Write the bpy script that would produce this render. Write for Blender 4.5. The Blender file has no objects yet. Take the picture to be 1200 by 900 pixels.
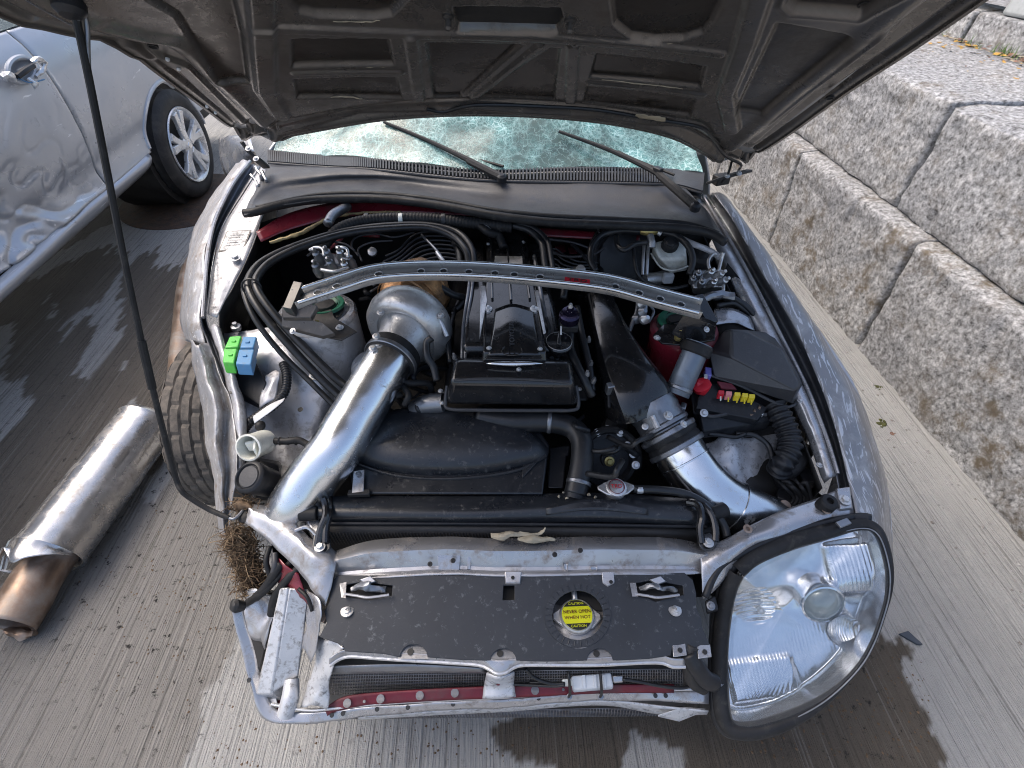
import bpy, bmesh, math, random
import numpy as np
from math import sin, cos, pi, radians, sqrt, atan2, exp
from mathutils import Vector, Matrix, noise
from mathutils.geometry import delaunay_2d_cdt
random.seed(7)
S = bpy.context.scene
S.render.engine = 'CYCLES'
COL = S.collection
# ------------------------------------------------------------------ camera, sky, sun, exposure
CZ, PITCH, YAW, FPX = 1.66, radians(45), radians(2.4), 600.0
cd = bpy.data.cameras.new('camera'); cam = bpy.data.objects.new('camera', cd); COL.objects.link(cam)
cam.location = (0, 0, CZ); cam.rotation_euler = (pi/2 - PITCH, 0, -YAW)
cd.sensor_width = 36; cd.lens = 36*FPX/1200; cd.clip_start = .02; cd.clip_end = 500
S.camera = cam
w = bpy.data.worlds.new('World'); S.world = w; w.use_nodes = True
nt = w.node_tree; sky = nt.nodes.new('ShaderNodeTexSky'); sky.sky_type = 'NISHITA'; sky.sun_disc = False
SUN_EL, SUN_AZ = radians(58), radians(-62)      # azimuth measured from +y towards +x: light comes over the left side
sky.sun_elevation = SUN_EL; sky.sun_rotation = SUN_AZ
sky.air_density = 1.0; sky.dust_density = 5.0; sky.ozone_density = 1.0
nt.links.new(sky.outputs[0], nt.nodes['Background'].inputs[0]); nt.nodes['Background'].inputs[1].default_value = .15
sd_ = bpy.data.lights.new('sun', 'SUN'); sun = bpy.data.objects.new('sun', sd_); COL.objects.link(sun)
sd_.energy = .75; sd_.angle = radians(40); sd_.color = (1, .95, .88)
sdir = Vector((sin(SUN_AZ)*cos(SUN_EL), cos(SUN_AZ)*cos(SUN_EL), sin(SUN_EL)))
sun.rotation_euler = sdir.to_track_quat('Z', 'Y').to_euler(); sun.location = (0, 0, 8)
S.view_settings.view_transform = 'Standard'; S.view_settings.look = 'None'
S.cycles.filter_width = 1.05
S.view_settings.exposure = .95; S.view_settings.gamma = 1
# ------------------------------------------------------------------ sight lines of the survey camera
_fw = Vector((sin(YAW)*cos(PITCH), cos(YAW)*cos(PITCH), -sin(PITCH))); _rt = Vector((cos(YAW), -sin(YAW), 0)); _up = _rt.cross(_fw)
_C = Vector((0, 0, CZ))
def ray(px, py): return _fw + _rt*((px-600)/FPX) + _up*((450-py)/FPX)
def W(px, py, z=0.0):
    r = ray(px, py); return _C + r*((z-CZ)/r.z)
def Wy(px, py, y):
    r = ray(px, py); return _C + r*(y/r.y)
def Wx(px, py, x):
    r = ray(px, py); return _C + r*(x/r.x)
V = lambda *a: Vector(a)
# ------------------------------------------------------------------ materials
def pm(name, base, rough=.5, metal=0., var=.18, vscale=14, dirt=None, damt=.35, dscale=7, drough=.75, bump=.12, bscale=70,
       coat=0., scratch=0., scol=(.7, .7, .7), sscale=6, rvar=.12, spec=.5, big=0., bigscale=3, coords='Object', stretch=(1, 1, 1)):
    m = bpy.data.materials.new(name); m.use_nodes = True; t = m.node_tree; N, L = t.nodes, t.links
    b = N['Principled BSDF']
    tc = N.new('ShaderNodeTexCoord'); mp = N.new('ShaderNodeMapping'); mp.inputs['Scale'].default_value = stretch
    L.new(tc.outputs[coords], mp.inputs[0]); co = mp.outputs[0]
    def nz(scale, detail=5, rough_=.6, dist=0):
        n = N.new('ShaderNodeTexNoise'); n.inputs['Scale'].default_value = scale; n.inputs['Detail'].default_value = detail
        n.inputs['Roughness'].default_value = rough_; n.inputs['Distortion'].default_value = dist; L.new(co, n.inputs['Vector']); return n.outputs['Fac']
    def rng(src, a, b_, c, d):
        n = N.new('ShaderNodeMapRange'); n.inputs[1].default_value = a; n.inputs[2].default_value = b_; n.inputs[3].default_value = c; n.inputs[4].default_value = d
        L.new(src, n.inputs[0]); return n.outputs[0]
    def mix(f, a, b_):
        n = N.new('ShaderNodeMix'); n.data_type = 'RGBA'; L.new(f, n.inputs[0])
        for i, x in ((6, a), (7, b_)):
            if isinstance(x, (tuple, list)): n.inputs[i].default_value = (*x, 1)
            else: L.new(x, n.inputs[i])
        return n.outputs[2]
    lo = tuple(c*(1-var) for c in base); hi = tuple(min(1, c*(1+var)) for c in base)
    c = mix(rng(nz(vscale), .3, .7, 0, 1), lo, hi)
    ro = rng(nz(vscale*.6, 4), .3, .7, max(.02, rough-rvar), min(1, rough+rvar))
    if dirt:
        f = rng(nz(dscale, 9, .72, .3), .62-damt*.45, .78-damt*.25, 0, 1)
        c = mix(f, c, dirt)
        n = N.new('ShaderNodeMix'); L.new(f, n.inputs[0]); L.new(ro, n.inputs[2]); n.inputs[3].default_value = drough; ro = n.outputs[0]
        if metal > .01:
            L.new(rng(f, 0, 1, metal, metal*.25), b.inputs['Metallic'])
    if scratch:
        n1 = N.new('ShaderNodeTexNoise'); n1.inputs['Scale'].default_value = sscale; n1.inputs['Detail'].default_value = 6; n1.inputs['Distortion'].default_value = 1.5
        m2 = N.new('ShaderNodeMapping'); m2.inputs['Scale'].default_value = (13, 1.0, 6); m2.inputs['Rotation'].default_value = (0, 0, .5); L.new(co, m2.inputs[0]); L.new(m2.outputs[0], n1.inputs['Vector'])
        f2 = rng(n1.outputs['Fac'], .69-scratch*.2, .73-scratch*.2, 0, 1)
        c = mix(f2, c, scol)
    L.new(c, b.inputs['Base Color']); L.new(ro, b.inputs['Roughness'])
    if not (dirt and metal > .01): b.inputs['Metallic'].default_value = metal
    b.inputs['Coat Weight'].default_value = coat; b.inputs['Coat Roughness'].default_value = .08
    b.inputs['Specular IOR Level'].default_value = spec
    if bump or big:
        src = nz(bscale, 6, .65)
        bp = N.new('ShaderNodeBump'); bp.inputs['Strength'].default_value = bump; bp.inputs['Distance'].default_value = .004; L.new(src, bp.inputs['Height'])
        out = bp.outputs[0]
        if big:
            b2 = N.new('ShaderNodeBump'); b2.inputs['Strength'].default_value = big; b2.inputs['Distance'].default_value = .03
            L.new(nz(bigscale, 2, .5), b2.inputs['Height']); L.new(b2.outputs[0], bp.inputs['Normal'])
        L.new(out, b.inputs['Normal'])
    return m
DUST = (.16, .14, .12); RUST = (.16, .07, .035)
M = {}
M['silver'] = pm('silver_paint', (.44, .45, .47), .34, .65, .06, 8, dirt=(.25, .23, .21), damt=.14, dscale=22, bump=.05, bscale=140, coat=.3, big=.10, bigscale=6)
M['silver_scr'] = pm('scratched_silver_paint', (.27, .265, .265), .40, .45, .10, 8, dirt=(.40, .40, .40), damt=.3, dscale=14, bump=.06, bscale=140, coat=.15, scratch=.66, scol=(.58, .58, .59), sscale=6.5, big=.1, bigscale=5)
M['silver_bay'] = pm('dirty_bay_paint', (.56, .56, .58), .36, .40, .10, 12, dirt=(.20, .18, .16), damt=.24, dscale=26, bump=.12, bscale=60, big=.30, bigscale=11)
M['core'] = pm('bent_silver_metal', (.47, .47, .485), .29, .70, .08, 10, dirt=(.20, .165, .135), damt=.24, dscale=28, bump=.05, bscale=90, big=.18, bigscale=9)
M['torn'] = pm('torn_dirty_silver_paint', (.40, .40, .41), .42, .45, .12, 14, dirt=(.20, .165, .13), damt=.34, dscale=22, bump=.2, bscale=60, scratch=.35, scol=(.62, .62, .62), sscale=9, big=.2, bigscale=14)
M['car_silver'] = pm('damaged_silver_paint', (.46, .48, .515), .33, .48, .04, 5, dirt=(.30, .31, .33), damt=.05, dscale=20, bump=.02, bscale=120, coat=.5, scratch=.10, scol=(.75, .77, .8), sscale=3.2, big=.12, bigscale=4)
M['white_rail'] = pm('chipped_white_metal', (.58, .59, .61), .42, .4, .08, 30, dirt=(.07, .065, .06), damt=.26, dscale=64, bump=.2)#, dscale=30, bump=.3, bscale=50, big=.4, bigscale=14)
M['pipe'] = pm('brushed_aluminium', (.80, .82, .84), .23, 1., .04, 10, dirt=(.5, .5, .5), damt=.1, dscale=30, drough=.4, bump=.04, bscale=60, rvar=.06, big=.12, bigscale=8)
M['steel'] = pm('polished_steel', (.58, .57, .56), .26, .9, .10, 20, dirt=(.26, .22, .19), damt=.22, dscale=16, bump=.12, bscale=45, rvar=.08, big=.16, bigscale=9, drough=.5)
M['cast'] = pm('cast_aluminium', (.62, .62, .62), .36, .8, .10, 40, dirt=(.32, .30, .28), damt=.18, dscale=40, bump=.25, bscale=160)
M['gun'] = pm('grey_cast_metal', (.27, .28, .30), .36, .85, .15, 30, dirt=DUST, damt=.25, bump=.2, bscale=120)
M['copper'] = pm('heat_tinted_pipe', (.30, .21, .155), .42, .7, .25, 9, dirt=(.36, .32, .28), damt=.42, dscale=10, bump=.15, bscale=80, drough=.6)
M['wrap'] = pm('bronze_heat_wrap', (.55, .30, .14), .38, .8, .45, 26, dirt=(.12, .07, .04), damt=.4, dscale=20, bump=.7, bscale=55)
M['plastic'] = pm('dusty_black_plastic', (.018, .019, .022), .40, 0, .2, 20, dirt=(.06, .058, .056), damt=.14, dscale=50, bump=.08, bscale=160, spec=.35)
M['plastic_d'] = pm('very_dusty_black_plastic', (.017, .019, .023), .32, 0, .15, 20, dirt=(.12, .115, .11), damt=.12, dscale=70, bump=.08, bscale=160, spec=.6)
M['grey_pl'] = pm('dark_grey_plastic', (.042, .043, .047), .45, 0, .12, 20, dirt=(.08, .075, .07), damt=.14, dscale=36, bump=.22, bscale=240)
M['gloss'] = pm('gloss_black_cover', (.012, .012, .013), .20, 0, .3, 20, dirt=(.05, .047, .045), damt=.08, dscale=70, bump=.03, bscale=120, coat=.5)
M['rubber'] = pm('black_rubber', (.018, .018, .019), .55, 0, .3, 20, dirt=(.06, .057, .052), damt=.18, dscale=34, bump=.12, bscale=120, spec=.3)
M['hose'] = pm('rubber_hose', (.014, .015, .017), .38, 0, .3, 20, dirt=(.05, .047, .044), damt=.14, dscale=40, bump=.05, bscale=120)
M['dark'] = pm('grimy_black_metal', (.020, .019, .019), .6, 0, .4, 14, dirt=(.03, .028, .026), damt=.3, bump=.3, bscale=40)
M['wire'] = pm('grey_wire', (.06, .06, .065), .45, .2, .2, 20, bump=0)
M['panel'] = pm('scuffed_black_panel', (.022, .025, .031), .46, 0, .16, 10, dirt=(.17, .18, .19), damt=.10, dscale=60, bump=.10, bscale=150)
M['tread'] = pm('worn_tyre_rubber', (.050, .046, .042), .8, 0, .2, 12, dirt=(.16, .135, .11), damt=.50, dscale=20, bump=.25, bscale=90)
M['tyre'] = pm('black_tyre_rubber', (.017, .017, .018), .65, 0, .25, 12, dirt=(.06, .055, .05), damt=.3, dscale=10, bump=.25, bscale=70)
M['alloy'] = pm('silver_alloy', (.72, .73, .74), .30, .7, .08, 14, dirt=(.2, .2, .2), damt=.15, bump=.05)
M['hood_in'] = pm('grimy_bonnet_lining', (.150, .139, .128), .24, .62, .14, 5, dirt=(.075, .064, .054), damt=.34, dscale=9, bump=.07, bscale=110, big=.05, bigscale=5, drough=.5)
M['maroon'] = pm('maroon_paint', (.16, .012, .022), .30, .1, .2, 12, dirt=(.07, .03, .03), damt=.25, bump=.05, coat=.4)
M['redmetal'] = pm('dark_red_beam', (.15, .016, .028), .42, .2, .2, 14, dirt=(.10, .06, .06), damt=.3, bump=.15)
M['white_pl'] = pm('aged_white_plastic', (.76, .77, .71), .42, 0, .1, 14, dirt=(.30, .28, .22), damt=.3, bump=.05)
M['white_cl'] = pm('white_plastic', (.62, .64, .66), .45, 0, .08, 14, dirt=(.3, .3, .3), damt=.2, bump=.05)
M['green'] = pm('green_plastic', (.09, .50, .06), .40, 0, .10, 30, dirt=(.12, .25, .10), damt=.22, dscale=60, bump=.08)
M['blue'] = pm('blue_plastic', (.07, .22, .42), .42, 0, .10, 30, dirt=(.16, .22, .28), damt=.22, dscale=60, bump=.08)
M['anodised'] = pm('dark_violet_anodised', (.035, .028, .06), .25, .8, .1, 30, bump=.05)
M['red'] = pm('red_plastic', (.55, .015, .03), .40, 0, .15, 30, bump=.1)
M['yellow'] = pm('yellow_plastic', (.75, .58, .03), .40, 0, .08, 30, bump=.03)
M['pink'] = pm('pink_plastic', (.70, .25, .25), .40, 0, .08, 30, bump=.03)
M['purple'] = pm('violet_plastic', (.20, .19, .55), .40, 0, .1, 30, bump=.03)
M['seat_green'] = pm('green_spring_seat', (.01, .12, .065), .4, 0, .15, 30, bump=.1)
M['brass'] = pm('brass_fitting', (.45, .36, .14), .35, .8, .15, 40, bump=.1)
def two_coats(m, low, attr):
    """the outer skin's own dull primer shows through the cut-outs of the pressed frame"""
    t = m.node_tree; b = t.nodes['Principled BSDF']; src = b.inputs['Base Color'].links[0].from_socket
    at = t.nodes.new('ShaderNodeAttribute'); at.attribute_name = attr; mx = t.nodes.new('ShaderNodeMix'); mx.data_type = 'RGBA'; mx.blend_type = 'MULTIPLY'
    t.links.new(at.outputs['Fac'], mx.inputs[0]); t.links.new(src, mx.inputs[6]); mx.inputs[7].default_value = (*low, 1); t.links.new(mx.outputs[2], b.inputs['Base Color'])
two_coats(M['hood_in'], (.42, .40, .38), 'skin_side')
M['gold'] = pm('yellowed_seam_sealer', (.40, .31, .15), .5, 0, .25, 20, dirt=(.1, .08, .05), damt=.35, bump=.2)
M['label'] = pm('printed_plate', (.52, .52, .52), .45, .3, .1, 60, dirt=(.25, .24, .22), damt=.35, dscale=60, bump=.05)
M['ink'] = pm('black_ink', (.02, .02, .02), .5, bump=0, var=.05)  # black print, and the painted darkness of holes and slots
M['ink_white'] = pm('white_ink', (.6, .6, .6), .5, bump=0, var=.05)
M['sticker'] = pm('yellow_sticker', (.66, .66, .02), .4, bump=0, var=.06)
M['smoked'] = pm('smoked_bar_metal', (.34, .33, .315), .30, .75, .10, 14, dirt=(.14, .13, .12), damt=.14, dscale=40, bump=.05)
M['bracket'] = pm('dark_bracket_metal', (.085, .080, .075), .34, .6, .12, 20, dirt=(.15, .14, .13), damt=.14, dscale=40, bump=.05)
M['straw'] = pm('dry_straw', (.26, .185, .11), .8, 0, .4, 30, bump=0)
M['straw_d'] = pm('rotten_straw', (.13, .085, .05), .85, 0, .4, 30, bump=0)
M['leaf'] = pm('dry_leaf', (.38, .33, .24), .7, 0, .3, 30, bump=.2)
M['leaf_o'] = pm('orange_leaf', (.42, .25, .05), .7, 0, .4, 9, bump=.2)
M['leaf_b'] = pm('brown_leaf', (.20, .11, .075), .7, 0, .4, 9, bump=.2)
M['moss'] = pm('green_moss', (.07, .075, .02), .85, 0, .4, 40, bump=.4)
M['grass'] = pm('young_grass', (.09, .17, .03), .7, 0, .3, 9, bump=0)
M['rusty'] = pm('rusty_iron', (.055, .042, .035), .75, .2, .4, 24, dirt=(.10, .055, .032), damt=.5, dscale=20, bump=.9, bscale=70)
M['chrome'] = pm('chromed_reflector', (.82, .84, .87), .19, .95, .03, 20, bump=.04, bscale=40, rvar=.04, big=.12, bigscale=16)
M['bulb_glass'] = pm('thick_projector_glass', (.30, .34, .32), .07, .2, .1, 20, bump=.02, coat=1.)
M['shard'] = pm('slate_plastic_shard', (.035, .045, .06), .4, 0, .1, 30, bump=.1)

def granite(name='split_granite', stain=.56):
    m = bpy.data.materials.new(name); m.use_nodes = True; t = m.node_tree; N, L = t.nodes, t.links; b = N['Principled BSDF']
    tc = N.new('ShaderNodeTexCoord')
    def nz(s, d=6, r=.65):
        n = N.new('ShaderNodeTexNoise'); n.inputs['Scale'].default_value = s; n.inputs['Detail'].default_value = d; n.inputs['Roughness'].default_value = r; L.new(tc.outputs['Object'], n.inputs['Vector']); return n
    def ramp(src, stops):
        r = N.new('ShaderNodeValToRGB'); L.new(src, r.inputs[0]); e = r.color_ramp.elements
        while len(e) < len(stops): e.new(.5)
        for el, (p, c) in zip(e, stops): el.position = p; el.color = (*c, 1)
        return r.outputs[0]
    g = ramp(nz(50, 8, .8).outputs[0], [(.38, (.07, .07, .07)), (.45, (.24, .24, .242)), (.53, (.37, .375, .38)), (.61, (.60, .60, .61))])
    br = ramp(nz(2.6, 7, .7).outputs[0], [(stain-.10, (0, 0, 0)), (stain+.06, (1, 1, 1))])
    fine = ramp(nz(9, 8, .75).outputs[0], [(.48, (0, 0, 0)), (.62, (1, 1, 1))])
    mu = N.new('ShaderNodeMath'); mu.operation = 'MULTIPLY'; L.new(br, mu.inputs[0]); L.new(fine, mu.inputs[1])
    mx = N.new('ShaderNodeMix'); mx.data_type = 'RGBA'; L.new(mu.outputs[0], mx.inputs[0]); L.new(g, mx.inputs[6]); mx.inputs[7].default_value = (.13, .105, .075, 1)
    ton = ramp(nz(1.1, 5, .6).outputs[0], [(.35, (.80, .80, .81)), (.62, (1.08, 1.07, 1.05))]); mt = N.new('ShaderNodeMix'); mt.data_type = 'RGBA'; mt.blend_type = 'MULTIPLY'; mt.inputs[0].default_value = 1
    L.new(mx.outputs[2], mt.inputs[6]); L.new(ton, mt.inputs[7]); L.new(mt.outputs[2], b.inputs['Base Color']); b.inputs['Roughness'].default_value = .82
    bp = N.new('ShaderNodeBump'); bp.inputs['Strength'].default_value = .8; bp.inputs['Distance'].default_value = .010; L.new(nz(34, 9, .74).outputs[0], bp.inputs['Height']); L.new(bp.outputs[0], b.inputs['Normal'])
    return m
M['granite'] = granite(); M['granite_low'] = granite('stained_granite', .51)

def concrete():
    m = bpy.data.materials.new('tined_concrete'); m.use_nodes = True; t = m.node_tree; N, L = t.nodes, t.links; b = N['Principled BSDF']
    tc = N.new('ShaderNodeTexCoord')
    def nz(s, d, r, scale=(1, 1, 1), dist=0, rot=.03):
        mp = N.new('ShaderNodeMapping'); mp.inputs['Scale'].default_value = scale; mp.inputs['Rotation'].default_value = (0, 0, rot); L.new(tc.outputs['Object'], mp.inputs[0])
        n = N.new('ShaderNodeTexNoise'); n.inputs['Scale'].default_value = s; n.inputs['Detail'].default_value = d; n.inputs['Roughness'].default_value = r; n.inputs['Distortion'].default_value = dist
        L.new(mp.outputs[0], n.inputs['Vector']); return n.outputs[0]
    def rng(src, a, b_, c, d):
        n = N.new('ShaderNodeMapRange'); n.inputs[1].default_value = a; n.inputs[2].default_value = b_; n.inputs[3].default_value = c; n.inputs[4].default_value = d; L.new(src, n.inputs[0]); return n.outputs[0]
    def mix(f, a, b_, mode='MIX'):
        n = N.new('ShaderNodeMix'); n.data_type = 'RGBA'; n.blend_type = mode
        if isinstance(f, float): n.inputs[0].default_value = f
        else: L.new(f, n.inputs[0])
        for i, x in ((6, a), (7, b_)):
            if isinstance(x, tuple): n.inputs[i].default_value = (*x, 1)
            else: L.new(x, n.inputs[i])
        return n.outputs[2]
    groove = nz(95, 4, .62, (1, .011, 1), 0.); groove2 = nz(210, 2, .5, (1, .03, 1))
    grit = nz(160, 6, .8); patch = nz(1.3, 6, .6); 
    at = N.new('ShaderNodeAttribute'); at.attribute_name = 'wet'
    dry = mix(rng(patch, .3, .7, 0, 1), (.34, .337, .327), (.45, .447, .436))
    dry = mix(rng(grit, .35, .65, 0, 1), dry, (.36, .355, .34))
    wetc = mix(rng(patch, .35, .65, 0, 1), (.058, .045, .032), (.112, .090, .066))
    wetc = mix(rng(grit, .4, .7, 0, .5), wetc, (.14, .12, .095))
    c = mix(at.outputs['Fac'], dry, wetc)
    brk = rng(nz(26, 5, .7), .35, .6, .45, 1); gm = N.new('ShaderNodeMath'); gm.operation = 'MULTIPLY'; L.new(rng(groove, .37, .44, .9, 0), gm.inputs[0]); L.new(brk, gm.inputs[1]); gf = gm.outputs[0]
    c = mix(gf, c, mix(.5, c, (.03, .027, .022)))
    gl = rng(groove, .58, .64, 0, .28); c = mix(gl, c, mix(.5, c, (.50, .49, .47)))
    pit = rng(nz(90, 4, .7), .66, .70, 0, .7); c = mix(pit, c, mix(.5, c, (.05, .047, .043)))
    # dark specks of grit and oil
    at2 = N.new('ShaderNodeAttribute'); at2.attribute_name = 'grime'
    sp = rng(nz(34, 7, .75), .58, .63, 0, 1)
    mu = N.new('ShaderNodeMath'); mu.operation = 'MULTIPLY'; L.new(sp, mu.inputs[0]); L.new(at2.outputs['Fac'], mu.inputs[1])
    c = mix(mu.outputs[0], c, (.018, .017, .016))
    L.new(c, b.inputs['Base Color'])
    L.new(rng(at.outputs['Fac'], 0, 1, .92, .72), b.inputs['Roughness']); b.inputs['Specular IOR Level'].default_value = .3
    ad = N.new('ShaderNodeMath'); ad.operation = 'ADD'; L.new(groove, ad.inputs[0]); L.new(rng(groove2, 0, 1, 0, .4), ad.inputs[1])
    ad2 = N.new('ShaderNodeMath'); ad2.operation = 'ADD'; L.new(ad.outputs[0], ad2.inputs[0]); L.new(rng(grit, 0, 1, 0, .35), ad2.inputs[1])
    bp = N.new('ShaderNodeBump'); bp.inputs['Strength'].default_value = 1.; bp.inputs['Distance'].default_value = .016; L.new(ad2.outputs[0], bp.inputs['Height']); L.new(bp.outputs[0], b.inputs['Normal'])
    return m
M['concrete'] = concrete()

def cracked_glass():
    m = bpy.data.materials.new('shattered_glass'); m.use_nodes = True; t = m.node_tree; N, L = t.nodes, t.links; b = N['Principled BSDF']
    tc = N.new('ShaderNodeTexCoord')
    def noi(s, d, r=.6):
        n = N.new('ShaderNodeTexNoise'); n.inputs['Scale'].default_value = s; n.inputs['Detail'].default_value = d; n.inputs['Roughness'].default_value = r; L.new(tc.outputs['Object'], n.inputs['Vector']); return n
    def vor(s, f='DISTANCE_TO_EDGE', dist=.0, ns=9):
        v = N.new('ShaderNodeTexVoronoi'); v.feature = f; v.inputs['Scale'].default_value = s
        mx = N.new('ShaderNodeMix'); mx.data_type = 'VECTOR'; mx.inputs[0].default_value = dist; L.new(tc.outputs['Object'], mx.inputs[4]); L.new(noi(ns, 5).outputs['Color'], mx.inputs[5])
        L.new(mx.outputs[1], v.inputs['Vector']); return v
    def rng(src, a, b_, c, d):
        n = N.new('ShaderNodeMapRange'); n.inputs[1].default_value = a; n.inputs[2].default_value = b_; n.inputs[3].default_value = c; n.inputs[4].default_value = d; L.new(src, n.inputs[0]); return n.outputs[0]
    def math_(op, a, c):
        n = N.new('ShaderNodeMath'); n.operation = op
        for i, x in enumerate((a, c)):
            if isinstance(x, float): n.inputs[i].default_value = x
            else: L.new(x, n.inputs[i])
        return n.outputs[0]
    zone = rng(noi(3.2, 6, .72).outputs[0], .38, .56, .04, 1)
    e0 = rng(vor(7.5, dist=.22, ns=9).outputs[0], 0, .008, .6, 0); e1 = rng(vor(30, dist=.10).outputs[0], 0, .030, .45, 0); e2 = rng(vor(46, dist=.06, ns=16).outputs[0], 0, .11, 1, 0); e3 = rng(vor(90, dist=.05, ns=30).outputs[0], 0, .14, .55, 0)
    cr = math_('MAXIMUM', math_('MAXIMUM', e0, e1), math_('MULTIPLY', math_('MAXIMUM', e2, e3), zone))
    mc = N.new('ShaderNodeMix'); mc.data_type = 'RGBA'; L.new(zone, mc.inputs[0]); mc.inputs[6].default_value = (.13, .20, .185, 1); mc.inputs[7].default_value = (.16, .42, .40, 1)
    mw = N.new('ShaderNodeMix'); mw.data_type = 'RGBA'; L.new(cr, mw.inputs[0]); L.new(mc.outputs[2], mw.inputs[6]); mw.inputs[7].default_value = (.64, .88, .86, 1)
    L.new(mw.outputs[2], b.inputs['Base Color']); b.inputs['Roughness'].default_value = .14; b.inputs['Coat Weight'].default_value = .25
    tr = N.new('ShaderNodeBsdfTransparent'); tr.inputs[0].default_value = (.70, .86, .83, 1); ms = N.new('ShaderNodeMixShader')
    L.new(math_('MAXIMUM', rng(cr, 0, 1, .48, .95), math_('MULTIPLY', zone, .72)), ms.inputs[0]); L.new(tr.outputs[0], ms.inputs[1]); L.new(b.outputs[0], ms.inputs[2]); L.new(ms.outputs[0], N['Material Output'].inputs[0])
    v2 = vor(46, 'F1', .06, 16); bp = N.new('ShaderNodeBump'); bp.inputs['Strength'].default_value = .9; bp.inputs['Distance'].default_value = .012; L.new(v2.outputs['Color'], bp.inputs['Height']); L.new(bp.outputs[0], b.inputs['Normal'])
    return m
M['cracked'] = cracked_glass()

def clear_lens(name, tint=(.93, .95, .96), bumps=.15, scale=25, lo=.05, hi=.5, haze=0.):
    m = bpy.data.materials.new(name); m.use_nodes = True; t = m.node_tree; N, L = t.nodes, t.links
    N.remove(N['Principled BSDF'])
    g = N.new('ShaderNodeBsdfGlossy'); g.inputs['Roughness'].default_value = .06; tr = N.new('ShaderNodeBsdfTransparent'); tr.inputs[0].default_value = (*tint, 1)
    fr = N.new('ShaderNodeLayerWeight'); fr.inputs[0].default_value = .35
    mr = N.new('ShaderNodeMapRange'); mr.inputs[3].default_value = lo; mr.inputs[4].default_value = hi; L.new(fr.outputs['Fresnel'], mr.inputs[0])
    ms = N.new('ShaderNodeMixShader'); L.new(mr.outputs[0], ms.inputs[0]); L.new(tr.outputs[0], ms.inputs[1]); L.new(g.outputs[0], ms.inputs[2])
    if haze:
        df = N.new('ShaderNodeBsdfDiffuse'); df.inputs[0].default_value = (.55, .58, .62, 1); m2 = N.new('ShaderNodeMixShader'); m2.inputs[0].default_value = haze
        L.new(ms.outputs[0], m2.inputs[1]); L.new(df.outputs[0], m2.inputs[2]); L.new(m2.outputs[0], N['Material Output'].inputs[0])
    else: L.new(ms.outputs[0], N['Material Output'].inputs[0])
    tc = N.new('ShaderNodeTexCoord'); n = N.new('ShaderNodeTexNoise'); n.inputs['Scale'].default_value = scale; n.inputs['Detail'].default_value = 3; L.new(tc.outputs['Object'], n.inputs['Vector'])
    bp = N.new('ShaderNodeBump'); bp.inputs['Strength'].default_value = bumps; bp.inputs['Distance'].default_value = .01; L.new(n.outputs[0], bp.inputs['Height']); L.new(bp.outputs[0], g.inputs['Normal'])
    return m
M['lens'] = clear_lens('headlight_lens', haze=.05)
M['window'] = clear_lens('car_window', (.25, .28, .29), .05, 3, .08, .8)

def mesh_grille():
    m = pm('condenser_mesh', (.20, .20, .21), .45, .6, .15, 60, dirt=(.12, .10, .09), damt=.35, dscale=14, bump=.1)
    return m
M['mesh'] = mesh_grille()
M['lid_grey'] = pm('charcoal_textured_plastic', (.050, .051, .055), .42, 0, .10, 20, dirt=(.12, .115, .11), damt=.12, dscale=50, bump=.15, bscale=240)
def fluted():
    m = M['chrome'].copy(); m.name = 'fluted_reflector'; t = m.node_tree; N, L = t.nodes, t.links; b = N['Principled BSDF']
    tc = N.new('ShaderNodeTexCoord'); wv = N.new('ShaderNodeTexWave'); wv.bands_direction = 'X'; wv.inputs['Scale'].default_value = 60; wv.inputs['Distortion'].default_value = .6
    L.new(tc.outputs['Object'], wv.inputs['Vector']); bp = N.new('ShaderNodeBump'); bp.inputs['Strength'].default_value = .22; bp.inputs['Distance'].default_value = .006
    L.new(wv.outputs['Fac'], bp.inputs['Height']); L.new(bp.outputs[0], b.inputs['Normal']); return m
M['fluted'] = fluted()
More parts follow.
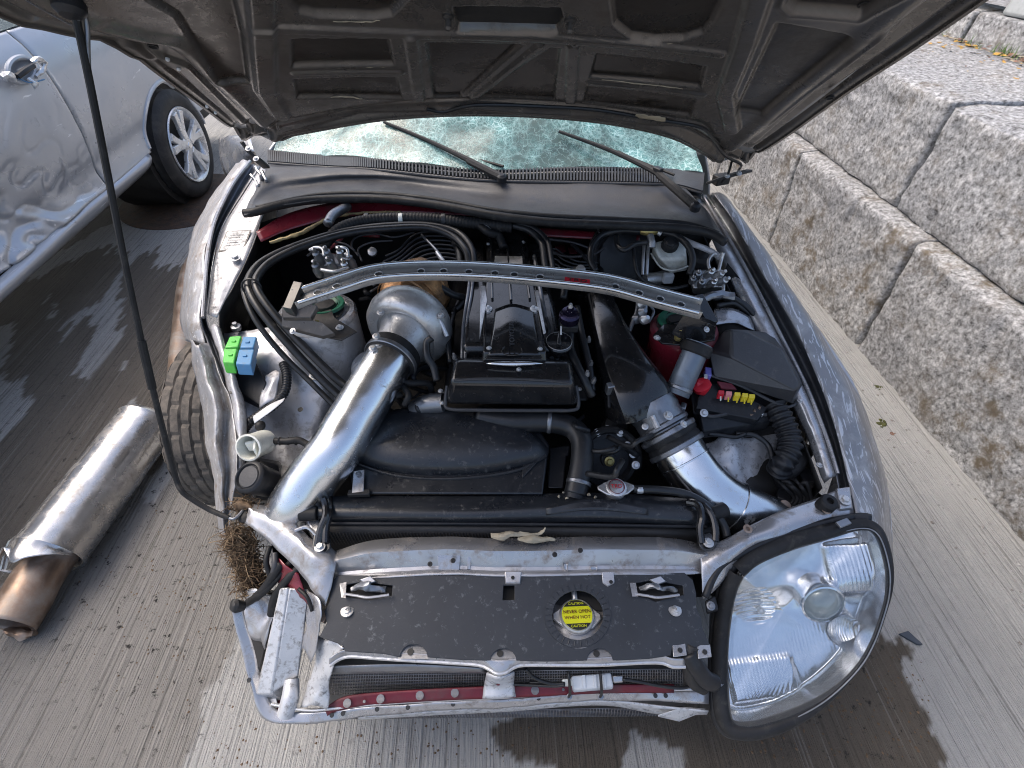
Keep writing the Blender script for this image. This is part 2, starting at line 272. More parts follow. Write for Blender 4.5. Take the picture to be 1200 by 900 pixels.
# ------------------------------------------------------------------ mesh building
WLOC = {}
def catmull(p, n):
    """resample a list of Vectors (or floats) with n steps per span"""
    if len(p) < 3 and len(p) == 2: return [p[0] + (p[1]-p[0])*(i/n) for i in range(n+1)]
    out = []
    for i in range(len(p)-1):
        a = p[i-1] if i else p[0]*2 - p[1]; b, c = p[i], p[i+1]; d = p[i+2] if i+2 < len(p) else p[-1]*2 - p[-2]
        for k in range(n):
            t = k/n; out.append(.5*((b*2) + (c-a)*t + (a*2-b*5+c*4-d)*t*t + (b*3-a-c*3+d)*t**3))
    out.append(p[-1]*1.0 if isinstance(p[-1], float) else p[-1].copy()); return out
class MB:
    def __init__(s): s.v = []; s.f = []
    def add(s, vs, fs):
        o = len(s.v); s.v += [Vector(x) for x in vs]; s.f += [tuple(i+o for i in f) for f in fs]; return s
    def loft(s, path, section, up=(0, 0, 1), caps=True, scales=None):
        """sweep a closed 2-D section (side, up) along a path"""
        rings = []; up = Vector(up); n = len(path)
        for i, p in enumerate(path):
            t = (path[min(i+1, n-1)] - path[max(i-1, 0)]).normalized(); sd = t.cross(up).normalized(); u = sd.cross(t)
            k = scales[i] if scales else 1.0
            rings.append([p + sd*(a*k) + u*(b*k) for a, b in section])
        m = len(section); o = len(s.v)
        for r in rings: s.v += r
        for i in range(n-1):
            for j in range(m):
                s.f.append((o+i*m+j, o+i*m+(j+1) % m, o+(i+1)*m+(j+1) % m, o+(i+1)*m+j))
        if caps: s.f.append(tuple(o+j for j in range(m))[::-1]); s.f.append(tuple(o+(n-1)*m+j for j in range(m)))
        return s
    def tube(s, pts, r, n=10, k=6, caps=True, corr=None):
        """round tube through points; r = number or one radius per point; corr = (pitch, height) makes it corrugated"""
        pts = [Vector(p) for p in pts]
        rr = list(map(float, r)) if isinstance(r, (list, tuple)) else [float(r)]*len(pts)
        P = catmull(pts, k); R = catmull(rr, k)
        if corr:
            d = [0.]
            for a, b in zip(P, P[1:]): d.append(d[-1] + (b-a).length)
            m = max(8, int(d[-1]/corr[0]*6)); Q = []; RR = []; j = 0
            for i in range(m+1):
                x = d[-1]*i/m
                while j < len(d)-2 and d[j+1] < x: j += 1
                t = (x-d[j])/max(1e-9, d[j+1]-d[j]); Q.append(P[j].lerp(P[j+1], min(1, t))); RR.append(R[j]+(R[j+1]-R[j])*t + corr[1]*(.5+.5*sin(x/corr[0]*2*pi)))
            P, R = Q, RR
        t0 = (P[1]-P[0]).normalized(); a = t0.orthogonal().normalized(); o = len(s.v); N = len(P)
        for i, p in enumerate(P):
            t = (P[min(i+1, N-1)]-P[max(i-1, 0)]).normalized(); a = (a - t*a.dot(t)).normalized(); b = t.cross(a)
            s.v += [p + (a*cos(2*pi*j/n) + b*sin(2*pi*j/n))*R[i] for j in range(n)]
        for i in range(N-1):
            for j in range(n): s.f.append((o+i*n+j, o+i*n+(j+1) % n, o+(i+1)*n+(j+1) % n, o+(i+1)*n+j))
        if caps: s.f.append(tuple(o+j for j in range(n))[::-1]); s.f.append(tuple(o+(N-1)*n+j for j in range(n)))
        return s
    def lathe(s, prof, base, axis=(0, 0, 1), n=32, caps=True, rmod=None):
        """prof = [(radius, height)] turned about axis through base"""
        ax = Vector(axis).normalized(); a = ax.orthogonal().normalized(); b = ax.cross(a); base = Vector(base); o = len(s.v); N = len(prof)
        for i, (r, h) in enumerate(prof):
            for j in range(n):
                q = r + (rmod(i, j) if rmod else 0); s.v.append(base + ax*h + (a*cos(2*pi*j/n)+b*sin(2*pi*j/n))*q)
        for i in range(N-1):
            for j in range(n): s.f.append((o+i*n+j, o+i*n+(j+1) % n, o+(i+1)*n+(j+1) % n, o+(i+1)*n+j))
        if caps: s.f.append(tuple(o+j for j in range(n))[::-1]); s.f.append(tuple(o+(N-1)*n+j for j in range(n)))
        return s
    def box(s, c, size, R=None):
        c = Vector(c); h = Vector(size)/2; R = R or Matrix.Identity(3)
        vs = [c + R @ Vector((h.x*x, h.y*y, h.z*z)) for z in (-1, 1) for y in (-1, 1) for x in (-1, 1)]
        return s.add(vs, [(0, 2, 3, 1), (4, 5, 7, 6), (0, 1, 5, 4), (2, 6, 7, 3), (0, 4, 6, 2), (1, 3, 7, 5)])
    def prism(s, bot, top):
        n = len(bot); return s.add(list(bot)+list(top), [tuple(range(n))[::-1], tuple(range(n, 2*n))] + [(i, (i+1) % n, n+(i+1) % n, n+i) for i in range(n)])
    def surf(s, rows, nu=6, nv=6, fn=None):
        """smooth sheet through a coarse grid of points"""
        R = [catmull([Vector(p) for p in r], nu) for r in rows]
        cols = [catmull([R[i][j] for i in range(len(R))], nv) for j in range(len(R[0]))]
        m = len(cols[0]); n = len(cols); vs = [cols[j][i] for i in range(m) for j in range(n)]
        if fn: vs = [fn(p) for p in vs]
        return s.add(vs, [(i*n+j, i*n+j+1, (i+1)*n+j+1, (i+1)*n+j) for i in range(m-1) for j in range(n-1)])
    def plate(s, outer, holes=(), up=(0, 0, 1), th=.003):
        """flat sheet with holes cut through, thickness downwards"""
        loops = [[Vector(p) for p in outer]] + [[Vector(p) for p in h] for h in holes]
        flat = [p for l in loops for p in l]; n = len(flat); d = Vector(up).normalized()*th
        ed = []; o = 0
        for l in loops: ed += [(o+i, o+(i+1) % len(l)) for i in range(len(l))]; o += len(l)
        cv, ce, cf, ov, oe, of = delaunay_2d_cdt([Vector((p.x, p.y)) for p in flat], ed, [], 0, 1e-6)
        back = [o[0] if o else 0 for o in ov]; fs = []; tri = []
        for f in cf:
            c = sum((cv[i] for i in f), Vector((0, 0)))/len(f); X, Y = np.array([c.x]), np.array([c.y])
            if sdf(X, Y, [(p.x, p.y) for p in loops[0]])[0] > 0 and all(sdf(X, Y, [(p.x, p.y) for p in h])[0] < 0 for h in loops[1:]): tri.append([back[i] for i in f])
        for a, b, c in tri:
            nn = (flat[b]-flat[a]).cross(flat[c]-flat[a])
            if nn.dot(d) < 0: b, c = c, b
            fs += [(a, b, c), (a+n, c+n, b+n)]
        o = 0
        for l in loops:
            m = len(l)
            for i in range(m): fs.append((o+i, o+(i+1) % m, n+o+(i+1) % m, n+o+i))
            o += m
        return s.add(flat + [p-d for p in flat], fs)
    def dome(s, centre, rim, height, up=(0, 0, 1), rings=8, power=.5, skirt=0.):
        """domed cap over a closed rim"""
        c = Vector(centre); u = Vector(up).normalized(); rim = [Vector(p) for p in rim]; n = len(rim); vs = [c + u*height]; fs = []
        for k in range(1, rings+1):
            t = k/rings; h = height*max(0, 1-t*t)**power
            vs += [c.lerp(p, t) + u*h for p in rim]
        if skirt: vs += [p - u*skirt for p in rim]; rings += 1
        for j in range(n): fs.append((0, 1+j, 1+(j+1) % n))
        for k in range(rings-1):
            for j in range(n): fs.append((1+k*n+j, 1+(k+1)*n+j, 1+(k+1)*n+(j+1) % n, 1+k*n+(j+1) % n))
        return s.add(vs, fs)
    def warp(s, fn): s.v = [fn(p) for p in s.v]; return s
    def build(s, name, mat, parent=None, bevel=0., seg=2, solid=0., smooth=35., sub=0, off=-1, **props):
        lo = Vector((min(p.x for p in s.v), min(p.y for p in s.v), min(p.z for p in s.v))); hi = Vector((max(p.x for p in s.v), max(p.y for p in s.v), max(p.z for p in s.v)))
        c = (lo+hi)/2
        if parent is None: c.z = lo.z
        me = bpy.data.meshes.new(name); me.from_pydata([p-c for p in s.v], [], s.f); me.validate()
        bm = bmesh.new(); bm.from_mesh(me); bmesh.ops.recalc_face_normals(bm, faces=bm.faces); bm.to_mesh(me); bm.free()
        me.shade_smooth()
        if smooth < 179: me.set_sharp_from_angle(angle=radians(smooth))
        me.materials.append(M[mat] if isinstance(mat, str) else mat)
        o = bpy.data.objects.new(name, me); COL.objects.link(o); place(o, c, parent)
        if solid: md = o.modifiers.new('thickness', 'SOLIDIFY'); md.thickness = solid; md.offset = off
        if bevel: md = o.modifiers.new('bevel', 'BEVEL'); md.width = bevel; md.segments = seg; md.limit_method = 'ANGLE'; md.angle_limit = radians(40); md.harden_normals = False
        if sub: md = o.modifiers.new('subdivision', 'SUBSURF'); md.levels = sub; md.render_levels = sub
        for k, x in props.items(): o[k] = x
        return o
def place(o, wloc, parent):
    WLOC[o.name] = Vector(wloc)
    if parent is not None: o.parent = parent; o.location = Vector(wloc) - WLOC[parent.name]
    else: o.location = wloc
def thing(name, label, cat, loc, group=None):
    o = bpy.data.objects.new(name, None); COL.objects.link(o); o.empty_display_size = .2; place(o, Vector(loc), None); o['label'] = label; o['category'] = cat
    if group: o['group'] = group
    return o
def tag(o, label, cat, group=None):
    o['label'] = label; o['category'] = cat
    if group: o['group'] = group
    return o
def copy_to(o, wloc, parent, rot=None, scale=None):
    c = o.copy(); COL.objects.link(c); place(c, wloc, parent)
    if rot is not None: c.rotation_mode = 'QUATERNION'; c.rotation_quaternion = rot
    if scale is not None: c.scale = (scale,)*3
    return c
_bolt = None
def bolt(p, r, parent, axis=(0, 0, 1), mat='cast', name='bolt'):
    """hexagon bolt with its washer; all bolts of one finish share one mesh"""
    global _bolt
    if _bolt is None: _bolt = {}
    if mat not in _bolt:
        mb = MB(); mb.lathe([(1.25, -.1), (1.3, .18), (1.15, .24)], (0, 0, 0), n=14); mb.lathe([(.82, .2), (.84, .75), (.7, .9)], (0, 0, 0), n=6)
        o = mb.build(name, mat, parent); o.location = (0, 0, 0)
        # recentre so the mesh origin is the seat of the bolt
        _bolt[mat] = o.data
        COL.objects.unlink(o); bpy.data.objects.remove(o)
    o = bpy.data.objects.new(name, _bolt[mat]); COL.objects.link(o); o.rotation_mode = 'QUATERNION'; o.rotation_quaternion = Vector(axis).normalized().to_track_quat('Z', 'Y'); o.scale = (r,)*3
    place(o, Vector(p) + Vector(axis).normalized()*r*.35, parent); return o
def text(body, size, centre, xdir, normal, mat, parent, name, extrude=.0004, sx=1.):
    cu = bpy.data.curves.new(name, 'FONT'); cu.body = body; cu.size = size; cu.align_x = 'CENTER'; cu.align_y = 'CENTER'; cu.extrude = extrude; cu.resolution_u = 3
    to = bpy.data.objects.new(name, cu); COL.objects.link(to); dg = bpy.context.evaluated_depsgraph_get(); me = bpy.data.meshes.new_from_object(to.evaluated_get(dg))
    COL.objects.unlink(to); bpy.data.objects.remove(to); bpy.data.curves.remove(cu)
    x = Vector(xdir).normalized(); z = Vector(normal).normalized(); y = z.cross(x).normalized(); x = y.cross(z)
    R = Matrix((x, y, z)).transposed()
    me.transform(R.to_4x4() @ Matrix.Diagonal((sx, 1, 1, 1))); me.materials.clear(); me.materials.append(M[mat])
    o = bpy.data.objects.new(name, me); COL.objects.link(o); place(o, Vector(centre), parent); return o
def rotz(a): return Matrix.Rotation(a, 3, 'Z')
def px(*pts): return [W(*p) for p in pts]
def crumple(amp, scale, seed=0.):
    def fn(p): return p + noise.noise_vector(p*scale + V(seed, seed*.7, 0))*amp + noise.noise_vector(p*scale*2.7 + V(0, seed, 3))*amp*.4
    return fn
def circ(c, r, n=20, u=(1, 0, 0), v=(0, 1, 0), a0=0, a1=2*pi):
    u, v = Vector(u), Vector(v); full = abs(a1-a0-2*pi) < 1e-6
    return [Vector(c) + u*(r*cos(a0+(a1-a0)*i/(n if full else n-1))) + v*(r*sin(a0+(a1-a0)*i/(n if full else n-1))) for i in range(n)]

# value noise for numpy arrays
def vnoise(x, y, seed=0):
    xi = np.floor(x).astype(np.int64); yi = np.floor(y).astype(np.int64); xf = x-xi; yf = y-yi; u = xf*xf*(3-2*xf); v = yf*yf*(3-2*yf)
    def h(a, b):
        n = (a*374761393 + b*668265263 + seed*974711) & 0x7fffffff; n = ((n ^ (n >> 13))*1274126177) & 0x7fffffff; return ((n ^ (n >> 16)) & 0xffff)/65535.
    return (h(xi, yi)*(1-u)+h(xi+1, yi)*u)*(1-v) + (h(xi, yi+1)*(1-u)+h(xi+1, yi+1)*u)*v
def sdf(X, Y, poly):
    """signed distance to a polygon, positive inside"""
    d = np.full(X.shape, 1e9); ins = np.zeros(X.shape, bool); n = len(poly)
    for i in range(n):
        x0, y0 = poly[i][:2]; x1, y1 = poly[(i+1) % n][:2]; dx, dy = x1-x0, y1-y0
        t = np.clip(((X-x0)*dx+(Y-y0)*dy)/(dx*dx+dy*dy+1e-12), 0, 1); d = np.minimum(d, np.hypot(X-x0-dx*t, Y-y0-dy*t))
        c = ((y0 > Y) != (y1 > Y)); xx = x0 + (Y-y0)*dx/(dy if abs(dy) > 1e-12 else 1e-12); ins ^= c & (X < xx)
    return np.where(ins, d, -d)
def smooth01(x, a, b): t = np.clip((x-a)/(b-a), 0, 1); return t*t*(3-2*t)

# ------------------------------------------------------------------ ground
def build_ground():
    xs = np.arange(-3.0, 2.05, .0105); ys = np.arange(-.4, 4.4, .0115); X, Y = np.meshgrid(xs, ys); nx, ny = len(xs), len(ys)
    def poly(pts): return [tuple(W(*p))[:2] for p in pts]
    jx = (vnoise(X*60, Y*6, 1)-.5)*.055 + (vnoise(X*16, Y*4, 2)-.5)*.09; jy = (vnoise(X*45, Y*7, 3)-.5)*.16 + (vnoise(X*130, Y*20, 4)-.5)*.05
    jn = (vnoise(X*9, Y*6, 5)-.5)*.10 + (vnoise(X*38, Y*22, 6)-.5)*.035 + (vnoise(X*95, Y*60, 7)-.5)*.022
    def f(pts, mode):
        if mode == 'finger': d = sdf(X+jx*.35, Y+jy, poly(pts))
        else: d = sdf(X+jn, Y+jn[::-1], poly(pts))
        return smooth01(d, -.005, .005)
    wet = np.zeros(X.shape)
    damp = f([(-60, 560), (120, 470), (250, 560), (300, 640), (295, 740), (283, 780), (245, 815), (215, 905), (180, 1100), (-400, 1000), (-300, 700)], 'b'); wet = np.maximum(wet, damp*.50)
    run = f([(-250, 420), (0, 345), (60, 318), (118, 290), (160, 300), (178, 292), (190, 315), (215, 306), (228, 325), (220, 420), (240, 560), (170, 560), (90, 600), (0, 690), (-200, 800)], 'finger'); wet = np.maximum(wet, run*.86)
    for p in ([(158, 278), (140, 318), (118, 352), (84, 372), (70, 386), (92, 378), (108, 372), (112, 398), (92, 424), (90, 446), (100, 452), (112, 436), (122, 424), (138, 400), (146, 392), (136, 366), (146, 350), (140, 330), (152, 308), (172, 285)],
              [(-60, 440), (12, 448), (34, 464), (28, 488), (0, 516), (-60, 530)], [(-30, 378), (10, 385), (14, 402), (4, 436), (-30, 440)], [(158, 466), (150, 490), (118, 528), (108, 532), (128, 500), (140, 478)],
              [(72, 345), (58, 370), (46, 384), (58, 378), (66, 362)], [(143, 424), (132, 442), (136, 444), (146, 428)], [(56, 352), (44, 362), (52, 348)], [(82, 380), (70, 394), (76, 396), (86, 384)], [(196, 540), (168, 580), (180, 584), (206, 552)]):
        wet *= 1 - f(p, 'finger')*.93
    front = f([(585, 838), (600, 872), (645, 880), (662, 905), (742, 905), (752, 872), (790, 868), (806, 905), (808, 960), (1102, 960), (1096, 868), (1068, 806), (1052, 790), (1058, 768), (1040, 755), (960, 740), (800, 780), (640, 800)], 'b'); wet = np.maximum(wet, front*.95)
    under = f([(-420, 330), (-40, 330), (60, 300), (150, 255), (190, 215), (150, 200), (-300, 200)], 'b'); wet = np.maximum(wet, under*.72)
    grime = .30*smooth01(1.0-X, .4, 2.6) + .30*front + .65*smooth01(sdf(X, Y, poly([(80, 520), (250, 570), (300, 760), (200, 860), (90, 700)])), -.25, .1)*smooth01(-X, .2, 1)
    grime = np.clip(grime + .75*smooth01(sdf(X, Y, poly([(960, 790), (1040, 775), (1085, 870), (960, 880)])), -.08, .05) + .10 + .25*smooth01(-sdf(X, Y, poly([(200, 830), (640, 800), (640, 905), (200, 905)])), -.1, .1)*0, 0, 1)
    vs = np.stack([X, Y, np.zeros(X.shape)], -1).reshape(-1, 3)
    idx = np.arange(nx*ny).reshape(ny, nx); q = np.stack([idx[:-1, :-1], idx[:-1, 1:], idx[1:, 1:], idx[1:, :-1]], -1).reshape(-1, 4)
    far = np.array([[-150, -150, 0], [150, -150, 0], [150, 150, 0], [-150, 150, 0]], float); n0 = len(vs); c = [idx[0, 0], idx[0, -1], idx[-1, -1], idx[-1, 0]]
    faces = q.tolist() + [[n0+i, n0+(i+1) % 4, int(c[(i+1) % 4]), int(c[i])] for i in range(4)]
    me = bpy.data.meshes.new('concrete_ground'); me.from_pydata(np.vstack([vs, far]).tolist(), [], faces)
    for nme, arr in (('wet', wet), ('grime', grime)):
        a = me.attributes.new(nme, 'FLOAT', 'POINT'); a.data.foreach_set('value', np.append(arr.reshape(-1), [0, 0, 0, 0]).astype(np.float32))
    me.materials.append(M['concrete']); o = bpy.data.objects.new('concrete_ground', me); COL.objects.link(o); o['kind'] = 'structure'
build_ground()

# ------------------------------------------------------------------ granite wall
def wx(y): return 1.785 + (1.8-y)*.042
def rough_block(x0, x1, y0, y1, z0, z1, seed, amp=.03, cuts=(12, 90, 40), slant=0., marks=()):
    """split-faced block: a subdivided box, the faces broken by noise, arrises chipped"""
    bm = bmesh.new(); nx, ny, nz_ = cuts; vs = {}; mb = MB()
    def vid(i, j, k):
        if (i, j, k) not in vs:
            u, v, t = i/nx, j/ny, k/nz_
            p = V(x0+(x1-x0)*u, y0+(y1-y0)*v, z0+(z1-z0)*t)
            p.y += slant*(t-.5); p.x += (wx(p.y)-wx((y0+y1)/2))*(1-u)
            q = p*1.0
            n1 = noise.fractal(q*3.2 + V(seed, 0, 0), .8, 2.1, 5); n2 = noise.fractal(q*11 + V(0, seed, 0), .7, 2.2, 4)
            n3 = noise.noise(q*24 + V(2, seed, 5)); d = amp*(n1*.26 + n2*.34 + n3*.14)
            e = min(min(v, 1-v)*(y1-y0), min(t, 1-t)*(z1-z0)); ch = exp(-e/.010)*.012*(1+noise.noise(q*16))
            if i == 0:
                p.x += d + ch
                for my, ma, mb_ in marks: p.x += .020*exp(-((p.y-my)/.016)**2)*float(smooth01(p.z, ma, ma+.02))*(1-float(smooth01(p.z, mb_-.02, mb_)))
            if k == nz_: p.z += amp*.35*n2 - (exp(-u*(x1-x0)/.012)*.008)*(1+n1)
            if j == 0: p.y += amp*.22*(n1+n2) + exp(-u*(x1-x0)/.015)*.006
            if j == ny: p.y -= amp*.22*(n1-n2) + exp(-u*(x1-x0)/.015)*.006
            vs[(i, j, k)] = len(mb.v); mb.v.append(p)
        return vs[(i, j, k)]
    for j in range(ny):
        for k in range(nz_): mb.f.append((vid(0, j, k), vid(0, j, k+1), vid(0, j+1, k+1), vid(0, j+1, k)))
    for i in range(nx):
        for j in range(ny): mb.f.append((vid(i, j, nz_), vid(i+1, j, nz_), vid(i+1, j+1, nz_), vid(i, j+1, nz_)))
        for k in range(nz_):
            mb.f.append((vid(i, 0, k), vid(i+1, 0, k), vid(i+1, 0, k+1), vid(i, 0, k+1))); mb.f.append((vid(i, ny, k), vid(i, ny, k+1), vid(i+1, ny, k+1), vid(i+1, ny, k)))
    for j in range(ny):
        for k in range(nz_): mb.f.append((vid(nx, j, k), vid(nx, j+1, k), vid(nx, j+1, k+1), vid(nx, j, k+1)))
    bm.free(); return mb
wall = thing('stone_wall', 'grey granite block retaining wall, two rough courses high, right of the wrecked car', 'wall', (2.1, 2, 0))
def wx(y): return 1.785 + (1.8-y)*.042
ys = [-.95, .12, 1.87, 2.86, 3.80, 4.8]
for i in range(len(ys)-1):
    a, b = ys[i], ys[i+1]; rough_block(wx((a+b)/2), 2.35, a+.002, b-.006, -.05, .558, 3.1*i+1, .024, slant=.03, marks=((1.36, .44, .60), (2.3, .40, .60), (.7, .42, .6))).build('granite_block', 'granite_low', wall, smooth=180)
ys = [-1.4, -.25, .62, 2.17, 3.36, 4.5, 5.6]
for i in range(len(ys)-1):
    a, b = ys[i], ys[i+1]; rough_block(wx((a+b)/2)+.085, 2.55, a+.003, b-.006, .563, 1.0+.012*(i % 2), 5.7*i+2, .024, slant=-.02, marks=((1.95, .56, .66), (1.62, .88, 1.05), (2.75, .86, 1.05))).build('granite_block', 'granite', wall, smooth=180)
# two drill marks left in the lower block
# bank behind the wall
bank = MB(); bank.surf([[V(2.5, -4, .98), V(2.5, 1, .985), V(2.5, 3, .985), V(2.5, 7, .98)], [V(2.8, -4, .975), V(2.8, 1, .985), V(2.8, 3, .99), V(2.8, 7, .98)], [V(3.2, -4, .98), V(3.2, 1, .99), V(3.2, 3, .985), V(3.2, 7, .99)], [V(9, -4, 1.0), V(9, 1, 1.0), V(9, 3, 1.0), V(9, 7, 1.0)]], 24, 14, crumple(.012, 5))
M['gravel'] = pm('pale_gravel', (.36, .355, .35), .9, 0, .5, 60, dirt=(.12, .10, .08), damt=.5, dscale=9, bump=1., bscale=45)
o = bank.build('gravel_bank', 'gravel', None, smooth=180); o['kind'] = 'structure'
kerbl = MB()
kerb = thing('stone_kerb', 'low dark granite kerb standing on the bank above the wall', 'kerb', (3.3, 3, 1))
kp0, kp1 = W(1195, 66, 1.0), W(1090, 38, 1.0); kd = (kp1-kp0).normalized(); ks = V(kd.y, -kd.x, 0)
for i in range(-3, 5):
    a = kp0 + kd*(i*.62 - .25); b = a + kd*.60
    mb = MB(); mb.prism([a-V(0, 0, .05), b-V(0, 0, .05), b+ks*.3-V(0, 0, .05), a+ks*.3-V(0, 0, .05)], [a+V(0, 0, .13)+ks*.02, b+V(0, 0, .13)+ks*.02, b+ks*.3+V(0, 0, .13), a+ks*.3+V(0, 0, .13)])
    mb.build('kerb_stone', 'granite', kerb, bevel=.012)
M['pale_metal'] = pm('weathered_pale_concrete', (.42, .44, .44), .8, 0, .15, 6, dirt=(.22, .23, .23), damt=.4, bump=.3, bscale=30)
bar_ = thing('concrete_barrier', 'weathered pale barrier block with a dark gap beneath, on the kerb at top right', 'barrier', kp0 + ks*.3 + V(0, 0, .13))
bb = kp0 + ks*.035 + kd*.10 + V(0, 0, .132)
MB().prism([bb+kd*.12+V(0, 0, .10), bb+kd*2.6+V(0, 0, .10), bb+kd*2.6+ks*.4+V(0, 0, .10), bb+kd*.12+ks*.4+V(0, 0, .10)], [bb+kd*.12+ks*.12+V(0, 0, .8), bb+kd*2.6+ks*.12+V(0, 0, .8), bb+kd*2.6+ks*.3+V(0, 0, .8), bb+kd*.12+ks*.3+V(0, 0, .8)]).build('barrier_block', 'pale_metal', bar_, bevel=.02)
MB().prism([bb-kd*.45, bb+kd*.15, bb+kd*.15+ks*.45, bb-kd*.45+ks*.45], [bb-kd*.45+ks*.10+V(0, 0, .8), bb+kd*.05+ks*.10+V(0, 0, .8), bb+kd*.05+ks*.35+V(0, 0, .8), bb-kd*.45+ks*.35+V(0, 0, .8)]).build('barrier_foot', 'pale_metal', bar_, bevel=.02)
# leaf litter and tufts at the kerb foot
def litter(n, mats_name, mat, x0, x1, y0, y1, z, smin, smax, label_kind='stuff', seed=1, up=.3, along=True):
    rnd = random.Random(seed); mb = MB()
    for i in range(n):
        c = kp0 + kd*rnd.uniform(y0, y1) - ks*abs(rnd.gauss(.0, x1)) - ks*x0; c.z = z + rnd.uniform(.0, .015); s_ = rnd.uniform(smin, smax); a = rnd.uniform(0, 6.3)
        u = V(cos(a), sin(a), rnd.uniform(-up, up))*s_; v = V(-sin(a), cos(a), rnd.uniform(-up, up))*s_*rnd.uniform(.4, .7)
        mb.add([c-u, c-v*.9-u*.1, c+u, c+v+u*.1], [(0, 1, 2), (0, 2, 3)])
    o = mb.build(mats_name, mat, None, smooth=0); o['kind'] = 'stuff'; return o
litter(900, 'leaf_litter', 'leaf', 0, .30, -.6, 1.6, .995, .008, .024, seed=2)
litter(500, 'fallen_leaves', 'leaf_b', 0, .26, -.6, 1.6, .997, .008, .022, seed=3)
litter(260, 'orange_leaves', 'leaf_o', .05, .22, -.5, .9, 1.0, .008, .024, seed=4)
mb = MB(); rnd = random.Random(9)
for cx_, n in ((.05, 50), (.55, 60), (.95, 50), (1.15, 60), (.28, 25)):
    for i in range(n):
        c = kp0 + kd*(cx_+rnd.gauss(0, .05)) - ks*(.03+abs(rnd.gauss(0, .02))); c.z = .99; a = rnd.uniform(0, 6.3); h = rnd.uniform(.02, .07); t = V(cos(a), sin(a), 0)
        mb.add([c - V(-t.y, t.x, 0)*.003, c + V(-t.y, t.x, 0)*.003, c + t*h*.5 + V(0, 0, h)], [(0, 1, 2)])
o = mb.build('grass_tufts', 'grass', None, smooth=0); o['kind'] = 'stuff'
# ------------------------------------------------------------------ dented silver car on the left
sc_ = thing('parked_car', 'dented silver car with its door handle torn out, parked at the left edge', 'car', (-2.9, 2.6, 0))
HUB = V(-2.06, 3.73, .335)
prof = catmull([-2.13, -2.095, -2.11, -2.118, -2.10, -2.085, -2.08, -2.088, -2.12, -2.165], 8); zz = [.33, .395, .46, .54, .62, .72, .84, .97, 1.08, 1.15]; zpf = catmull(zz, 8)
def car_x(y, z):
    x = float(np.interp(z, zpf, prof))
    d = exp(-((y-2.05)/.30)**2 - ((z-.60)/.15)**2)*.07 + exp(-((y-2.62)/.16)**2-((z-.50)/.09)**2)*.02 + exp(-((y-1.75)/.22)**2-((z-.78)/.2)**2)*.04
    p = V(0, y*3.3, z*4.6); amp = .022*exp(-((y-2.10)/.50)**2 - ((z-.52)/.26)**2) + .0006
    r = noise.noise(p*1.6)*amp*1.4 + (1-min(1, abs(noise.noise(p*2.3+V(4, 1, 2)))*3.2))**2*amp*.9
    return x - d - r*.95 + .003*exp(-((y-3.2)/.3)**2)*noise.noise(V(1, y*6, z*4)) - .020*exp(-(((y-2.0)-(z-.6)*.7)/.03)**2)*exp(-((z-.66)/.16)**2) + .016*exp(-(((y-2.35)+(z-.5)*1.3)/.025)**2)*exp(-((z-.52)/.10)**2) - .012*exp(-(((y-1.9)+(z-.75)*.5)/.02)**2)*exp(-((z-.8)/.12)**2)
def side(name, y0, y1, z0, z1, arch=True, dy=.010, dz=.010):
    ny, nz_ = int((y1-y0)/dy), int((z1-z0)/dz); mb = MB(); ids = {}
    def ok(y, z): return not arch or (y-HUB.y)**2 + (z-HUB.z)**2 > .385**2
    def vid(i, j):
        if (i, j) not in ids:
            y, z = y0+(y1-y0)*i/ny, z0+(z1-z0)*j/nz_; ids[(i, j)] = len(mb.v)
            e = min(i, ny-i)*dy; mb.v.append(V(car_x(y, z) - .008*exp(-e/.004), y, z))
        return ids[(i, j)]
    for i in range(ny):
        for j in range(nz_):
            if ok(y0+(y1-y0)*(i+.5)/ny, z0+(z1-z0)*(j+.5)/nz_): mb.f.append((vid(i, j), vid(i+1, j), vid(i+1, j+1), vid(i, j+1)))
    return mb.build(name, 'car_silver', sc_, solid=.01, off=0, smooth=180)
front_door = side('door', 1.50, 2.852, .43, 1.15); rear_door = side('door', 2.862, 4.7, .43, 1.15)
side('front_wing', .2, 1.49, .43, 1.12, arch=False)
front_door['label'] = 'front door with a torn-out handle and deep crease'; rear_door['label'] = 'rear door ahead of the wheel arch'
mb = MB(); mb.surf([[V(-2.16, .2, .34), V(-2.155, 1.9, .335), V(-2.165, 2.6, .33), V(-2.14, 3.22, .345)], [V(-2.10, .2, .375), V(-2.095, 1.9, .375), V(-2.12, 2.6, .37), V(-2.09, 3.26, .385)], [V(-2.088, .2, .412), V(-2.085, 1.9, .41), V(-2.10, 2.6, .412), V(-2.08, 3.30, .42)], [V(-2.115, .2, .43), V(-2.115, 1.9, .43), V(-2.125, 2.6, .43), V(-2.11, 3.32, .44)]], 16, 4, lambda p: p + V(1, 0, .5)*noise.noise(p*4)*.008).build('sill', 'car_silver', sc_, solid=.01, off=0, smooth=180)
arch = [V(car_x(HUB.y+.385*cos(a), max(.43, HUB.z+.385*sin(a)))+.004, HUB.y+.385*cos(a), HUB.z+.385*sin(a)) for a in [pi - .30 - (pi-.34)*i/20 for i in range(21)]]
MB().tube(arch, .013, 8, 2).build('arch_lip', 'car_silver', sc_)
M['arch_dark'] = M['dark']
MB().box((-2.85, 2.6, .42), (1.2, 4.6, .28)).build('underbody', 'dark', sc_)
MB().lathe([(.38, 0), (.38, .35)], (-2.5, HUB.y, HUB.z), (1, 0, 0), 28).build('wheel_well', 'dark', sc_)
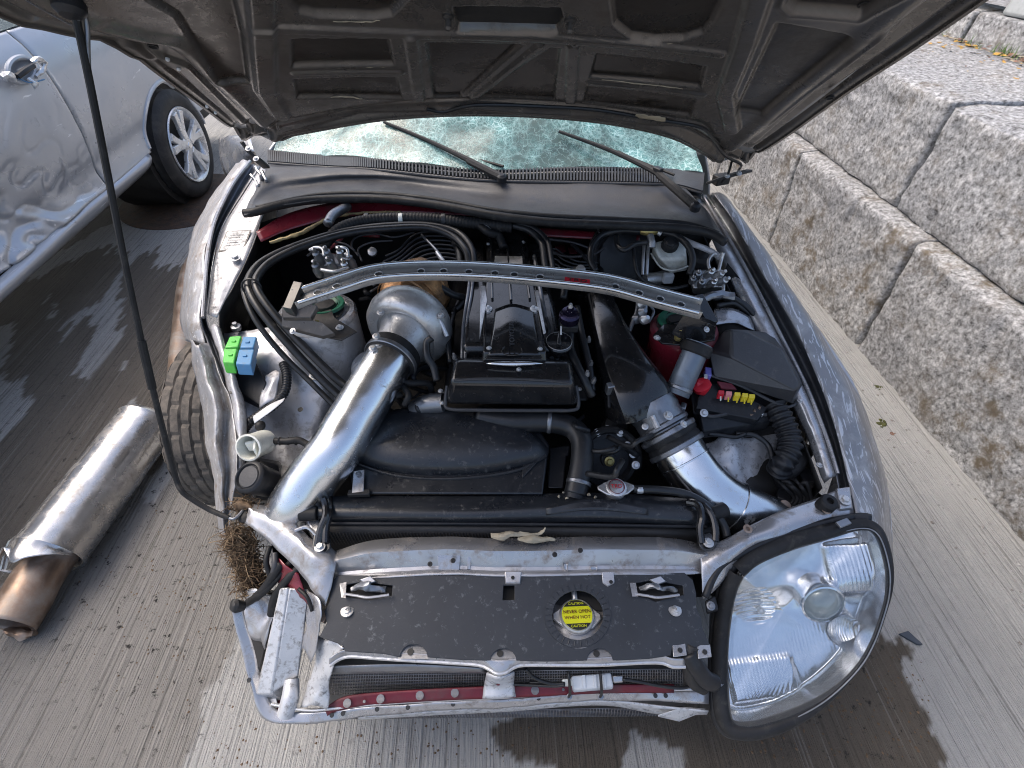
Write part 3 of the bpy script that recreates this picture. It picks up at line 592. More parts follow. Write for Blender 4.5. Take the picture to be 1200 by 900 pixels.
# upper body
MB().prism([V(-2.2, .9, 1.15), V(-2.2, 4.3, 1.15), V(-3.5, 4.3, 1.15), V(-3.5, .9, 1.15)], [V(-2.42, 1.7, 1.52), V(-2.42, 3.7, 1.52), V(-3.3, 3.7, 1.52), V(-3.3, 1.7, 1.52)]).build('window', 'window', sc_)
MB().prism([V(-2.41, 1.65, 1.52), V(-2.41, 3.75, 1.52), V(-3.31, 3.75, 1.52), V(-3.31, 1.65, 1.52)], [V(-2.5, 1.8, 1.58), V(-2.5, 3.6, 1.58), V(-3.2, 3.6, 1.58), V(-3.2, 1.8, 1.58)]).build('roof', 'car_silver', sc_, bevel=.03)
MB().box((-2.86, 2.5, 1.12), (1.3, 4.5, .05)).build('body', 'car_silver', sc_, bevel=.02)
# torn-out handle
hx = -2.045; hp = lambda a, b, d=0: Wx(a, b, hx+d)
pts = [hp(16+16*cos(a)+9, 82-15*sin(a), -.012) for a in [2*pi*i/14 for i in range(15)]]
MB().tube(pts, .011, 8, 2).build('handle_recess', 'car_silver', sc_)
MB().dome(hp(25, 82, -.03), [hp(25+14*cos(a), 82-13*sin(a), -.018) for a in [2*pi*i/18 for i in range(18)]], -.02, (1, 0, 0)).build('recess_bowl', 'car_silver', sc_)
MB().tube([hp(20, 90, .01), hp(29, 83, .016), hp(39, 77, .012)], [.012, .013, .011], 8, 3).build('handle_stub', 'plastic', sc_)
MB().tube([hp(4, 92), hp(9, 88, .01), hp(15, 92)], [.014, .02, .012], 8, 3).warp(crumple(.012, 40)).build('handle_lug', 'alloy', sc_)
MB().tube([hp(36, 72), hp(44, 70, .014), hp(51, 74, .01), hp(50, 83, .01), hp(42, 90)], [.009, .013, .015, .012, .008], 8, 3).warp(crumple(.01, 40)).build('handle_bracket', 'alloy', sc_)
MB().tube([hp(22, 92, .012), hp(36, 97, .014), hp(52, 93, .01)], .0028, 6, 3).build('wire', 'blue', sc_)
MB().tube([hp(33, 92), hp(40, 98, .014), hp(42, 103, .01)], [.012, .014, .005], 8, 3).warp(crumple(.01, 40)).build('handle_lug', 'alloy', sc_)
# wheel
wh = MB()
def tr(i, j): return -.006 if (i in (4, 6, 8) or (i in (5, 7) and j % 3 == 0)) else 0
tp = [(.235, -.19), (.30, -.195), (.325, -.18), (.338, -.16), (.334, -.13), (.340, -.115), (.334, -.095), (.340, -.08), (.334, -.06), (.336, -.03), (.322, -.01), (.298, .004), (.262, .006), (.236, -.002)]
tyre = wh.lathe(tp, HUB, (1, 0, 0), 96, caps=False, rmod=lambda i, j: tr(i, j)).build('wheel', 'tyre', sc_, smooth=40)
mb = MB(); mb.lathe([(.232, -.17), (.205, -.15), (.20, -.02), (.222, -.004), (.236, .002), (.232, .010), (.220, .006), (.205, -.01), (.195, -.03), (.195, -.14)], HUB, (1, 0, 0), 48, caps=False); mb.build('rim', 'alloy', tyre)
mb = MB(); mb.lathe([(.17, -.13), (.17, -.12), (.02, -.115)], HUB, (1, 0, 0), 32); mb.build('brake_disc', 'dark', tyre)
mb = MB()
for k in range(5):
    for dd in (-.14, .14):
        a = 2*pi*k/5 + .25; r = [.04, .09, .15, .213]; wd = [.026, .024, .022, .03]
        pts = [HUB + V(.0 - .012*(1-abs(q-.5)*2), cos(a+dd*q*1.3)*rr, sin(a+dd*q*1.3)*rr) for rr, q in zip(r, (0.2, .55, .85, 1.05))]
        mb.loft(pts, [(-.5, -.3), (.5, -.3), (.42, .25), (-.42, .25)], (1, 0, 0), scales=[.052, .050, .048, .056])
mb.build('spokes', 'alloy', tyre, bevel=.004)
mb = MB(); mb.lathe([(.062, -.03), (.06, -.005), (.045, .004), (.03, .006), (.0, .006)], HUB, (1, 0, 0), 24, caps=False); mb.build('hub_cap', 'alloy', tyre)
MB().lathe([(.02, .006), (.018, .009), (0, .009)], HUB, (1, 0, 0), 16, caps=False).build('hub_badge', 'chrome', tyre)
for k in range(5):
    a = 2*pi*k/5+.25+pi/5; MB().lathe([(.008, -.02), (.008, -.004), (.004, -.003)], HUB + V(0, .043*cos(a), .043*sin(a)), (1, 0, 0), 8).build('wheel_nut', 'cast', tyre)

# rusty plate under the wheel
tag(MB().lathe([(.44, .0005), (.44, .004), (.425, .0055), (.0, .0055)], V(-2.17, 3.62, 0), n=56, caps=False).build('steel_plate', 'rusty', None), 'round rusty iron plate flat on the concrete under the silver car wheel', 'plate')

# ------------------------------------------------------------------ exhaust pieces lying on the ground
muf = thing('exhaust_muffler', 'shiny torn-off exhaust muffler with a brown pipe end lying on wet concrete', 'muffler', W(110, 580, 0))
A, B = W(172, 496, .108), W(56, 650, .108); ax = (B-A).normalized(); Lm = (B-A).length
mb = MB(); mb.lathe([(.05, -.03), (.085, -.022), (.100, -.012), (.106, 0), (.109, .005), (.106, .012), (.104, .02), (.1045, Lm*.5), (.104, Lm-.02), (.107, Lm-.012), (.107, Lm), (.098, Lm-.004), (.09, Lm-.02)], A, ax, 56)
mb.warp(crumple(.0016, 7, 2)); mb.build('can', 'steel', muf)
pe = W(10, 733, .074); mb = MB(); mb.tube([B - ax*.05 + V(0, 0, -.02), B+ax*.06+V(0, 0, -.022), pe.lerp(B, .35)+V(0, 0, -.008), pe], [.068, .068, .070, .070], 28, 6, caps=False); mb.build('tail_pipe', 'copper', muf, solid=.003)
MB().lathe([(.071, 0), (.075, .01), (.06, .012)], B - ax*.03 + V(0, 0, -.02), ax, 24).build('end_plate', 'dark', muf)
MB().tube([W(8, 738, .02), W(25, 744, .012), W(40, 742, .02)], [.012, .017, .01], 8, 4).warp(crumple(.012, 30)).build('rust_flake', 'copper', muf)
# torn lip of the can
sd = ax.cross(V(0, 0, 1)).normalized(); upv = sd.cross(ax)
def can(a, h, r=.107): return A + ax*h + (sd*cos(a)+upv*sin(a))*r
mb = MB(); mb.surf([[can(a, Lm-.01) for a in (.3, .7, 1.1, 1.5, 1.9, 2.4, 2.9)], [can(a, Lm+d, .10) for a, d in zip((.3, .7, 1.1, 1.5, 1.9, 2.4, 2.9), (.004, .03, .018, .045, .02, .012, .004))], [can(a, Lm+d, r) for a, d, r in zip((.3, .7, 1.1, 1.5, 1.9, 2.4, 2.9), (.006, .05, .03, .07, .055, .03, .006), (.107, .10, .115, .088, .10, .11, .107))]], 6, 4).build('torn_lip', 'steel', muf, solid=.002)
fr = [W(2, 668, .05), W(12, 634, .12), W(31, 633, .13), W(20, 668, .05)]
MB().tube(fr + [fr[0]], .006, 6, 3).warp(lambda p: p).build('hanger_bracket', 'steel', muf)
MB().prism([W(1, 670, .03), W(13, 636, .10), W(17, 637, .10), W(6, 671, .03)], [W(1, 670, .045), W(13, 636, .115), W(17, 637, .115), W(6, 671, .045)]).build('hanger_strap', 'steel', muf)
tag(MB().tube([W(256, 290, .05), W(240, 297, .052), W(226, 311, .052), W(218, 338, .05), W(214, 380, .048), W(210, 430, .047), W(208, 470, .047)], .045, 24, 8).build('exhaust_pipe', 'copper', None), 'bent copper-brown exhaust pipe on the ground beside the crushed wing', 'pipe')
# bits on the concrete
c = W(1066, 748, .0); tag(MB().prism([c+V(-.03, .012, .001), c+V(.0, .018, .001), c+V(.022, -.022, .001), c+V(.008, -.02, .001)], [c+V(-.03, .012, .009), c+V(.0, .018, .012), c+V(.022, -.022, .012), c+V(.008, -.02, .008)]).build('plastic_shard', 'shard', None, bevel=.001), 'small dark slate-coloured plastic shard on the concrete right of the headlight', 'shard')
def clump(name, pxy, r, mat, label, seed):
    c = W(*pxy, 0); mb = MB(); rnd = random.Random(seed)
    for i in range(16):
        q = c + V(rnd.gauss(0, r*.5), rnd.gauss(0, r*.4), r*.05); mb.lathe([(r*.3, 0), (r*.22, r*.12), (0.001, r*.2)], q, n=6)
    tag(mb.warp(crumple(r*.25, 60)).build(name, mat, None), label, 'moss')
clump('moss_clump', (1034, 497), .024, 'moss', 'larger green moss tuft on the concrete beside the right wing', 1)
clump('moss_clump', (1029, 453), .014, 'moss', 'small green moss tuft near the wall foot, farthest along the concrete', 2)
clump('moss_clump', (1046, 508), .010, 'leaf_b', 'tiny brown moss crumb just in front of the larger moss tuft', 3)
# ================================================================== the wrecked car
car = thing('wrecked_car', 'wrecked silver sports car with propped-open bonnet, exposed engine and no front bumper', 'car', (0, 1.6, 0))
# ---- bonnet
HA, HB, HCX = 2.187, .714, -.036
def hz(x, y): return HA - HB*y + HCX*x + .062*(1-(x/.78)**2)
def hood_pt(px_, py_):
    r = ray(px_, py_); lo, hi = .2, 4.
    f = lambda t: (_C+r*t).z - hz((_C+r*t).x, (_C+r*t).y)
    ts = [lo + i*.02 for i in range(130)]
    for a, b in zip(ts, ts[1:]):
        if f(a)*f(b) <= 0 and (_C+r*b).y > .3:
            for _ in range(30):
                m = (a+b)/2
                if f(a)*f(m) <= 0: b = m
                else: a = m
            return _C + r*a
    return _C + r*1.3
HN = V(-HCX, HB, 1).normalized()
def pxy(pts): return [tuple(hood_pt(*p))[:2] for p in pts]
Ledge = [V(x, y, 0) for x, y in pxy([(286, 170), (262, 152), (225, 124), (185, 95), (140, 63), (92, 54), (40, 42), (0, 30)])] + [V(-.80, .80, 0), V(-.80, .62, 0), V(-.74, .46, 0)]
Redge = [V(x, y, 0) for x, y in pxy([(874, 196), (925, 165), (1002, 113), (1082, 60), (1170, 2)])] + [V(.74, .74, 0), V(.72, .6, 0), V(.66, .45, 0)]
Rear = [V(x, y, 0) for x, y in pxy([(286, 170), (330, 157), (420, 141), (490, 134), (560, 131), (640, 134), (720, 143), (790, 160), (835, 182), (874, 196)])]
def resamp(P, n):
    Q = catmull(P, 8); d = [0.]
    for a, b in zip(Q, Q[1:]): d.append(d[-1] + (b-a).length)
    d = np.array(d)/d[-1]; t = np.linspace(0, 1, n); return np.stack([np.interp(t, d, [q[k] for q in Q]) for k in (0, 1)], -1)
NS, NT = 460, 330
Lr, Rr, Br = resamp(Ledge, NT), resamp(Redge, NT), resamp(Rear, NS)
s_ = np.linspace(0, 1, NS)[None, :, None]; t_ = np.linspace(0, 1, NT)[:, None, None]
G = Lr[:, None, :]*(1-s_) + Rr[:, None, :]*s_
G = G + (Br - (Br[0]*(1-s_[0]) + Br[-1]*s_[0]))[None]*(1-t_)**3
HX, HY = G[..., 0], G[..., 1]
holes = [([(160, -20), (170, 2), (205, 22), (233, 63), (253, 93), (293, 97), (287, 43), (277, 0), (272, -30)], .009), ([(335, -20), (340, 8), (350, 17), (372, 22), (440, 24), (460, 20), (468, 12), (482, -4), (482, -24)], .012),
         ([(341, 46), (457, 46), (463, 77), (341, 79)], .0095), ([(343, 92), (466, 90), (473, 117), (347, 115)], .0095), ([(497, 50), (613, 52), (540, 117), (508, 116)], .0095), ([(658, 57), (650, 120), (563, 118), (565, 110), (645, 56)], .0095),
         ([(532, 8), (657, 9), (661, 24), (654, 39), (537, 36), (531, 24)], .022), ([(713, -30), (714, 2), (718, 30), (737, 45), (765, 49), (801, 48), (825, 40), (836, 28), (852, -4), (856, -30)], .012),
         ([(698, 62), (829, 78), (822, 105), (690, 92)], .0095), ([(687, 101), (817, 117), (810, 138), (682, 124)], .0095), ([(909, 25), (1003, 41), (893, 135), (861, 131)], .008), ([(920, 4), (930, 14), (1008, 20), (1062, -14), (930, -20)], .014)]
H = np.zeros(HX.shape)
for p, dep in holes:
    d = sdf(HX, HY, pxy(p)); jag = (vnoise(HX*70, HY*70, 3)-.5)*.0035
    H = np.maximum(H, dep*smooth01(d+jag*.3, -.0020, .0075))
    H -= .0030*np.exp(-((d+.006)/.004)**2)
edge = np.minimum(np.minimum(np.abs(HX-Lr[:, None, 0]), np.abs(HX-Rr[:, None, 0])), np.hypot(0, HY-G[0][None, :, 1]*1.0))
el = np.minimum(np.abs(HX-Lr[:, None, 0]), np.abs(HX-Rr[:, None, 0]))
H += .020*smooth01(-el, -.105, -.085)*1.0 - .010*np.exp(-((el-.118)/.022)**2) + .010*np.exp(-((el-.028)/.007)**2)
# long pressed channels either side, and waves left by the crash
def ridge(pts, w, h):
    global H
    q = pxy(pts)
    for (x0, y0), (x1, y1) in zip(q, q[1:]):
        pass
    dd = np.full(HX.shape, 9.)
    for (x0, y0), (x1, y1) in zip(q, q[1:]):
        t = np.clip(((HX-x0)*(x1-x0)+(HY-y0)*(y1-y0))/((x1-x0)**2+(y1-y0)**2), 0, 1); dd = np.minimum(dd, np.hypot(HX-x0-t*(x1-x0), HY-y0-t*(y1-y0)))
    H -= h*(1-smooth01(dd, w*.55, w))
ridge([(305, -20), (309, 60), (312, 105), (330, 133)], .026, .010); ridge([(893, -20), (872, 50), (850, 110), (858, 150)], .024, .012)
ridge([(300, 33), (420, 37), (500, 40), (700, 48), (845, 62)], .012, .006); ridge([(482, 44), (492, 120)], .016, .006); ridge([(672, 54), (668, 122)], .016, .006); ridge([(632, 54), (552, 118)], .010, .004)
ridge([(345, 85), (470, 84)], .008, .004); ridge([(690, 97), (824, 112)], .008, .004); ridge([(150, 66), (215, 88), (290, 160)], .02, .008); ridge([(1040, 40), (940, 120), (880, 170)], .022, .010); ridge([(330, 150), (420, 132), (560, 124), (700, 133), (800, 152)], .014, .008)
H += (vnoise(HX*4, HY*4, 8)-.5)*.006
rear_d = HY - G[0][None, :, 1]
H += .016*np.exp(-((-rear_d-.045)/.022)**2) - .012*np.exp(-((-rear_d-.012)/.014)**2)
HZ = hz(HX, HY)
P3 = np.stack([HX, HY, HZ], -1) + H[..., None]*np.array(HN)
idx = np.arange(NS*NT).reshape(NT, NS); q = np.stack([idx[:-1, :-1], idx[:-1, 1:], idx[1:, 1:], idx[1:, :-1]], -1).reshape(-1, 4).tolist()
mb = MB(); mb.add([tuple(p) for p in P3.reshape(-1, 3)], q)
bonnet = mb.build('bonnet', 'hood_in', car, smooth=180)
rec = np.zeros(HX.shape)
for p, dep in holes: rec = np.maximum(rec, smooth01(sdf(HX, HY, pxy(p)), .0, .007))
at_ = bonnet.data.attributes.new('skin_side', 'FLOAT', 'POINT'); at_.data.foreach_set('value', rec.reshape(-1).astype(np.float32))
sc0 = [hood_pt(a, b) + HN*.013 for a, b in ((533, 9), (656, 10), (660, 24), (653, 38), (538, 35), (532, 24))]
MB().prism(sc0, [p + HN*.008 for p in sc0]).build('scoop_duct', 'ink', bonnet)  # flat black plate paints the darkness inside the scoop opening
# outer skin
k = 9; sk = (np.stack([HX, HY, HZ], -1) + np.array(HN)*.034)[::k, ::k]; a, b = sk.shape[:2]; mb = MB(); vs = [tuple(p) for p in sk.reshape(-1, 3)]
ii = lambda i, j: i*b + j
fs = [(ii(i, j), ii(i, j+1), ii(i+1, j+1), ii(i+1, j)) for i in range(a-1) for j in range(b-1)]
mb.add(vs, fs)
mb.build('outer_skin', 'silver', bonnet, solid=.004)
# folded hem round the edge
hem = [V(*P3[i, 0]) for i in range(NT-1, -1, -7)] + [V(*P3[0, j]) for j in range(0, NS, 10)] + [V(*P3[i, NS-1]) for i in range(0, NT, 7)]
hem = [p + HN*.012 for p in hem]
MB().loft(hem, [(-.004, -.016), (.004, -.016), (.006, .022), (-.006, .022)], HN).build('hem_flange', 'hood_in', bonnet, smooth=50)
def hp2(x, y, d=0): p = hood_pt(x, y); return p - HN*d
for p in ((180, 62), (1012, 14), (917, 95), (972, 121), (325, 124)):
    MB().lathe([(.0085, -.002), (.0095, .0025), (.007, .0025), (.006, -.004)], hp2(*p, 0) + HN*.012, -HN, 14).build('grommet', 'dark', bonnet)
for p in ((525, 18), (668, 22)):
    b_ = hp2(*p, 0); MB().lathe([(.010, 0), (.010, .005), (.006, .007), (.006, .020), (.003, .024)], b_, -HN, 12).build('stud', 'bracket', bonnet)
for p in ((197, 76), (210, 87), (243, 130), (253, 137)):
    MB().lathe([(.004, 0), (.004, .004), (.002, .006)], hp2(*p, -.012), -HN, 8).build('clip', 'white_cl', bonnet)
MB().tube([hp2(*p, .006) for p in ((500, 125), (520, 128), (560, 120), (640, 122), (700, 126), (760, 136), (820, 146), (836, 160), (850, 180), (868, 190), (866, 197))], .0045, 8, 6).build('washer_hose', 'hose', bonnet)
MB().surf([[hp2(745, 129, .008), hp2(770, 132, .010), hp2(781, 134, .008)], [hp2(745, 133, .008), hp2(770, 136, .013), hp2(781, 137, .008)]], 5, 4, crumple(.004, 60)).build('tape_scrap', 'leaf', bonnet, solid=.001)
# chipped adhesive along the rear edges of the pressings
for pts in ([(362, 80), (390, 79.5), (440, 78), (455, 78)], [(382, 116), (400, 113), (425, 116), (432, 118)], [(705, 93), (760, 99), (800, 104)], [(390, 25), (420, 26), (445, 24)], [(735, 46), (770, 50), (790, 50)], [(600, 121), (630, 122), (640, 122)]):
    MB().tube([hp2(a, b, .0) for a, b in pts], [.0006]+[.0013]*(len(pts)-2)+[.0006], 6, 6).warp(crumple(.002, 90)).build('sealer_bead', 'leaf', bonnet)
# hinges
def hinge(pts, r, extra):
    h = MB().loft([W(*p) for p in catmull([V(*q) for q in pts], 5)], [(-.011, -.004), (.011, -.004), (.011, .004), (-.011, .004)], (0, .3, 1)).build('hinge', 'dark', bonnet, bevel=.001)
    for e in extra: bolt(W(*e), .007, h, (0, -.5, 1))
    return h
hinge([(283, 166, 1.09), (292, 178, 1.06), (303, 188, 1.03), (312, 196, .985)], .01, [(291, 174, 1.075), (300, 186, 1.045)])
hinge([(878, 200, .985), (862, 204, .99), (848, 208, .985), (828, 215, .96)], .01, [(866, 203, 1.0), (852, 206, .995)])
MB().box(W(845, 210, .96), (.05, .03, .03), rotz(.3)).build('hinge_bracket', 'dark', bonnet, bevel=.003)
MB().tube([W(858, 188, 1.02), W(853, 204, 1.0), W(846, 214, .97)], .004, 6).build('hinge_spring', 'dark', bonnet)
# prop rod
ra, rb = hood_pt(86, 2) - HN*.01, W(207, 563, .70)
seq = [hood_pt(66, -6), hood_pt(84, -1) - HN*.02, Vector(ra) - HN*.025]
mid = lambda t, dx: ra.lerp(rb, t) + _rt*dx
rod = MB(); rod.tube([hood_pt(88, 1) - HN*.024, hood_pt(99, 6) - HN*.024, mid(.12, -.001), mid(.3, -.005), mid(.5, -.009), mid(.7, -.009), mid(.9, -.004), rb, W(213, 575, .685), W(222, 583, .67), W(245, 597, .645), W(268, 607, .632), W(276, 607, .63), W(285, 598, .625)], .0036, 10, 8)
rodo = rod.build('prop_rod', 'gun', car, smooth=180)
MB().tube([mid(.62, -.0095), mid(.70, -.009), mid(.74, -.0085)], .0080, 10, 4).build('rod_collar', 'rubber', rodo)
MB().tube([mid(.005, .0), mid(.12, -.001), mid(.3, -.005), mid(.42, -.008), mid(.58, -.0095), mid(.64, -.0095), mid(.8, -.007), mid(.93, -.003), rb, W(213, 575, .685), W(222, 583, .67), W(245, 597, .645), W(268, 607, .632)], .0060, 10, 6).build('rod_sleeve', 'rubber', rodo)
MB().lathe([(.018, -.012), (.022, -.006), (.022, .006), (.014, .014)], hood_pt(80, -3) - HN*.012, -HN, 18).build('rod_clip', 'plastic', rodo)
MB().lathe([(.016, -.004), (.018, .004), (.009, .010)], W(288, 605, .615), (0, 0, 1), 16).build('rod_grommet', 'rubber', rodo)

# ---- front wings
def strip(name, rows, mat, parent, nu=5, nv=10, fn=None, **kw):
    return MB().surf([[W(*p) for p in r] for r in rows], nu, nv, fn).build(name, mat, parent, **kw)
# left wing (crushed): outer skin, gutter, inner flange
lw = strip('front_wing', [[(276, 192, .84), (284, 188, .95), (291, 190, .965)], [(252, 225, .80), (262, 218, .93), (270, 219, .95)], [(230, 262, .76), (242, 262, .905), (249, 264, .925)], [(219, 300, .73), (227, 302, .87), (240, 302, .895)], [(215, 337, .70), (223, 338, .83), (237, 338, .86)],
                          [(212, 372, .66), (219, 375, .80), (235, 375, .825)], [(218, 400, .64), (226, 402, .76), (240, 404, .79)]], 'torn', car, 5, 8, crumple(.006, 9, 3), solid=.002, smooth=180)
lw['label'] = 'crumpled left-hand wing folded away from the wheel'
strip('wing_fold', [[(222, 398, .77), (232, 405, .81), (243, 402, .79), (248, 408, .775)], [(226, 430, .73), (238, 432, .775), (250, 430, .75), (256, 436, .755)], [(236, 470, .68), (250, 474, .735), (262, 470, .70), (271, 474, .72)], [(241, 515, .60), (252, 520, .68), (263, 515, .66), (276, 518, .69)], [(249, 560, .55), (258, 562, .63), (266, 560, .61), (277, 565, .65)], [(253, 600, .50), (259, 603, .57), (264, 602, .55), (268, 606, .57)], [(262, 640, .47), (264, 641, .50), (267, 640, .50), (270, 641, .50)]], 'torn', car, 5, 7, crumple(.007, 14, 5), solid=.002, smooth=180)
strip('wing_fold', [[(246, 384, .80), (252, 380, .815), (258, 386, .80)], [(258, 418, .765), (263, 420, .785), (268, 424, .77)], [(266, 450, .73), (273, 452, .755), (281, 458, .735)], [(272, 490, .69), (280, 490, .715), (289, 494, .695)], [(274, 530, .655), (281, 530, .675), (287, 534, .66)], [(274, 572, .62), (279, 573, .64), (284, 574, .625)]], 'silver_bay', car, 4, 7, crumple(.005, 16, 8), solid=.002, smooth=180)
strip('wing_gutter', [[(291, 190, .962), (297, 193, .94), (305, 196, .955)], [(270, 219, .945), (279, 222, .915), (288, 222, .935)], [(249, 264, .92), (255, 266, .88), (261, 266, .905)], [(240, 302, .89), (246, 303, .85), (251, 303, .88)], [(237, 338, .855), (240, 340, .82), (246, 338, .845)], [(235, 375, .82), (238, 376, .79), (243, 375, .81)], [(244, 404, .785), (250, 405, .755), (256, 404, .775)], [(262, 448, .735), (266, 449, .715), (270, 448, .73)]], 'gun', car, 4, 7, solid=.002, smooth=180)
gut = MB().tube([W(*p) for p in ((293, 189, .968), (272, 217, .952), (252, 258, .928), (243, 300, .90), (240, 338, .866), (238, 372, .832))], .0055, 8, 8).build('gutter_lip', 'core', car)
fl = strip('inner_flange', [[(306, 196, .955), (312, 200, .955), (318, 208, .95)], [(289, 222, .935), (300, 232, .935), (312, 240, .93)], [(262, 266, .905), (282, 268, .905), (302, 268, .90)], [(252, 303, .88), (268, 304, .88), (287, 306, .875)], [(247, 338, .845), (258, 338, .848), (272, 336, .845)], [(243, 368, .815), (247, 370, .818), (254, 372, .815)]], 'silver_bay', car, 5, 7, solid=.002, smooth=180)
c0 = [W(*p) for p in ((267, 272, .908), (293, 271, .903), (284, 294, .883), (258, 294, .888))]
cm = sum(c0, V(0, 0, 0))/4
MB().prism([cm+(p-cm)*1.10 for p in c0], [cm+(p-cm)*1.10+V(0, 0, .0012) for p in c0]).build('plate_border', 'bracket', fl)
MB().prism(c0, [p+V(0, 0, .002) for p in c0]).build('data_plate', 'label', fl)
cc = sum(c0, V(0, 0, 0))/4 + V(0, 0, .0035); ud = (c0[1]-c0[0]).normalized(); vd = (c0[0]-c0[3]).normalized()
mb = MB()
for i in range(5):
    a = cc + vd*(.02-.010*i); mb.prism([a-ud*.020, a+ud*(.012 if i % 2 else .02), a+ud*(.012 if i % 2 else .02)+vd*.0012, a-ud*.020+vd*.0012], [a-ud*.020+V(0, 0, .0004), a+ud*(.012 if i % 2 else .02)+V(0, 0, .0004), a+ud*(.012 if i % 2 else .02)+vd*.0012+V(0, 0, .0004), a-ud*.020+vd*.0012+V(0, 0, .0004)])
mb.build('plate_lines', 'wire', fl)
bolt(W(276, 303, .885), .011, fl)
# hinge area clutter left
for i, (a, b) in enumerate([((300, 196, .99), (306, 214, .95)), ((306, 200, .985), (311, 222, .93)), ((296, 206, .97), (302, 230, .93))]):
    MB().tube([W(*a), W((a[0]+b[0])/2+3, (a[1]+b[1])/2, (a[2]+b[2])/2+.01), W(*b)], .006, 8, 5).warp(crumple(.006, 40, i)).build('hinge_stay', 'core', car)
# door skin bulging out behind the wheel
strip('door_skin', [[(256, 163, .80), (268, 160, .86), (292, 158, .90)], [(257, 178, .76), (272, 172, .85), (296, 172, .90)], [(262, 200, .70), (276, 190, .80), (300, 184, .86)], [(276, 224, .62), (284, 214, .70), (304, 200, .78)]], 'steel', car, 6, 6, crumple(.006, 9), solid=.002, smooth=180)
# right wing
rw = strip('front_wing', [[(836, 226, .955), (845, 226, .95), (856, 236, .90)], [(862, 262, .93), (876, 264, .92), (884, 276, .85)], [(893, 319, .875), (916, 324, .86), (926, 338, .76)], [(929, 379, .82), (956, 386, .80), (968, 402, .68)], [(958, 440, .765), (992, 450, .74), (1006, 466, .61)], [(979, 501, .715), (1014, 508, .69), (1028, 524, .55)], [(992, 551, .68), (1028, 560, .65), (1041, 576, .52)], [(1004, 604, .66), (1033, 612, .63), (1046, 630, .50)], [(1008, 640, .61), (1036, 650, .58), (1046, 670, .47)]], 'silver_scr', car, 6, 8, lambda p: p + V(1, 0, 1)*noise.noise(p*9)*.003, solid=.002, smooth=180)
rw['label'] = 'right-hand wing with white scrape marks along its top'
wo = px((856, 236, .90), (884, 276, .85), (926, 338, .76), (968, 402, .68), (1006, 466, .61), (1028, 524, .55), (1041, 576, .52), (1046, 630, .50), (1046, 668, .47))
def arch_z(y): q = .37**2 - (y-1.2)**2; return .30 + sqrt(q) if q > 0 else .22
MB().surf([[p, V(p.x+.012, p.y, p.z*.7+.3*max(.24, min(p.z-.02, arch_z(p.y)))), V(p.x-.005, p.y, max(.22, min(p.z-.03, arch_z(p.y))))] for p in wo], 4, 8).build('wing_side', 'silver', car, solid=.002, smooth=180)
# fold line + inner slope of right wing
strip('wing_gutter', [[(820, 228, .935), (828, 228, .915), (836, 226, .953)], [(846, 268, .905), (853, 266, .88), (862, 262, .928)], [(880, 330, .85), (888, 327, .82), (893, 319, .873)], [(914, 396, .79), (923, 390, .755), (929, 379, .818)], [(944, 456, .735), (953, 450, .70), (958, 440, .763)], [(966, 512, .69), (975, 508, .66), (979, 501, .713)], [(980, 556, .66), (988, 554, .635), (992, 551, .678)], [(985, 590, .645), (994, 588, .62), (1003, 588, .66)]], 'gun', car, 4, 7, solid=.002, smooth=180)
fr_ = strip('inner_flange', [[(804, 232, .93), (812, 232, .935), (821, 228, .935)], [(832, 276, .895), (838, 273, .905), (846, 268, .905)], [(862, 340, .835), (871, 336, .85), (881, 330, .85)], [(893, 404, .77), (904, 400, .79), (915, 396, .79)], [(925, 466, .71), (935, 461, .735), (945, 456, .735)], [(950, 522, .665), (958, 517, .69), (967, 512, .69)], [(966, 566, .635), (973, 561, .655), (981, 556, .66)]], 'core', car, 4, 7, crumple(.003, 18, 2), solid=.002, smooth=180)
MB().tube([W(*p) for p in ((822, 227, .942), (847, 267, .912), (882, 329, .857), (916, 395, .797), (946, 455, .742), (968, 511, .697), (982, 555, .667))], .0045, 8, 8).build('gutter_lip', 'core', car)
for p in ((938, 470, .725), (905, 412, .78), (960, 545, .66)): bolt(W(*p), .006, fr_)
# dark reinforcement below the flange on the right
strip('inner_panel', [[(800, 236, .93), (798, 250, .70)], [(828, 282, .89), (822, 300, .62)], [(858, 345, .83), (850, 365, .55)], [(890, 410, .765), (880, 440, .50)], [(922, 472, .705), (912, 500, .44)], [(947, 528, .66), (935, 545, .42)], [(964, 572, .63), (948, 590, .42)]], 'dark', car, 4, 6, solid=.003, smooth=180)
strip('inner_panel', [[(318, 208, .948), (324, 240, .72)], [(302, 270, .90), (318, 310, .64)], [(287, 308, .873), (305, 350, .60)], [(272, 338, .843), (290, 385, .56)], [(256, 374, .81), (276, 430, .52)], [(270, 448, .72), (290, 500, .48)], [(284, 540, .65), (300, 590, .42)]], 'dark', car, 4, 6, solid=.003, smooth=180)

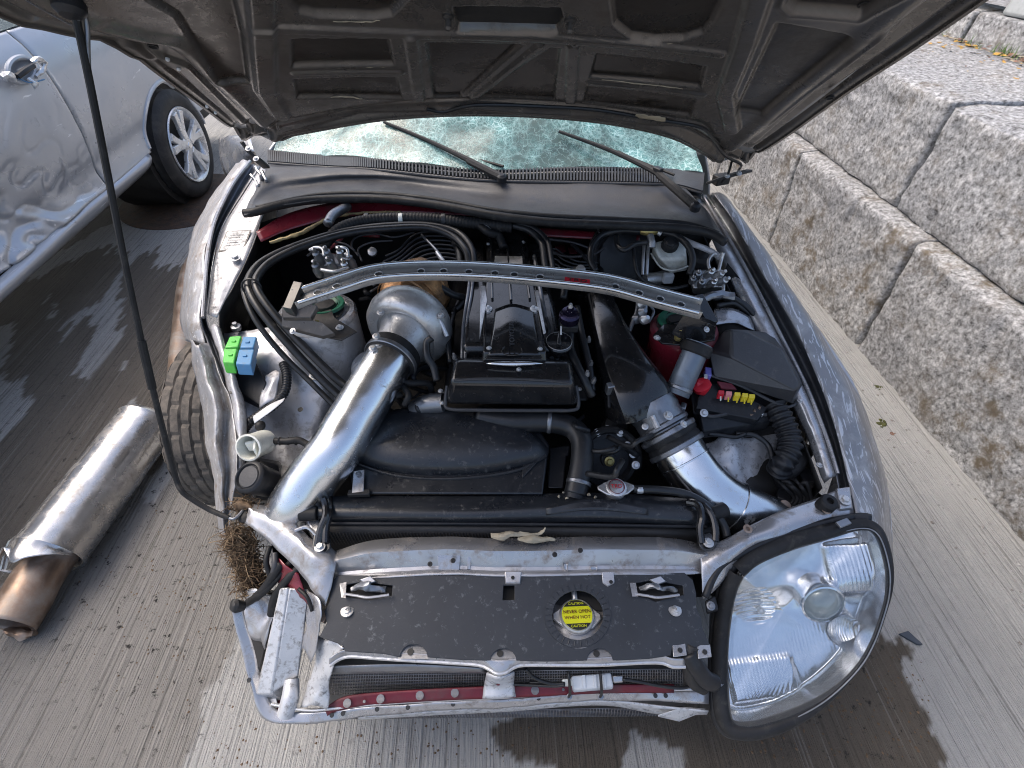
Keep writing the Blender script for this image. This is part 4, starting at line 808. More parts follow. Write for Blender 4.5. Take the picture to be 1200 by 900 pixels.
# ---- bay floor and bulkhead
mb = MB(); mb.surf([[V(-.50, .50, .45), V(-.46, .49, .38), V(0, .49, .34), V(.62, .52, .38), V(.80, .52, .50)], [V(-.66, .85, .52), V(-.60, .9, .40), V(0, .95, .32), V(.68, .9, .38), V(.73, .9, .64)], [V(-.74, 1.2, .66), V(-.68, 1.2, .40), V(0, 1.2, .30), V(.69, 1.2, .38), V(.73, 1.2, .66)], [V(-.80, 1.75, .82), V(-.74, 1.7, .40), V(0, 1.7, .3), V(.69, 1.7, .38), V(.74, 1.7, .82)]], 6, 6, crumple(.012, 6)).build('bay_floor', 'dark', car, smooth=180)
brow = [px(*r) for r in ([(302, 262, .90), (400, 240, .915), (560, 250, .92), (700, 262, .92), (835, 275, .90)], [(310, 275, .84), (405, 262, .84), (560, 268, .85), (700, 282, .85), (828, 292, .84)], [(316, 300, .66), (410, 300, .66), (560, 310, .64), (700, 315, .66), (822, 320, .68)])]
brow.append([V(p.x*1.04, p.y - .02, .26) for p in brow[-1]])
bh = MB().surf(brow, 5, 5, crumple(.01, 8)).build('bulkhead', 'dark', car, smooth=180)
strip('bulkhead_flange', [[(300, 272, .915), (340, 250, .925), (400, 237, .93), (480, 236, .932), (560, 246, .93)], [(306, 284, .895), (345, 268, .90), (405, 254, .905), (480, 250, .91), (560, 254, .92)]], 'maroon', car, 8, 4, solid=.003, smooth=180)
MB().tube([W(*p) for p in ((316, 284, .898), (345, 276, .898), (362, 268, .902), (385, 256, .91), (420, 250, .915), (470, 248, .915))], [.004, .006, .006, .005, .004, .003], 8, 8).warp(crumple(.003, 50)).build('seam_sealer', 'gold', car)
strip('bulkhead_patch', [[(368, 290, .86), (390, 272, .885), (408, 258, .90)], [(378, 300, .84), (398, 284, .865), (412, 268, .885)]], 'maroon', car, 6, 5, solid=.003, smooth=180)
MB().tube([W(*p) for p in ((372, 288, .868), (388, 276, .89), (408, 262, .905))], .0035, 8, 6).build('seam_sealer', 'gold', car)
strip('bulkhead_patch', [[(418, 268, .85), (432, 270, .85), (444, 272, .845)], [(422, 277, .83), (434, 278, .83), (446, 279, .83)]], 'maroon', car, 4, 4, solid=.003)
for q in ([(650, 288), (662, 286), (664, 295), (652, 298)], [(666, 290), (678, 289), (678, 297), (667, 298)]):
    MB().prism([W(a, b, .79) for a, b in q], [W(a, b, .81) for a, b in q]).build('connector', 'redmetal', car, bevel=.003)
MB().surf([[W(620, 266, .90), W(690, 271, .90), W(750, 276, .90)], [W(620, 276, .885), W(690, 280, .885), W(750, 284, .885)]], 5, 3).build('bulkhead_patch', 'maroon', car, solid=.002)
# ---- weather strip, cowl cover and grille
seal = MB().tube([W(*p) for p in ((286, 250, .955), (300, 248, .958), (330, 240, .96), (372, 234, .96), (440, 233, .962), (510, 240, .962), (575, 252, .962), (640, 260, .962), (720, 264, .96), (790, 267, .957), (830, 273, .95), (850, 284, .945))], .0125, 12, 8).build('weather_strip', 'rubber', car, smooth=180)
MB().tube([W(*p) for p in ((300, 244, .965), (372, 229, .966), (440, 227, .968), (510, 234, .968), (575, 246, .968), (640, 253, .968), (720, 257, .966), (800, 262, .96), (842, 274, .952))], .008, 10, 8).build('weather_strip_lip', 'rubber', seal, smooth=180)
cov = strip('cowl_cover', [[(285, 253, .958), (330, 240, .964), (440, 228, .97), (570, 246, .97), (700, 257, .97), (800, 262, .962), (845, 274, .95)], [(292, 236, .962), (335, 222, .945), (440, 213, .945), (570, 230, .945), (700, 240, .945), (795, 246, .945), (838, 262, .95)], [(304, 215, .962), (340, 208, .965), (440, 205, .962), (570, 217, .96), (700, 221, .96), (790, 228, .96), (828, 246, .955)], [(314, 192, .965), (340, 194, .968), (440, 199, .97), (570, 211, .968), (700, 214, .965), (790, 217, .965), (818, 236, .96)]], 'grey_pl', car, 6, 6, crumple(.004, 7, 3), solid=.003, smooth=180)
gr0 = [W(*p) for p in catmull([V(315, 191, .963), V(380, 196, .966), V(440, 199, .97), V(560, 211, .968), V(680, 214, .966), V(780, 217, .965), V(822, 226, .96)], 30)]
gr1 = [W(*p) for p in catmull([V(315, 178, .965), V(380, 184, .968), V(440, 188, .972), V(560, 200, .972), V(680, 198, .972), V(780, 200, .970), V(824, 205, .965)], 30)]
mb = MB()
for a, b in zip(gr0, gr1): 
    d = (b-a); t = V(1, 0, 0)*.0035; mb.prism([a-t-V(0, 0, .004), a+t-V(0, 0, .004), b+t-V(0, 0, .004), b-t-V(0, 0, .004)], [a-t*.7+V(0, 0, .008), a+t*.7+V(0, 0, .008), b+t*.7+V(0, 0, .008), b-t*.7+V(0, 0, .008)])
o = mb.build('grille_slats', 'grey_pl', cov); o['kind'] = 'stuff'
MB().surf([[p - V(0, .01, .014) for p in gr0[::10]], [p + V(0, .01, -.014) for p in gr1[::10]]], 2, 2).build('grille_back', 'dark', cov, solid=.002)
MB().tube(gr1[::6], .006, 8, 3).build('grille_rail', 'grey_pl', cov); MB().tube(gr0[::6], .005, 8, 3).build('grille_rail', 'grey_pl', cov)
# ---- windscreen, pillars, roof and the rest of the shell
wb = [W(*p) for p in ((318, 180, .968), (380, 183, .972), (440, 186, .976), (560, 199, .976), (680, 197, .975), (780, 199, .974), (822, 204, .97))]
wt = [V(-.62+1.22*i/6, 2.50 + .10*(i/6)*(1-i/6)*-2, 1.27 + .06*sin(pi*i/6)) for i in range(7)]
wm = [a.lerp(b, .4) + V(0, 0, .035 - .05*noise.noise(a*5)) for a, b in zip(wb, wt)]
MB().surf([wb, wm, wt], 8, 22, lambda p: crumple(.012, 6, 4)(p) + V(0, .3, 1)*(abs(noise.noise(p*V(1, 1, 1).length*2.4 + V(3, 1, 0)))*.045 - .015)*min(1, max(0, (p.y-1.70)*5))).build('windscreen', 'cracked', car, smooth=180)
MB().surf([[V(-.8, 2.0, .86), V(0, 1.9, .88), V(.75, 1.9, .86)], [V(-.75, 2.35, .93), V(0, 2.3, .96), V(.72, 2.3, .93)], [V(-.75, 2.6, .80), V(0, 2.6, .78), V(.72, 2.6, .80)], [V(-.75, 3.6, .5), V(0, 3.6, .5), V(.72, 3.6, .5)]], 5, 6).build('dashboard', 'grey_pl', car, smooth=180)
MB().tube([wb[0].lerp(wm[0], .3) + V(-.03, 0, -.01), wm[0] + V(-.03, 0, 0), wt[0] + V(-.03, 0, 0)], .03, 10, 6).build('windscreen_pillar', 'silver', car)
MB().tube([wb[-1].lerp(wm[-1], .3) + V(.03, 0, -.01), wm[-1] + V(.03, 0, 0), wt[-1] + V(.03, 0, 0)], .03, 10, 6).build('windscreen_pillar', 'silver', car)
MB().surf([wt[::2], [V(-.60, 3.2, 1.31), V(-.2, 3.2, 1.35), V(.2, 3.2, 1.35), V(.60, 3.2, 1.31)], [V(-.55, 4.1, 1.0), V(-.2, 4.1, 1.03), V(.2, 4.1, 1.03), V(.55, 4.1, 1.0)]], 6, 8).build('roof', 'silver', car, solid=.02, smooth=180)
for sx in (-1, 1):
    MB().surf([[V(sx*.80, 1.95, .95), V(sx*.88, 1.95, .7), V(sx*.84, 1.95, .25)], [V(sx*.80, 3.0, .97), V(sx*.89, 3.0, .7), V(sx*.84, 3.0, .25)], [V(sx*.72, 4.5, .93), V(sx*.82, 4.5, .7), V(sx*.76, 4.5, .3)]], 5, 6).build('door', 'silver', car, solid=.01, smooth=180)
    MB().surf([[V(sx*.64, 2.5, 1.27), V(sx*.79, 2.1, .96)], [V(sx*.61, 3.2, 1.31), V(sx*.79, 3.2, .97)], [V(sx*.56, 4.1, 1.0), V(sx*.74, 4.1, .94)]], 4, 5).build('side_window', 'window', car, smooth=180)
# wipers
def wiper(arm, blade):
    a = MB().tube([W(*p) for p in arm], [.013, .012, .009, .007, .005][:len(arm)], 8, 6).build('wiper', 'rubber', car)
    MB().tube([W(*p) for p in blade], .0045, 6, 6).build('wiper_blade', 'rubber', a)
    MB().lathe([(.015, -.01), (.015, .006), (.008, .012)], W(*arm[0]), (0, -.2, 1), 14).build('wiper_spindle', 'plastic', a)
    return a
wiper([(588, 208, .985), (552, 190, 1.0), (546, 186, 1.005), (500, 164, 1.03), (450, 143, 1.06)], [(590, 195, .99), (540, 180, 1.0), (480, 152, 1.03), (445, 140, 1.06)])
w2 = wiper([(815, 242, .985), (776, 208, 1.005), (765, 200, 1.01), (715, 176, 1.03), (655, 154, 1.06)], [(790, 205, .985), (740, 185, 1.0), (690, 160, 1.03)])
MB().box(W(771, 200, 1.015), (.018, .03, .02), rotz(.6)).build('wiper_clip', 'plastic', w2, bevel=.003)
# ---- inner aprons and strut towers
strip('inner_apron', [[(252, 392, .74), (290, 388, .765), (330, 380, .775), (366, 372, .77), (384, 380, .74)], [(262, 432, .71), (300, 430, .725), (335, 424, .74), (370, 424, .73), (392, 432, .68)], [(272, 470, .67), (310, 464, .665), (345, 458, .68), (378, 462, .67), (398, 468, .62)], [(286, 505, .62), (322, 500, .60), (352, 498, .62), (376, 500, .60), (388, 505, .54)], [(292, 550, .56), (330, 545, .56), (358, 545, .56), (372, 550, .54), (380, 560, .48)], [(296, 590, .50), (330, 592, .52), (352, 596, .50), (368, 600, .48), (378, 604, .42)]], 'silver_bay', car, 8, 8, crumple(.010, 12, 4), solid=.002, smooth=180)
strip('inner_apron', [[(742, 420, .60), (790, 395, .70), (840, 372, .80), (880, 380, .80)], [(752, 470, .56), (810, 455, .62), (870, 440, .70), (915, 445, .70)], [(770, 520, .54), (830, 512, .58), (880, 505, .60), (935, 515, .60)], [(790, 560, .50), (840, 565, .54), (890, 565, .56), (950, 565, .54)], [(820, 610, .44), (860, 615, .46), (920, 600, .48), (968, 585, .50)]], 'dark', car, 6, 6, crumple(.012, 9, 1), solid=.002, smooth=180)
def tower(c, z, r, mat, rimmat, label=None):
    p = W(*c, z); t = MB(); t.lathe([(r*1.12, -.24), (r*1.06, -.10), (r*1.03, -.03), (r*1.03, -.012), (r*.99, 0), (r*.90, .003), (r*.86, -.004), (r*.5, -.004), (0, -.004)], p, (0, .10, 1), 48, caps=False); t.warp(crumple(.004, 9, z))
    o = t.build('strut_tower', mat, car, smooth=60)
    ring = MB(); ring.lathe([(r*1.045, -.012), (r*1.05, -.004), (r*1.0, .004), (r*.88, .006), (r*.86, .0)], p, (0, .10, 1), 48, caps=False); ring.build('tower_rim', rimmat, o)
    return o, p
tl, pl = tower((371, 366), .835, .098, 'silver_bay', 'core')
trr, pr = tower((802, 384), .805, .084, 'maroon', 'redmetal')
trr['label'] = 'strut tower with maroon painted side'
def tower_top(o, p, dx, tri):
    MB().lathe([(.072, .002), (.072, .006), (.05, .008), (0, .008)], p, (0, .1, 1), 36, caps=False).build('tower_plate', 'bracket', o)
    MB().lathe([(.028, .010), (.042, .018), (.050, .019), (.052, .012)], p + V(dx, .012, 0), (0, .1, 1), 32, caps=False).build('spring_seat', 'seat_green', o)
    MB().lathe([(.028, .008), (.026, .018), (0, .020)], p + V(dx, .012, 0), (0, .1, 1), 24, caps=False).build('strut_nut', 'dark', o)
tower_top(tl, pl, .022, 0); tower_top(trr, pr, -.018, 0)
MB().plate(px((352, 372, .855), (388, 362, .858), (392, 372, .856), (418, 388, .85), (400, 398, .848), (368, 392, .848), (338, 386, .852)), [circ(pl + V(.02, .012, .022), .038, 20)], th=.005).build('brace_foot', 'bracket', car, bevel=.001)
MB().plate(px((766, 392, .826), (778, 380, .83), (812, 372, .836), (838, 388, .834), (838, 398, .832), (800, 404, .826), (776, 402, .824)), [circ(pr + V(-.016, .012, .024), .034, 20)], th=.005).build('brace_foot', 'gloss', car, bevel=.001)
MB().lathe([(.008, 0), (.0095, .002), (.0095, .012), (.006, .013), (.006, .030), (.004, .032)], W(375, 388, .856), (0, 0, 1), 6).build('strut_stud', 'brass', car)
MB().lathe([(.008, 0), (.0095, .002), (.0095, .012), (.006, .013), (.006, .034), (.004, .036)], W(794, 398, .83), (0, 0, 1), 6).build('strut_stud', 'brass', car)
bolt(W(398, 384, .854), .008, tl); bolt(W(770, 396, .828), .007, trr); bolt(W(358, 374, .856), .008, tl)

# ---- strut brace
path = catmull(px((346, 352, .926), (376, 342, .934), (406, 332, .942), (436, 323, .950), (470, 319, .953), (520, 318, .954), (580, 320.5, .955), (640, 325.5, .954), (695, 331.5, .950), (725, 337, .944), (757, 346, .935), (790, 355, .926), (821, 363, .917)), 8)
sec = [(-.5, -.12), (-.5, .18), (-.45, .27), (-.38, .18), (-.33, -.02), (.33, -.02), (.38, .18), (.45, .27), (.5, .18), (.5, -.12)]
brace = MB().loft(path, [(a*.055, b*.055) for a, b in sec], (0, -.10, 1)).build('strut_brace', 'smoked', car, smooth=40)
for s_g in (-1, 1):
    MB().loft(path[1:-1], [(s_g*.0245 + .0045*cos(2*pi*i/8), .0098+.0050*sin(2*pi*i/8)) for i in range(8)], (0, -.10, 1)).build('brace_rail', 'pipe', brace, smooth=60)
d = [0.]
for a, b in zip(path, path[1:]): d.append(d[-1] + (b-a).length)
def on_path(f):
    x = d[-1]*f
    for i in range(len(d)-1):
        if d[i+1] >= x: t = (x-d[i])/(d[i+1]-d[i]); return path[i].lerp(path[i+1], t), (path[i+1]-path[i]).normalized()
    return path[-1], (path[-1]-path[-2]).normalized()
def f_of_px(x):
    best = min(range(len(path)), key=lambda i: abs(px_of(path[i])[0]-x)); return d[best]/d[-1]
def px_of(p):
    v = Vector(p)-_C; q = v.dot(_fw); return 600+FPX*v.dot(_rt)/q, 450-FPX*v.dot(_up)/q
for x in (371, 395, 443, 496, 523, 551, 579, 606, 634, 723, 748, 772, 797):
    p, t = on_path(f_of_px(x)); sd = t.cross(V(0, -.1, 1)).normalized(); u = sd.cross(t)
    h = MB(); h.lathe([(.0085, -.004), (.0105, .002), (.0092, .0025), (.0078, -.001), (.007, -.008)], p + u*.0005, u, 18, caps=False); ho = h.build('brace_hole_rim', 'cast', brace)
    MB().lathe([(.0078, .0005), (0, .0006)], p, u, 18, caps=False).build('brace_hole', 'ink', brace)
p, t = on_path(f_of_px(675)); sd = t.cross(V(0, -.1, 1)).normalized(); u = sd.cross(t)
MB().prism([p + t*a + sd*b - u*.001 for a, b in ((-.031, -.0085), (.031, -.0085), (.031, .0085), (-.031, .0085))], [p + t*a + sd*b + u*.002 for a, b in ((-.031, -.008), (.031, -.008), (.031, .008), (-.031, .008))]).build('badge', 'red', brace)
text('TRD', .0150, p + u*.0027, t, u, 'bracket', brace, 'badge_lettering', sx=1.7)
# end brackets
def slab(name, quad, th, mat, parent, bevel=.0012, up=(0, 0, 1)):
    q = px(*quad); u = Vector(up)*th; return MB().prism([p-u for p in q], q).build(name, mat, parent, bevel=bevel)
slab('brace_end', [(331, 360, .925), (344, 329, .950), (354, 331, .952), (341, 362, .927)], .035, 'bracket', brace, up=(-.2, 0, .95))
slab('brace_end', [(330, 358, .918), (343, 360, .920), (352, 352, .930), (372, 358, .922), (364, 372, .905), (331, 372, .900)], .014, 'bracket', brace)
slab('brace_end', [(330, 371, .898), (350, 371, .900), (378, 378, .893), (392, 390, .878), (378, 394, .870), (330, 382, .880)], .010, 'bracket', brace)
slab('brace_end', [(813, 346, .935), (824, 344, .935), (842, 376, .888), (830, 380, .885)], .035, 'gloss', brace, up=(.2, 0, .95))
slab('brace_end', [(800, 370, .905), (826, 372, .905), (840, 378, .888), (838, 392, .850), (808, 398, .842), (788, 388, .86)], .010, 'gloss', brace)
bolt(W(343, 388, .885), .006, brace, (-.2, -.5, .8)); bolt(W(828, 386, .874), .006, brace, (.2, -.5, .8))

# ---- engine
eng = MB().prism(px((520, 470, .45), (690, 470, .45), (650, 290, .45), (530, 290, .45)), px((520, 470, .70), (690, 470, .70), (655, 290, .76), (540, 290, .76))).build('engine', 'dark', car, bevel=.01)
def loaf(name, l0, l1, r0, r1, z0, z1, depth, mat, parent, bev=.012):
    """long rounded cover running front to rear: front-left, front-right, rear-left, rear-right pixels"""
    top = [W(*l0, z0), W(*r0, z0), W(*r1, z1), W(*l1, z1)]; c = sum(top, V(0, 0, 0))/4
    bot = [p + (p-c)*.10 - V(0, 0, depth) for p in top]
    return MB().prism(bot, top).build(name, mat, parent, bevel=bev, seg=4)
loaf('cam_cover', (541, 406), (547, 282), (578, 406), (568, 282), .83, .855, .10, 'gloss', eng, .016)
loaf('cam_cover', (632, 406), (612, 282), (660, 406), (637, 282), .83, .855, .10, 'gloss', eng, .016)
loaf('coil_cover', (566, 412), (571, 270), (640, 412), (616, 270), .850, .872, .06, 'gloss', eng, .006)
# raised spine and ribs of the coil cover
MB().surf([px((572, 416, .848), (600, 416, .852), (634, 416, .848)), px((576, 392, .856), (602, 386, .868), (630, 392, .856)), px((580, 362, .857), (601, 356, .868), (626, 362, .857))], 8, 6).build('cover_crest', 'gloss', eng, solid=.004, smooth=180)
MB().tube(px((599, 352, .864), (597, 325, .868), (595, 290, .874)), .004, 8, 4).build('cover_rib', 'gloss', eng)
for a, b in (((577, 350), (575, 280)), ((621, 350), (611, 280))): MB().tube([W(*a, .862), W(*b, .876)], .0035, 8, 3).build('cover_rib', 'gloss', eng)
for p in ((573, 408, .853), (633, 409, .853), (572, 360, .860), (625, 360, .860), (572, 286, .876), (613, 284, .876), (572, 366, .856), (627, 366, .856)): bolt(W(*p), .0052, eng)
for p in ((572, 362), (626, 362)): MB().lathe([(.012, 0), (.011, .002), (.006, .003)], W(*p, .858), (0, 0, 1), 16).build('cover_washer', 'cast', eng)
# light triangular gaps of bright metal beside the cover; wide plate paints a reflection
for q in ([(563, 335), (569, 335), (571, 352), (562, 398)], [(626, 340), (631, 340), (640, 390), (637, 392)], [(580, 300), (612, 300), (613, 312), (579, 312)]):
    MB().prism([W(a, b, .855) for a, b in q], [W(a, b, .874 if q[0][1] == 300 else .862) for a, b in q]).build('cover_edge', 'cast', eng, bevel=.001)
emb = MB()
ec = W(600, 411, .853); en = V(0, -.12, 1).normalized()
def ell(c, a, b, r, n=28): return [c + V(a*cos(2*pi*i/n), b*sin(2*pi*i/n), b*sin(2*pi*i/n)*.12) for i in range(n+1)]
for a, b, dx, dy in ((.024, .0155, 0, 0), (.0085, .0145, 0, 0), (.019, .0065, 0, .006)): emb.tube(ell(ec + V(dx, dy, .001), a, b, 0), .0017, 6, 2)
emb.build('maker_emblem', 'gloss', eng)
text('TOYOTA', .017, W(600, 391, .871), V(.02, 1, .06), V(0, -.1, 1), 'grey_pl', eng, 'cast_lettering', .0015, 1.15)
# oil filler cap
oc = W(655, 402, .835); cap = MB(); cap.lathe([(.026, -.02), (.028, -.006), (.033, -.004), (.034, .002), (.031, .006), (.012, .007), (0, .007)], oc, (0, -.1, 1), 32, caps=False); oco = cap.build('oil_cap', 'gloss', eng)
MB().box(oc + V(0, 0, .013), (.009, .05, .012), rotz(-.15)).build('cap_grip', 'gloss', oco, bevel=.002)
MB().lathe([(.030, 0), (.0325, .003), (.031, .004)], oc + V(0, 0, .004), (0, -.1, 1), 32, caps=False).build('cap_ring', 'smoked', oco)
MB().box(oc + V(.006, .022, .022), (.004, .03, .004), rotz(-.1)).build('cap_mark', 'ink_white', oco)
# timing cover at the front
T = px((534, 421, .835), (668, 423, .835), (673, 449, .822), (527, 446, .822)); Bm = px((530, 415, .76), (672, 417, .76), (678, 478, .742), (522, 476, .742))
tc_ = MB().prism(Bm, T).build('timing_cover', 'gloss', eng, bevel=.014, seg=4, smooth=50)
MB().tube(px((524, 452, .78), (522, 470, .752), (526, 479, .742), (560, 480.5, .742), (600, 481, .742), (645, 481, .742), (672, 480.5, .742), (678, 474, .748), (675, 452, .78)), .0045, 8, 5).build('cover_flange', 'grey_pl', tc_)
MB().tube(px((532, 446, .823), (560, 444, .826), (600, 444, .826), (640, 446, .826), (668, 449, .823)), .0030, 8, 5).build('cover_ridge', 'grey_pl', tc_)
MB().loft(px((570, 426, .842), (580, 426, .842), (602, 426, .842), (624, 426, .842), (636, 426, .842)), [(-.5, 0), (-.3, .3), (0, .4), (.3, .3), (.5, 0), (0, -.3)], (0, -.2, 1), scales=[.002, .010, .017, .010, .002]).build('chrome_trim', 'chrome', eng, smooth=180)
for p in ((608, 433, .837), (516, 458, .76), (679, 456, .76), (518, 472, .75)): bolt(W(*p), .005, tc_)
slab('timing_front', [(574, 412, .848), (632, 413, .848), (636, 422, .838), (568, 421, .838)], .01, 'gloss', tc_)
# things below the front of the engine
MB().tube(px((485, 480, .70), (500, 474, .72), (520, 472, .73)), [.022, .026, .024], 14, 5).build('water_outlet', 'gun', eng)
for i, (x0, z) in enumerate(((545, .70), (590, .70), (640, .70))): MB().box(W(x0, 492, z), (.05, .03, .03), rotz(.1*i)).build('engine_bracket', 'dark', eng, bevel=.004)
pul = W(714, 540, .60); MB().lathe([(.068, -.04), (.072, -.03), (.066, -.024), (.072, -.018), (.066, -.012), (.072, -.006), (.070, .0), (.060, .001), (.055, -.02), (.02, -.02), (.018, -.01), (0, -.008)], pul, (0, -.75, .65), 48, caps=False).build('pulley', 'plastic', eng)
bolt(pul + V(0, -.002, -.0), .010, eng, (0, -.75, .65), 'brass')
MB().tube([pul + V(.075*cos(a), .05*sin(a), .06*sin(a)+.004) for a in [pi*i/10 for i in range(-1, 12)]], .010, 8, 2).build('drive_belt', 'rubber', eng)
for p in ((712, 503, .66), (727, 507, .66), (735, 522, .64), (700, 507, .66), (742, 532, .63), (745, 545, .62)): bolt(W(*p), .008, eng, (0, -.6, .8))
MB().lathe([(.03, -.06), (.034, -.02), (.03, 0), (.016, .006), (0, .006)], W(722, 500, .63), (0, -.5, .85), 28, caps=False).build('alternator', 'dark', eng)
# fuel regulator, sensors and lines beside the cam cover
reg = MB().lathe([(.018, -.03), (.022, -.012), (.026, -.008), (.026, .010), (.022, .014), (.020, .02), (.010, .022), (.009, .034), (.004, .036)], W(667, 372, .86), (0, -.1, 1), 24).build('pressure_regulator', 'anodised', eng)
MB().lathe([(.009, .02), (.010, .026), (.007, .034), (.004, .046)], W(667, 372, .86), (0, -.1, 1), 6).build('regulator_nut', 'cast', reg)
MB().box(W(667, 384, .835), (.045, .02, .02)).build('regulator_base', 'dark', reg, bevel=.003)
for i, (x, y) in enumerate(((648, 372), (655, 380), (646, 388), (690, 400), (692, 428), (695, 448), (688, 440), (524, 395), (530, 372), (533, 420), (536, 350))):
    MB().lathe([(.006, 0), (.006, .01), (.004, .014), (.003, .02)], W(x, y, .79), (.1*(i % 3 - 1), -.2, 1), 10).build('fitting', ('cast', 'gun', 'gun')[i % 3], eng)
def hose(pts, r, mat='hose', parent=None, n=10, name='hose', **kw): return MB().tube(px(*pts), r, n, 7, **kw).build(name, mat, parent or car, smooth=180)
hose([(668, 390, .82), (668, 408, .81), (676, 428, .80), (686, 448, .78), (694, 464, .75)], .011, parent=eng)
hose([(676, 360, .82), (682, 392, .81), (690, 425, .79), (694, 458, .76)], .009, parent=eng)
hose([(660, 350, .84), (664, 330, .86), (676, 315, .87)], .010, parent=eng)
hose([(538, 352, .80), (530, 372, .80), (526, 400, .79), (528, 425, .77)], .008, parent=eng)
hose([(505, 330, .88), (530, 345, .84), (545, 350, .82), (535, 362, .80), (524, 364, .79)], .010, parent=eng)
for i in range(2): MB().tube(px((541+4*i, 430, .80), (543+4*i, 380, .83), (549+4*i, 340, .85), (553+3*i, 300, .86)), .0045, 8, 5).build('fuel_rail', 'gun', eng)
MB().tube(px((648, 430, .79), (642, 390, .82), (634, 345, .86), (626, 300, .87)), .006, 8, 5).build('fuel_rail', 'gun', eng)
hose([(636, 402, .81), (644, 388, .84), (640, 372, .85)], .004, parent=eng, name='breather')
text('IV', .012, W(865, 478, .69), V(1, .15, 0), V(0, -.6, .8), 'ink_white', car, 'box_lettering')
# intake plenum on the right of the engine
pn = MB().loft(catmull(px((690, 300, .82), (699, 340, .80), (715, 390, .785), (731, 430, .765), (746, 462, .735), (752, 482, .70)), 6), [(-.5, .0), (-.44, .25), (-.3, .34), (.3, .34), (.44, .25), (.5, 0), (.44, -.4), (-.44, -.4)], (0, -.2, 1), scales=catmull([.062, .074, .095, .128, .156, .160], 6)).build('intake_plenum', 'gloss', eng, bevel=.004, smooth=50)
MB().tube(px((690, 345, .815), (698, 380, .805), (706, 412, .79), (712, 440, .77), (714, 478, .73)), .0045, 8, 5).build('plenum_flange', 'plastic', pn)
for i in range(12): 
    p = W(688 + i*2.2, 340 + i*10, .80 - i*.005); MB().box(p, (.02, .008, .02), rotz(.3)).build('injector_clip', 'dark', pn, bevel=.001) if i % 2 else bolt(p, .005, pn)
MB().box(W(717, 455, .765), (.03, .018, .03), rotz(.2)).build('vacuum_port', 'gun', pn, bevel=.003)
# throttle and intake pipe on the right
t0, t1 = W(768, 484, .70), W(790, 520, .66); ta = (t1-t0).normalized()
th_ = MB().lathe([(.055, -.03), (.062, -.025), (.064, 0), (.0615, .006), (.0615, .030), (.066, .034), (.066, .042), (.060, .046), (.058, .07)], t0, ta, 48).build('throttle_body', 'gun', car, smooth=40)
for a in (.6, 1.3, 2.0, 2.7): 
    q = t0 + ta*.02 + (ta.orthogonal().normalized()*cos(a) + ta.cross(ta.orthogonal().normalized())*sin(a))*.066; MB().box(q, (.014, .022, .014), rotz(a)).build('throttle_lug', 'gun', th_, bevel=.003)
bolt(W(783, 487, .775), .009, th_, (.2, -.3, 1)); bolt(W(801, 497, .765), .007, th_, (.4, -.3, 1)); bolt(W(756, 500, .755), .006, th_, (-.3, -.4, 1)); 
MB().tube([W(764, 488, .768), W(771, 502, .758)], .007, 8, 4).build('throttle_screw', 'cast', th_)
MB().lathe([(.066, 0), (.070, .006), (.070, .022), (.066, .028), (.069, .034), (.069, .046), (.065, .05)], t0 + ta*.050, ta, 44).build('silicone_coupler', 'rubber', car)
for h in (.052, .092): MB().lathe([(.0705, 0), (.0725, .002), (.0725, .011), (.0705, .013)], t0 + ta*h, ta, 44).build('hose_clamp', 'gun', car)
ip = MB().tube([t0 + ta*.095, W(806, 545, .640), W(826, 570, .615), W(852, 590, .590), W(884, 604, .565), W(915, 618, .53)], [.063, .063, .063, .062, .061, .06], 36, 8).build('intake_pipe', 'pipe', car, smooth=180)
MB().lathe([(.0615, -.003), (.0645, -.0015), (.0645, .0015), (.0615, .003)], W(858, 592.5, .586), (W(884, 604, .565)-W(836, 577, .607)), 40, caps=False).build('weld_bead', 'pipe', ip)
MB().lathe([(.0625, -.003), (.0655, -.0015), (.0655, .0015), (.0625, .003)], W(803, 541, .643), ta, 40, caps=False).build('pipe_bead', 'pipe', ip)
# ---- turbocharger and its pipe
tcx = W(479, 390, .805); tax = ((W(432, 466, .775) - tcx).normalized() + V(0, 0, .06)).normalized()
comp = MB()
comp.lathe([(.03, -.085), (.075, -.082), (.098, -.070), (.113, -.046), (.117, -.020), (.112, .004), (.101, .018), (.090, .021), (.083, .017), (.081, .010), (.076, .010), (.072, .020), (.067, .034), (.064, .05), (.060, .075)], tcx, tax, 64, rmod=lambda i, j: .008*cos(2*pi*j/64+1.0) if i < 8 else 0)
turbo = comp.build('turbocharger', 'cast', car, smooth=50)
hw = W(481, 352, .83)
mb = MB(); mb.lathe([(.02, -.10), (.07, -.095), (.086, -.07), (.090, -.02), (.084, .02), (.07, .05), (.04, .06)], hw, tax, 40, rmod=lambda i, j: .004*noise.noise(V(i*1.3, j*.7, 0)) + .003*(j % 5 == 0)); mb.warp(crumple(.006, 28, 1)); mb.build('turbine_wrap', 'wrap', turbo, smooth=30)
for h in (-.065, -.03, .005): MB().lathe([(.090, -.003), (.0925, 0), (.090, .003)], hw, tax, 40, caps=False) .lathe([(.088, .010), (.090, .013), (.087, .016)], hw + tax*h, tax, 40, caps=False).build('wrap_band', 'wrap', turbo)
MB().tube(px((483, 348, .90), (492, 345, .905), (503, 356, .89), (516, 376, .86), (524, 394, .83)), .006, 10, 6).build('oil_line', 'cast', turbo)
hose([(506, 396, .86), (500, 402, .85), (501, 418, .83), (508, 430, .81), (512, 446, .79)], .009, parent=turbo, name='boost_hose')
for p in ((441, 394, .872), (437, 408, .860), (446, 366, .885), (516, 370, .875)): bolt(W(*p), .0075, turbo, -tax*.2 + V(0, -.4, .9))
k0 = tcx + tax*.068
MB().lathe([(.062, 0), (.067, .004), (.067, .04), (.062, .044)], k0, tax, 44).build('silicone_coupler', 'rubber', car)
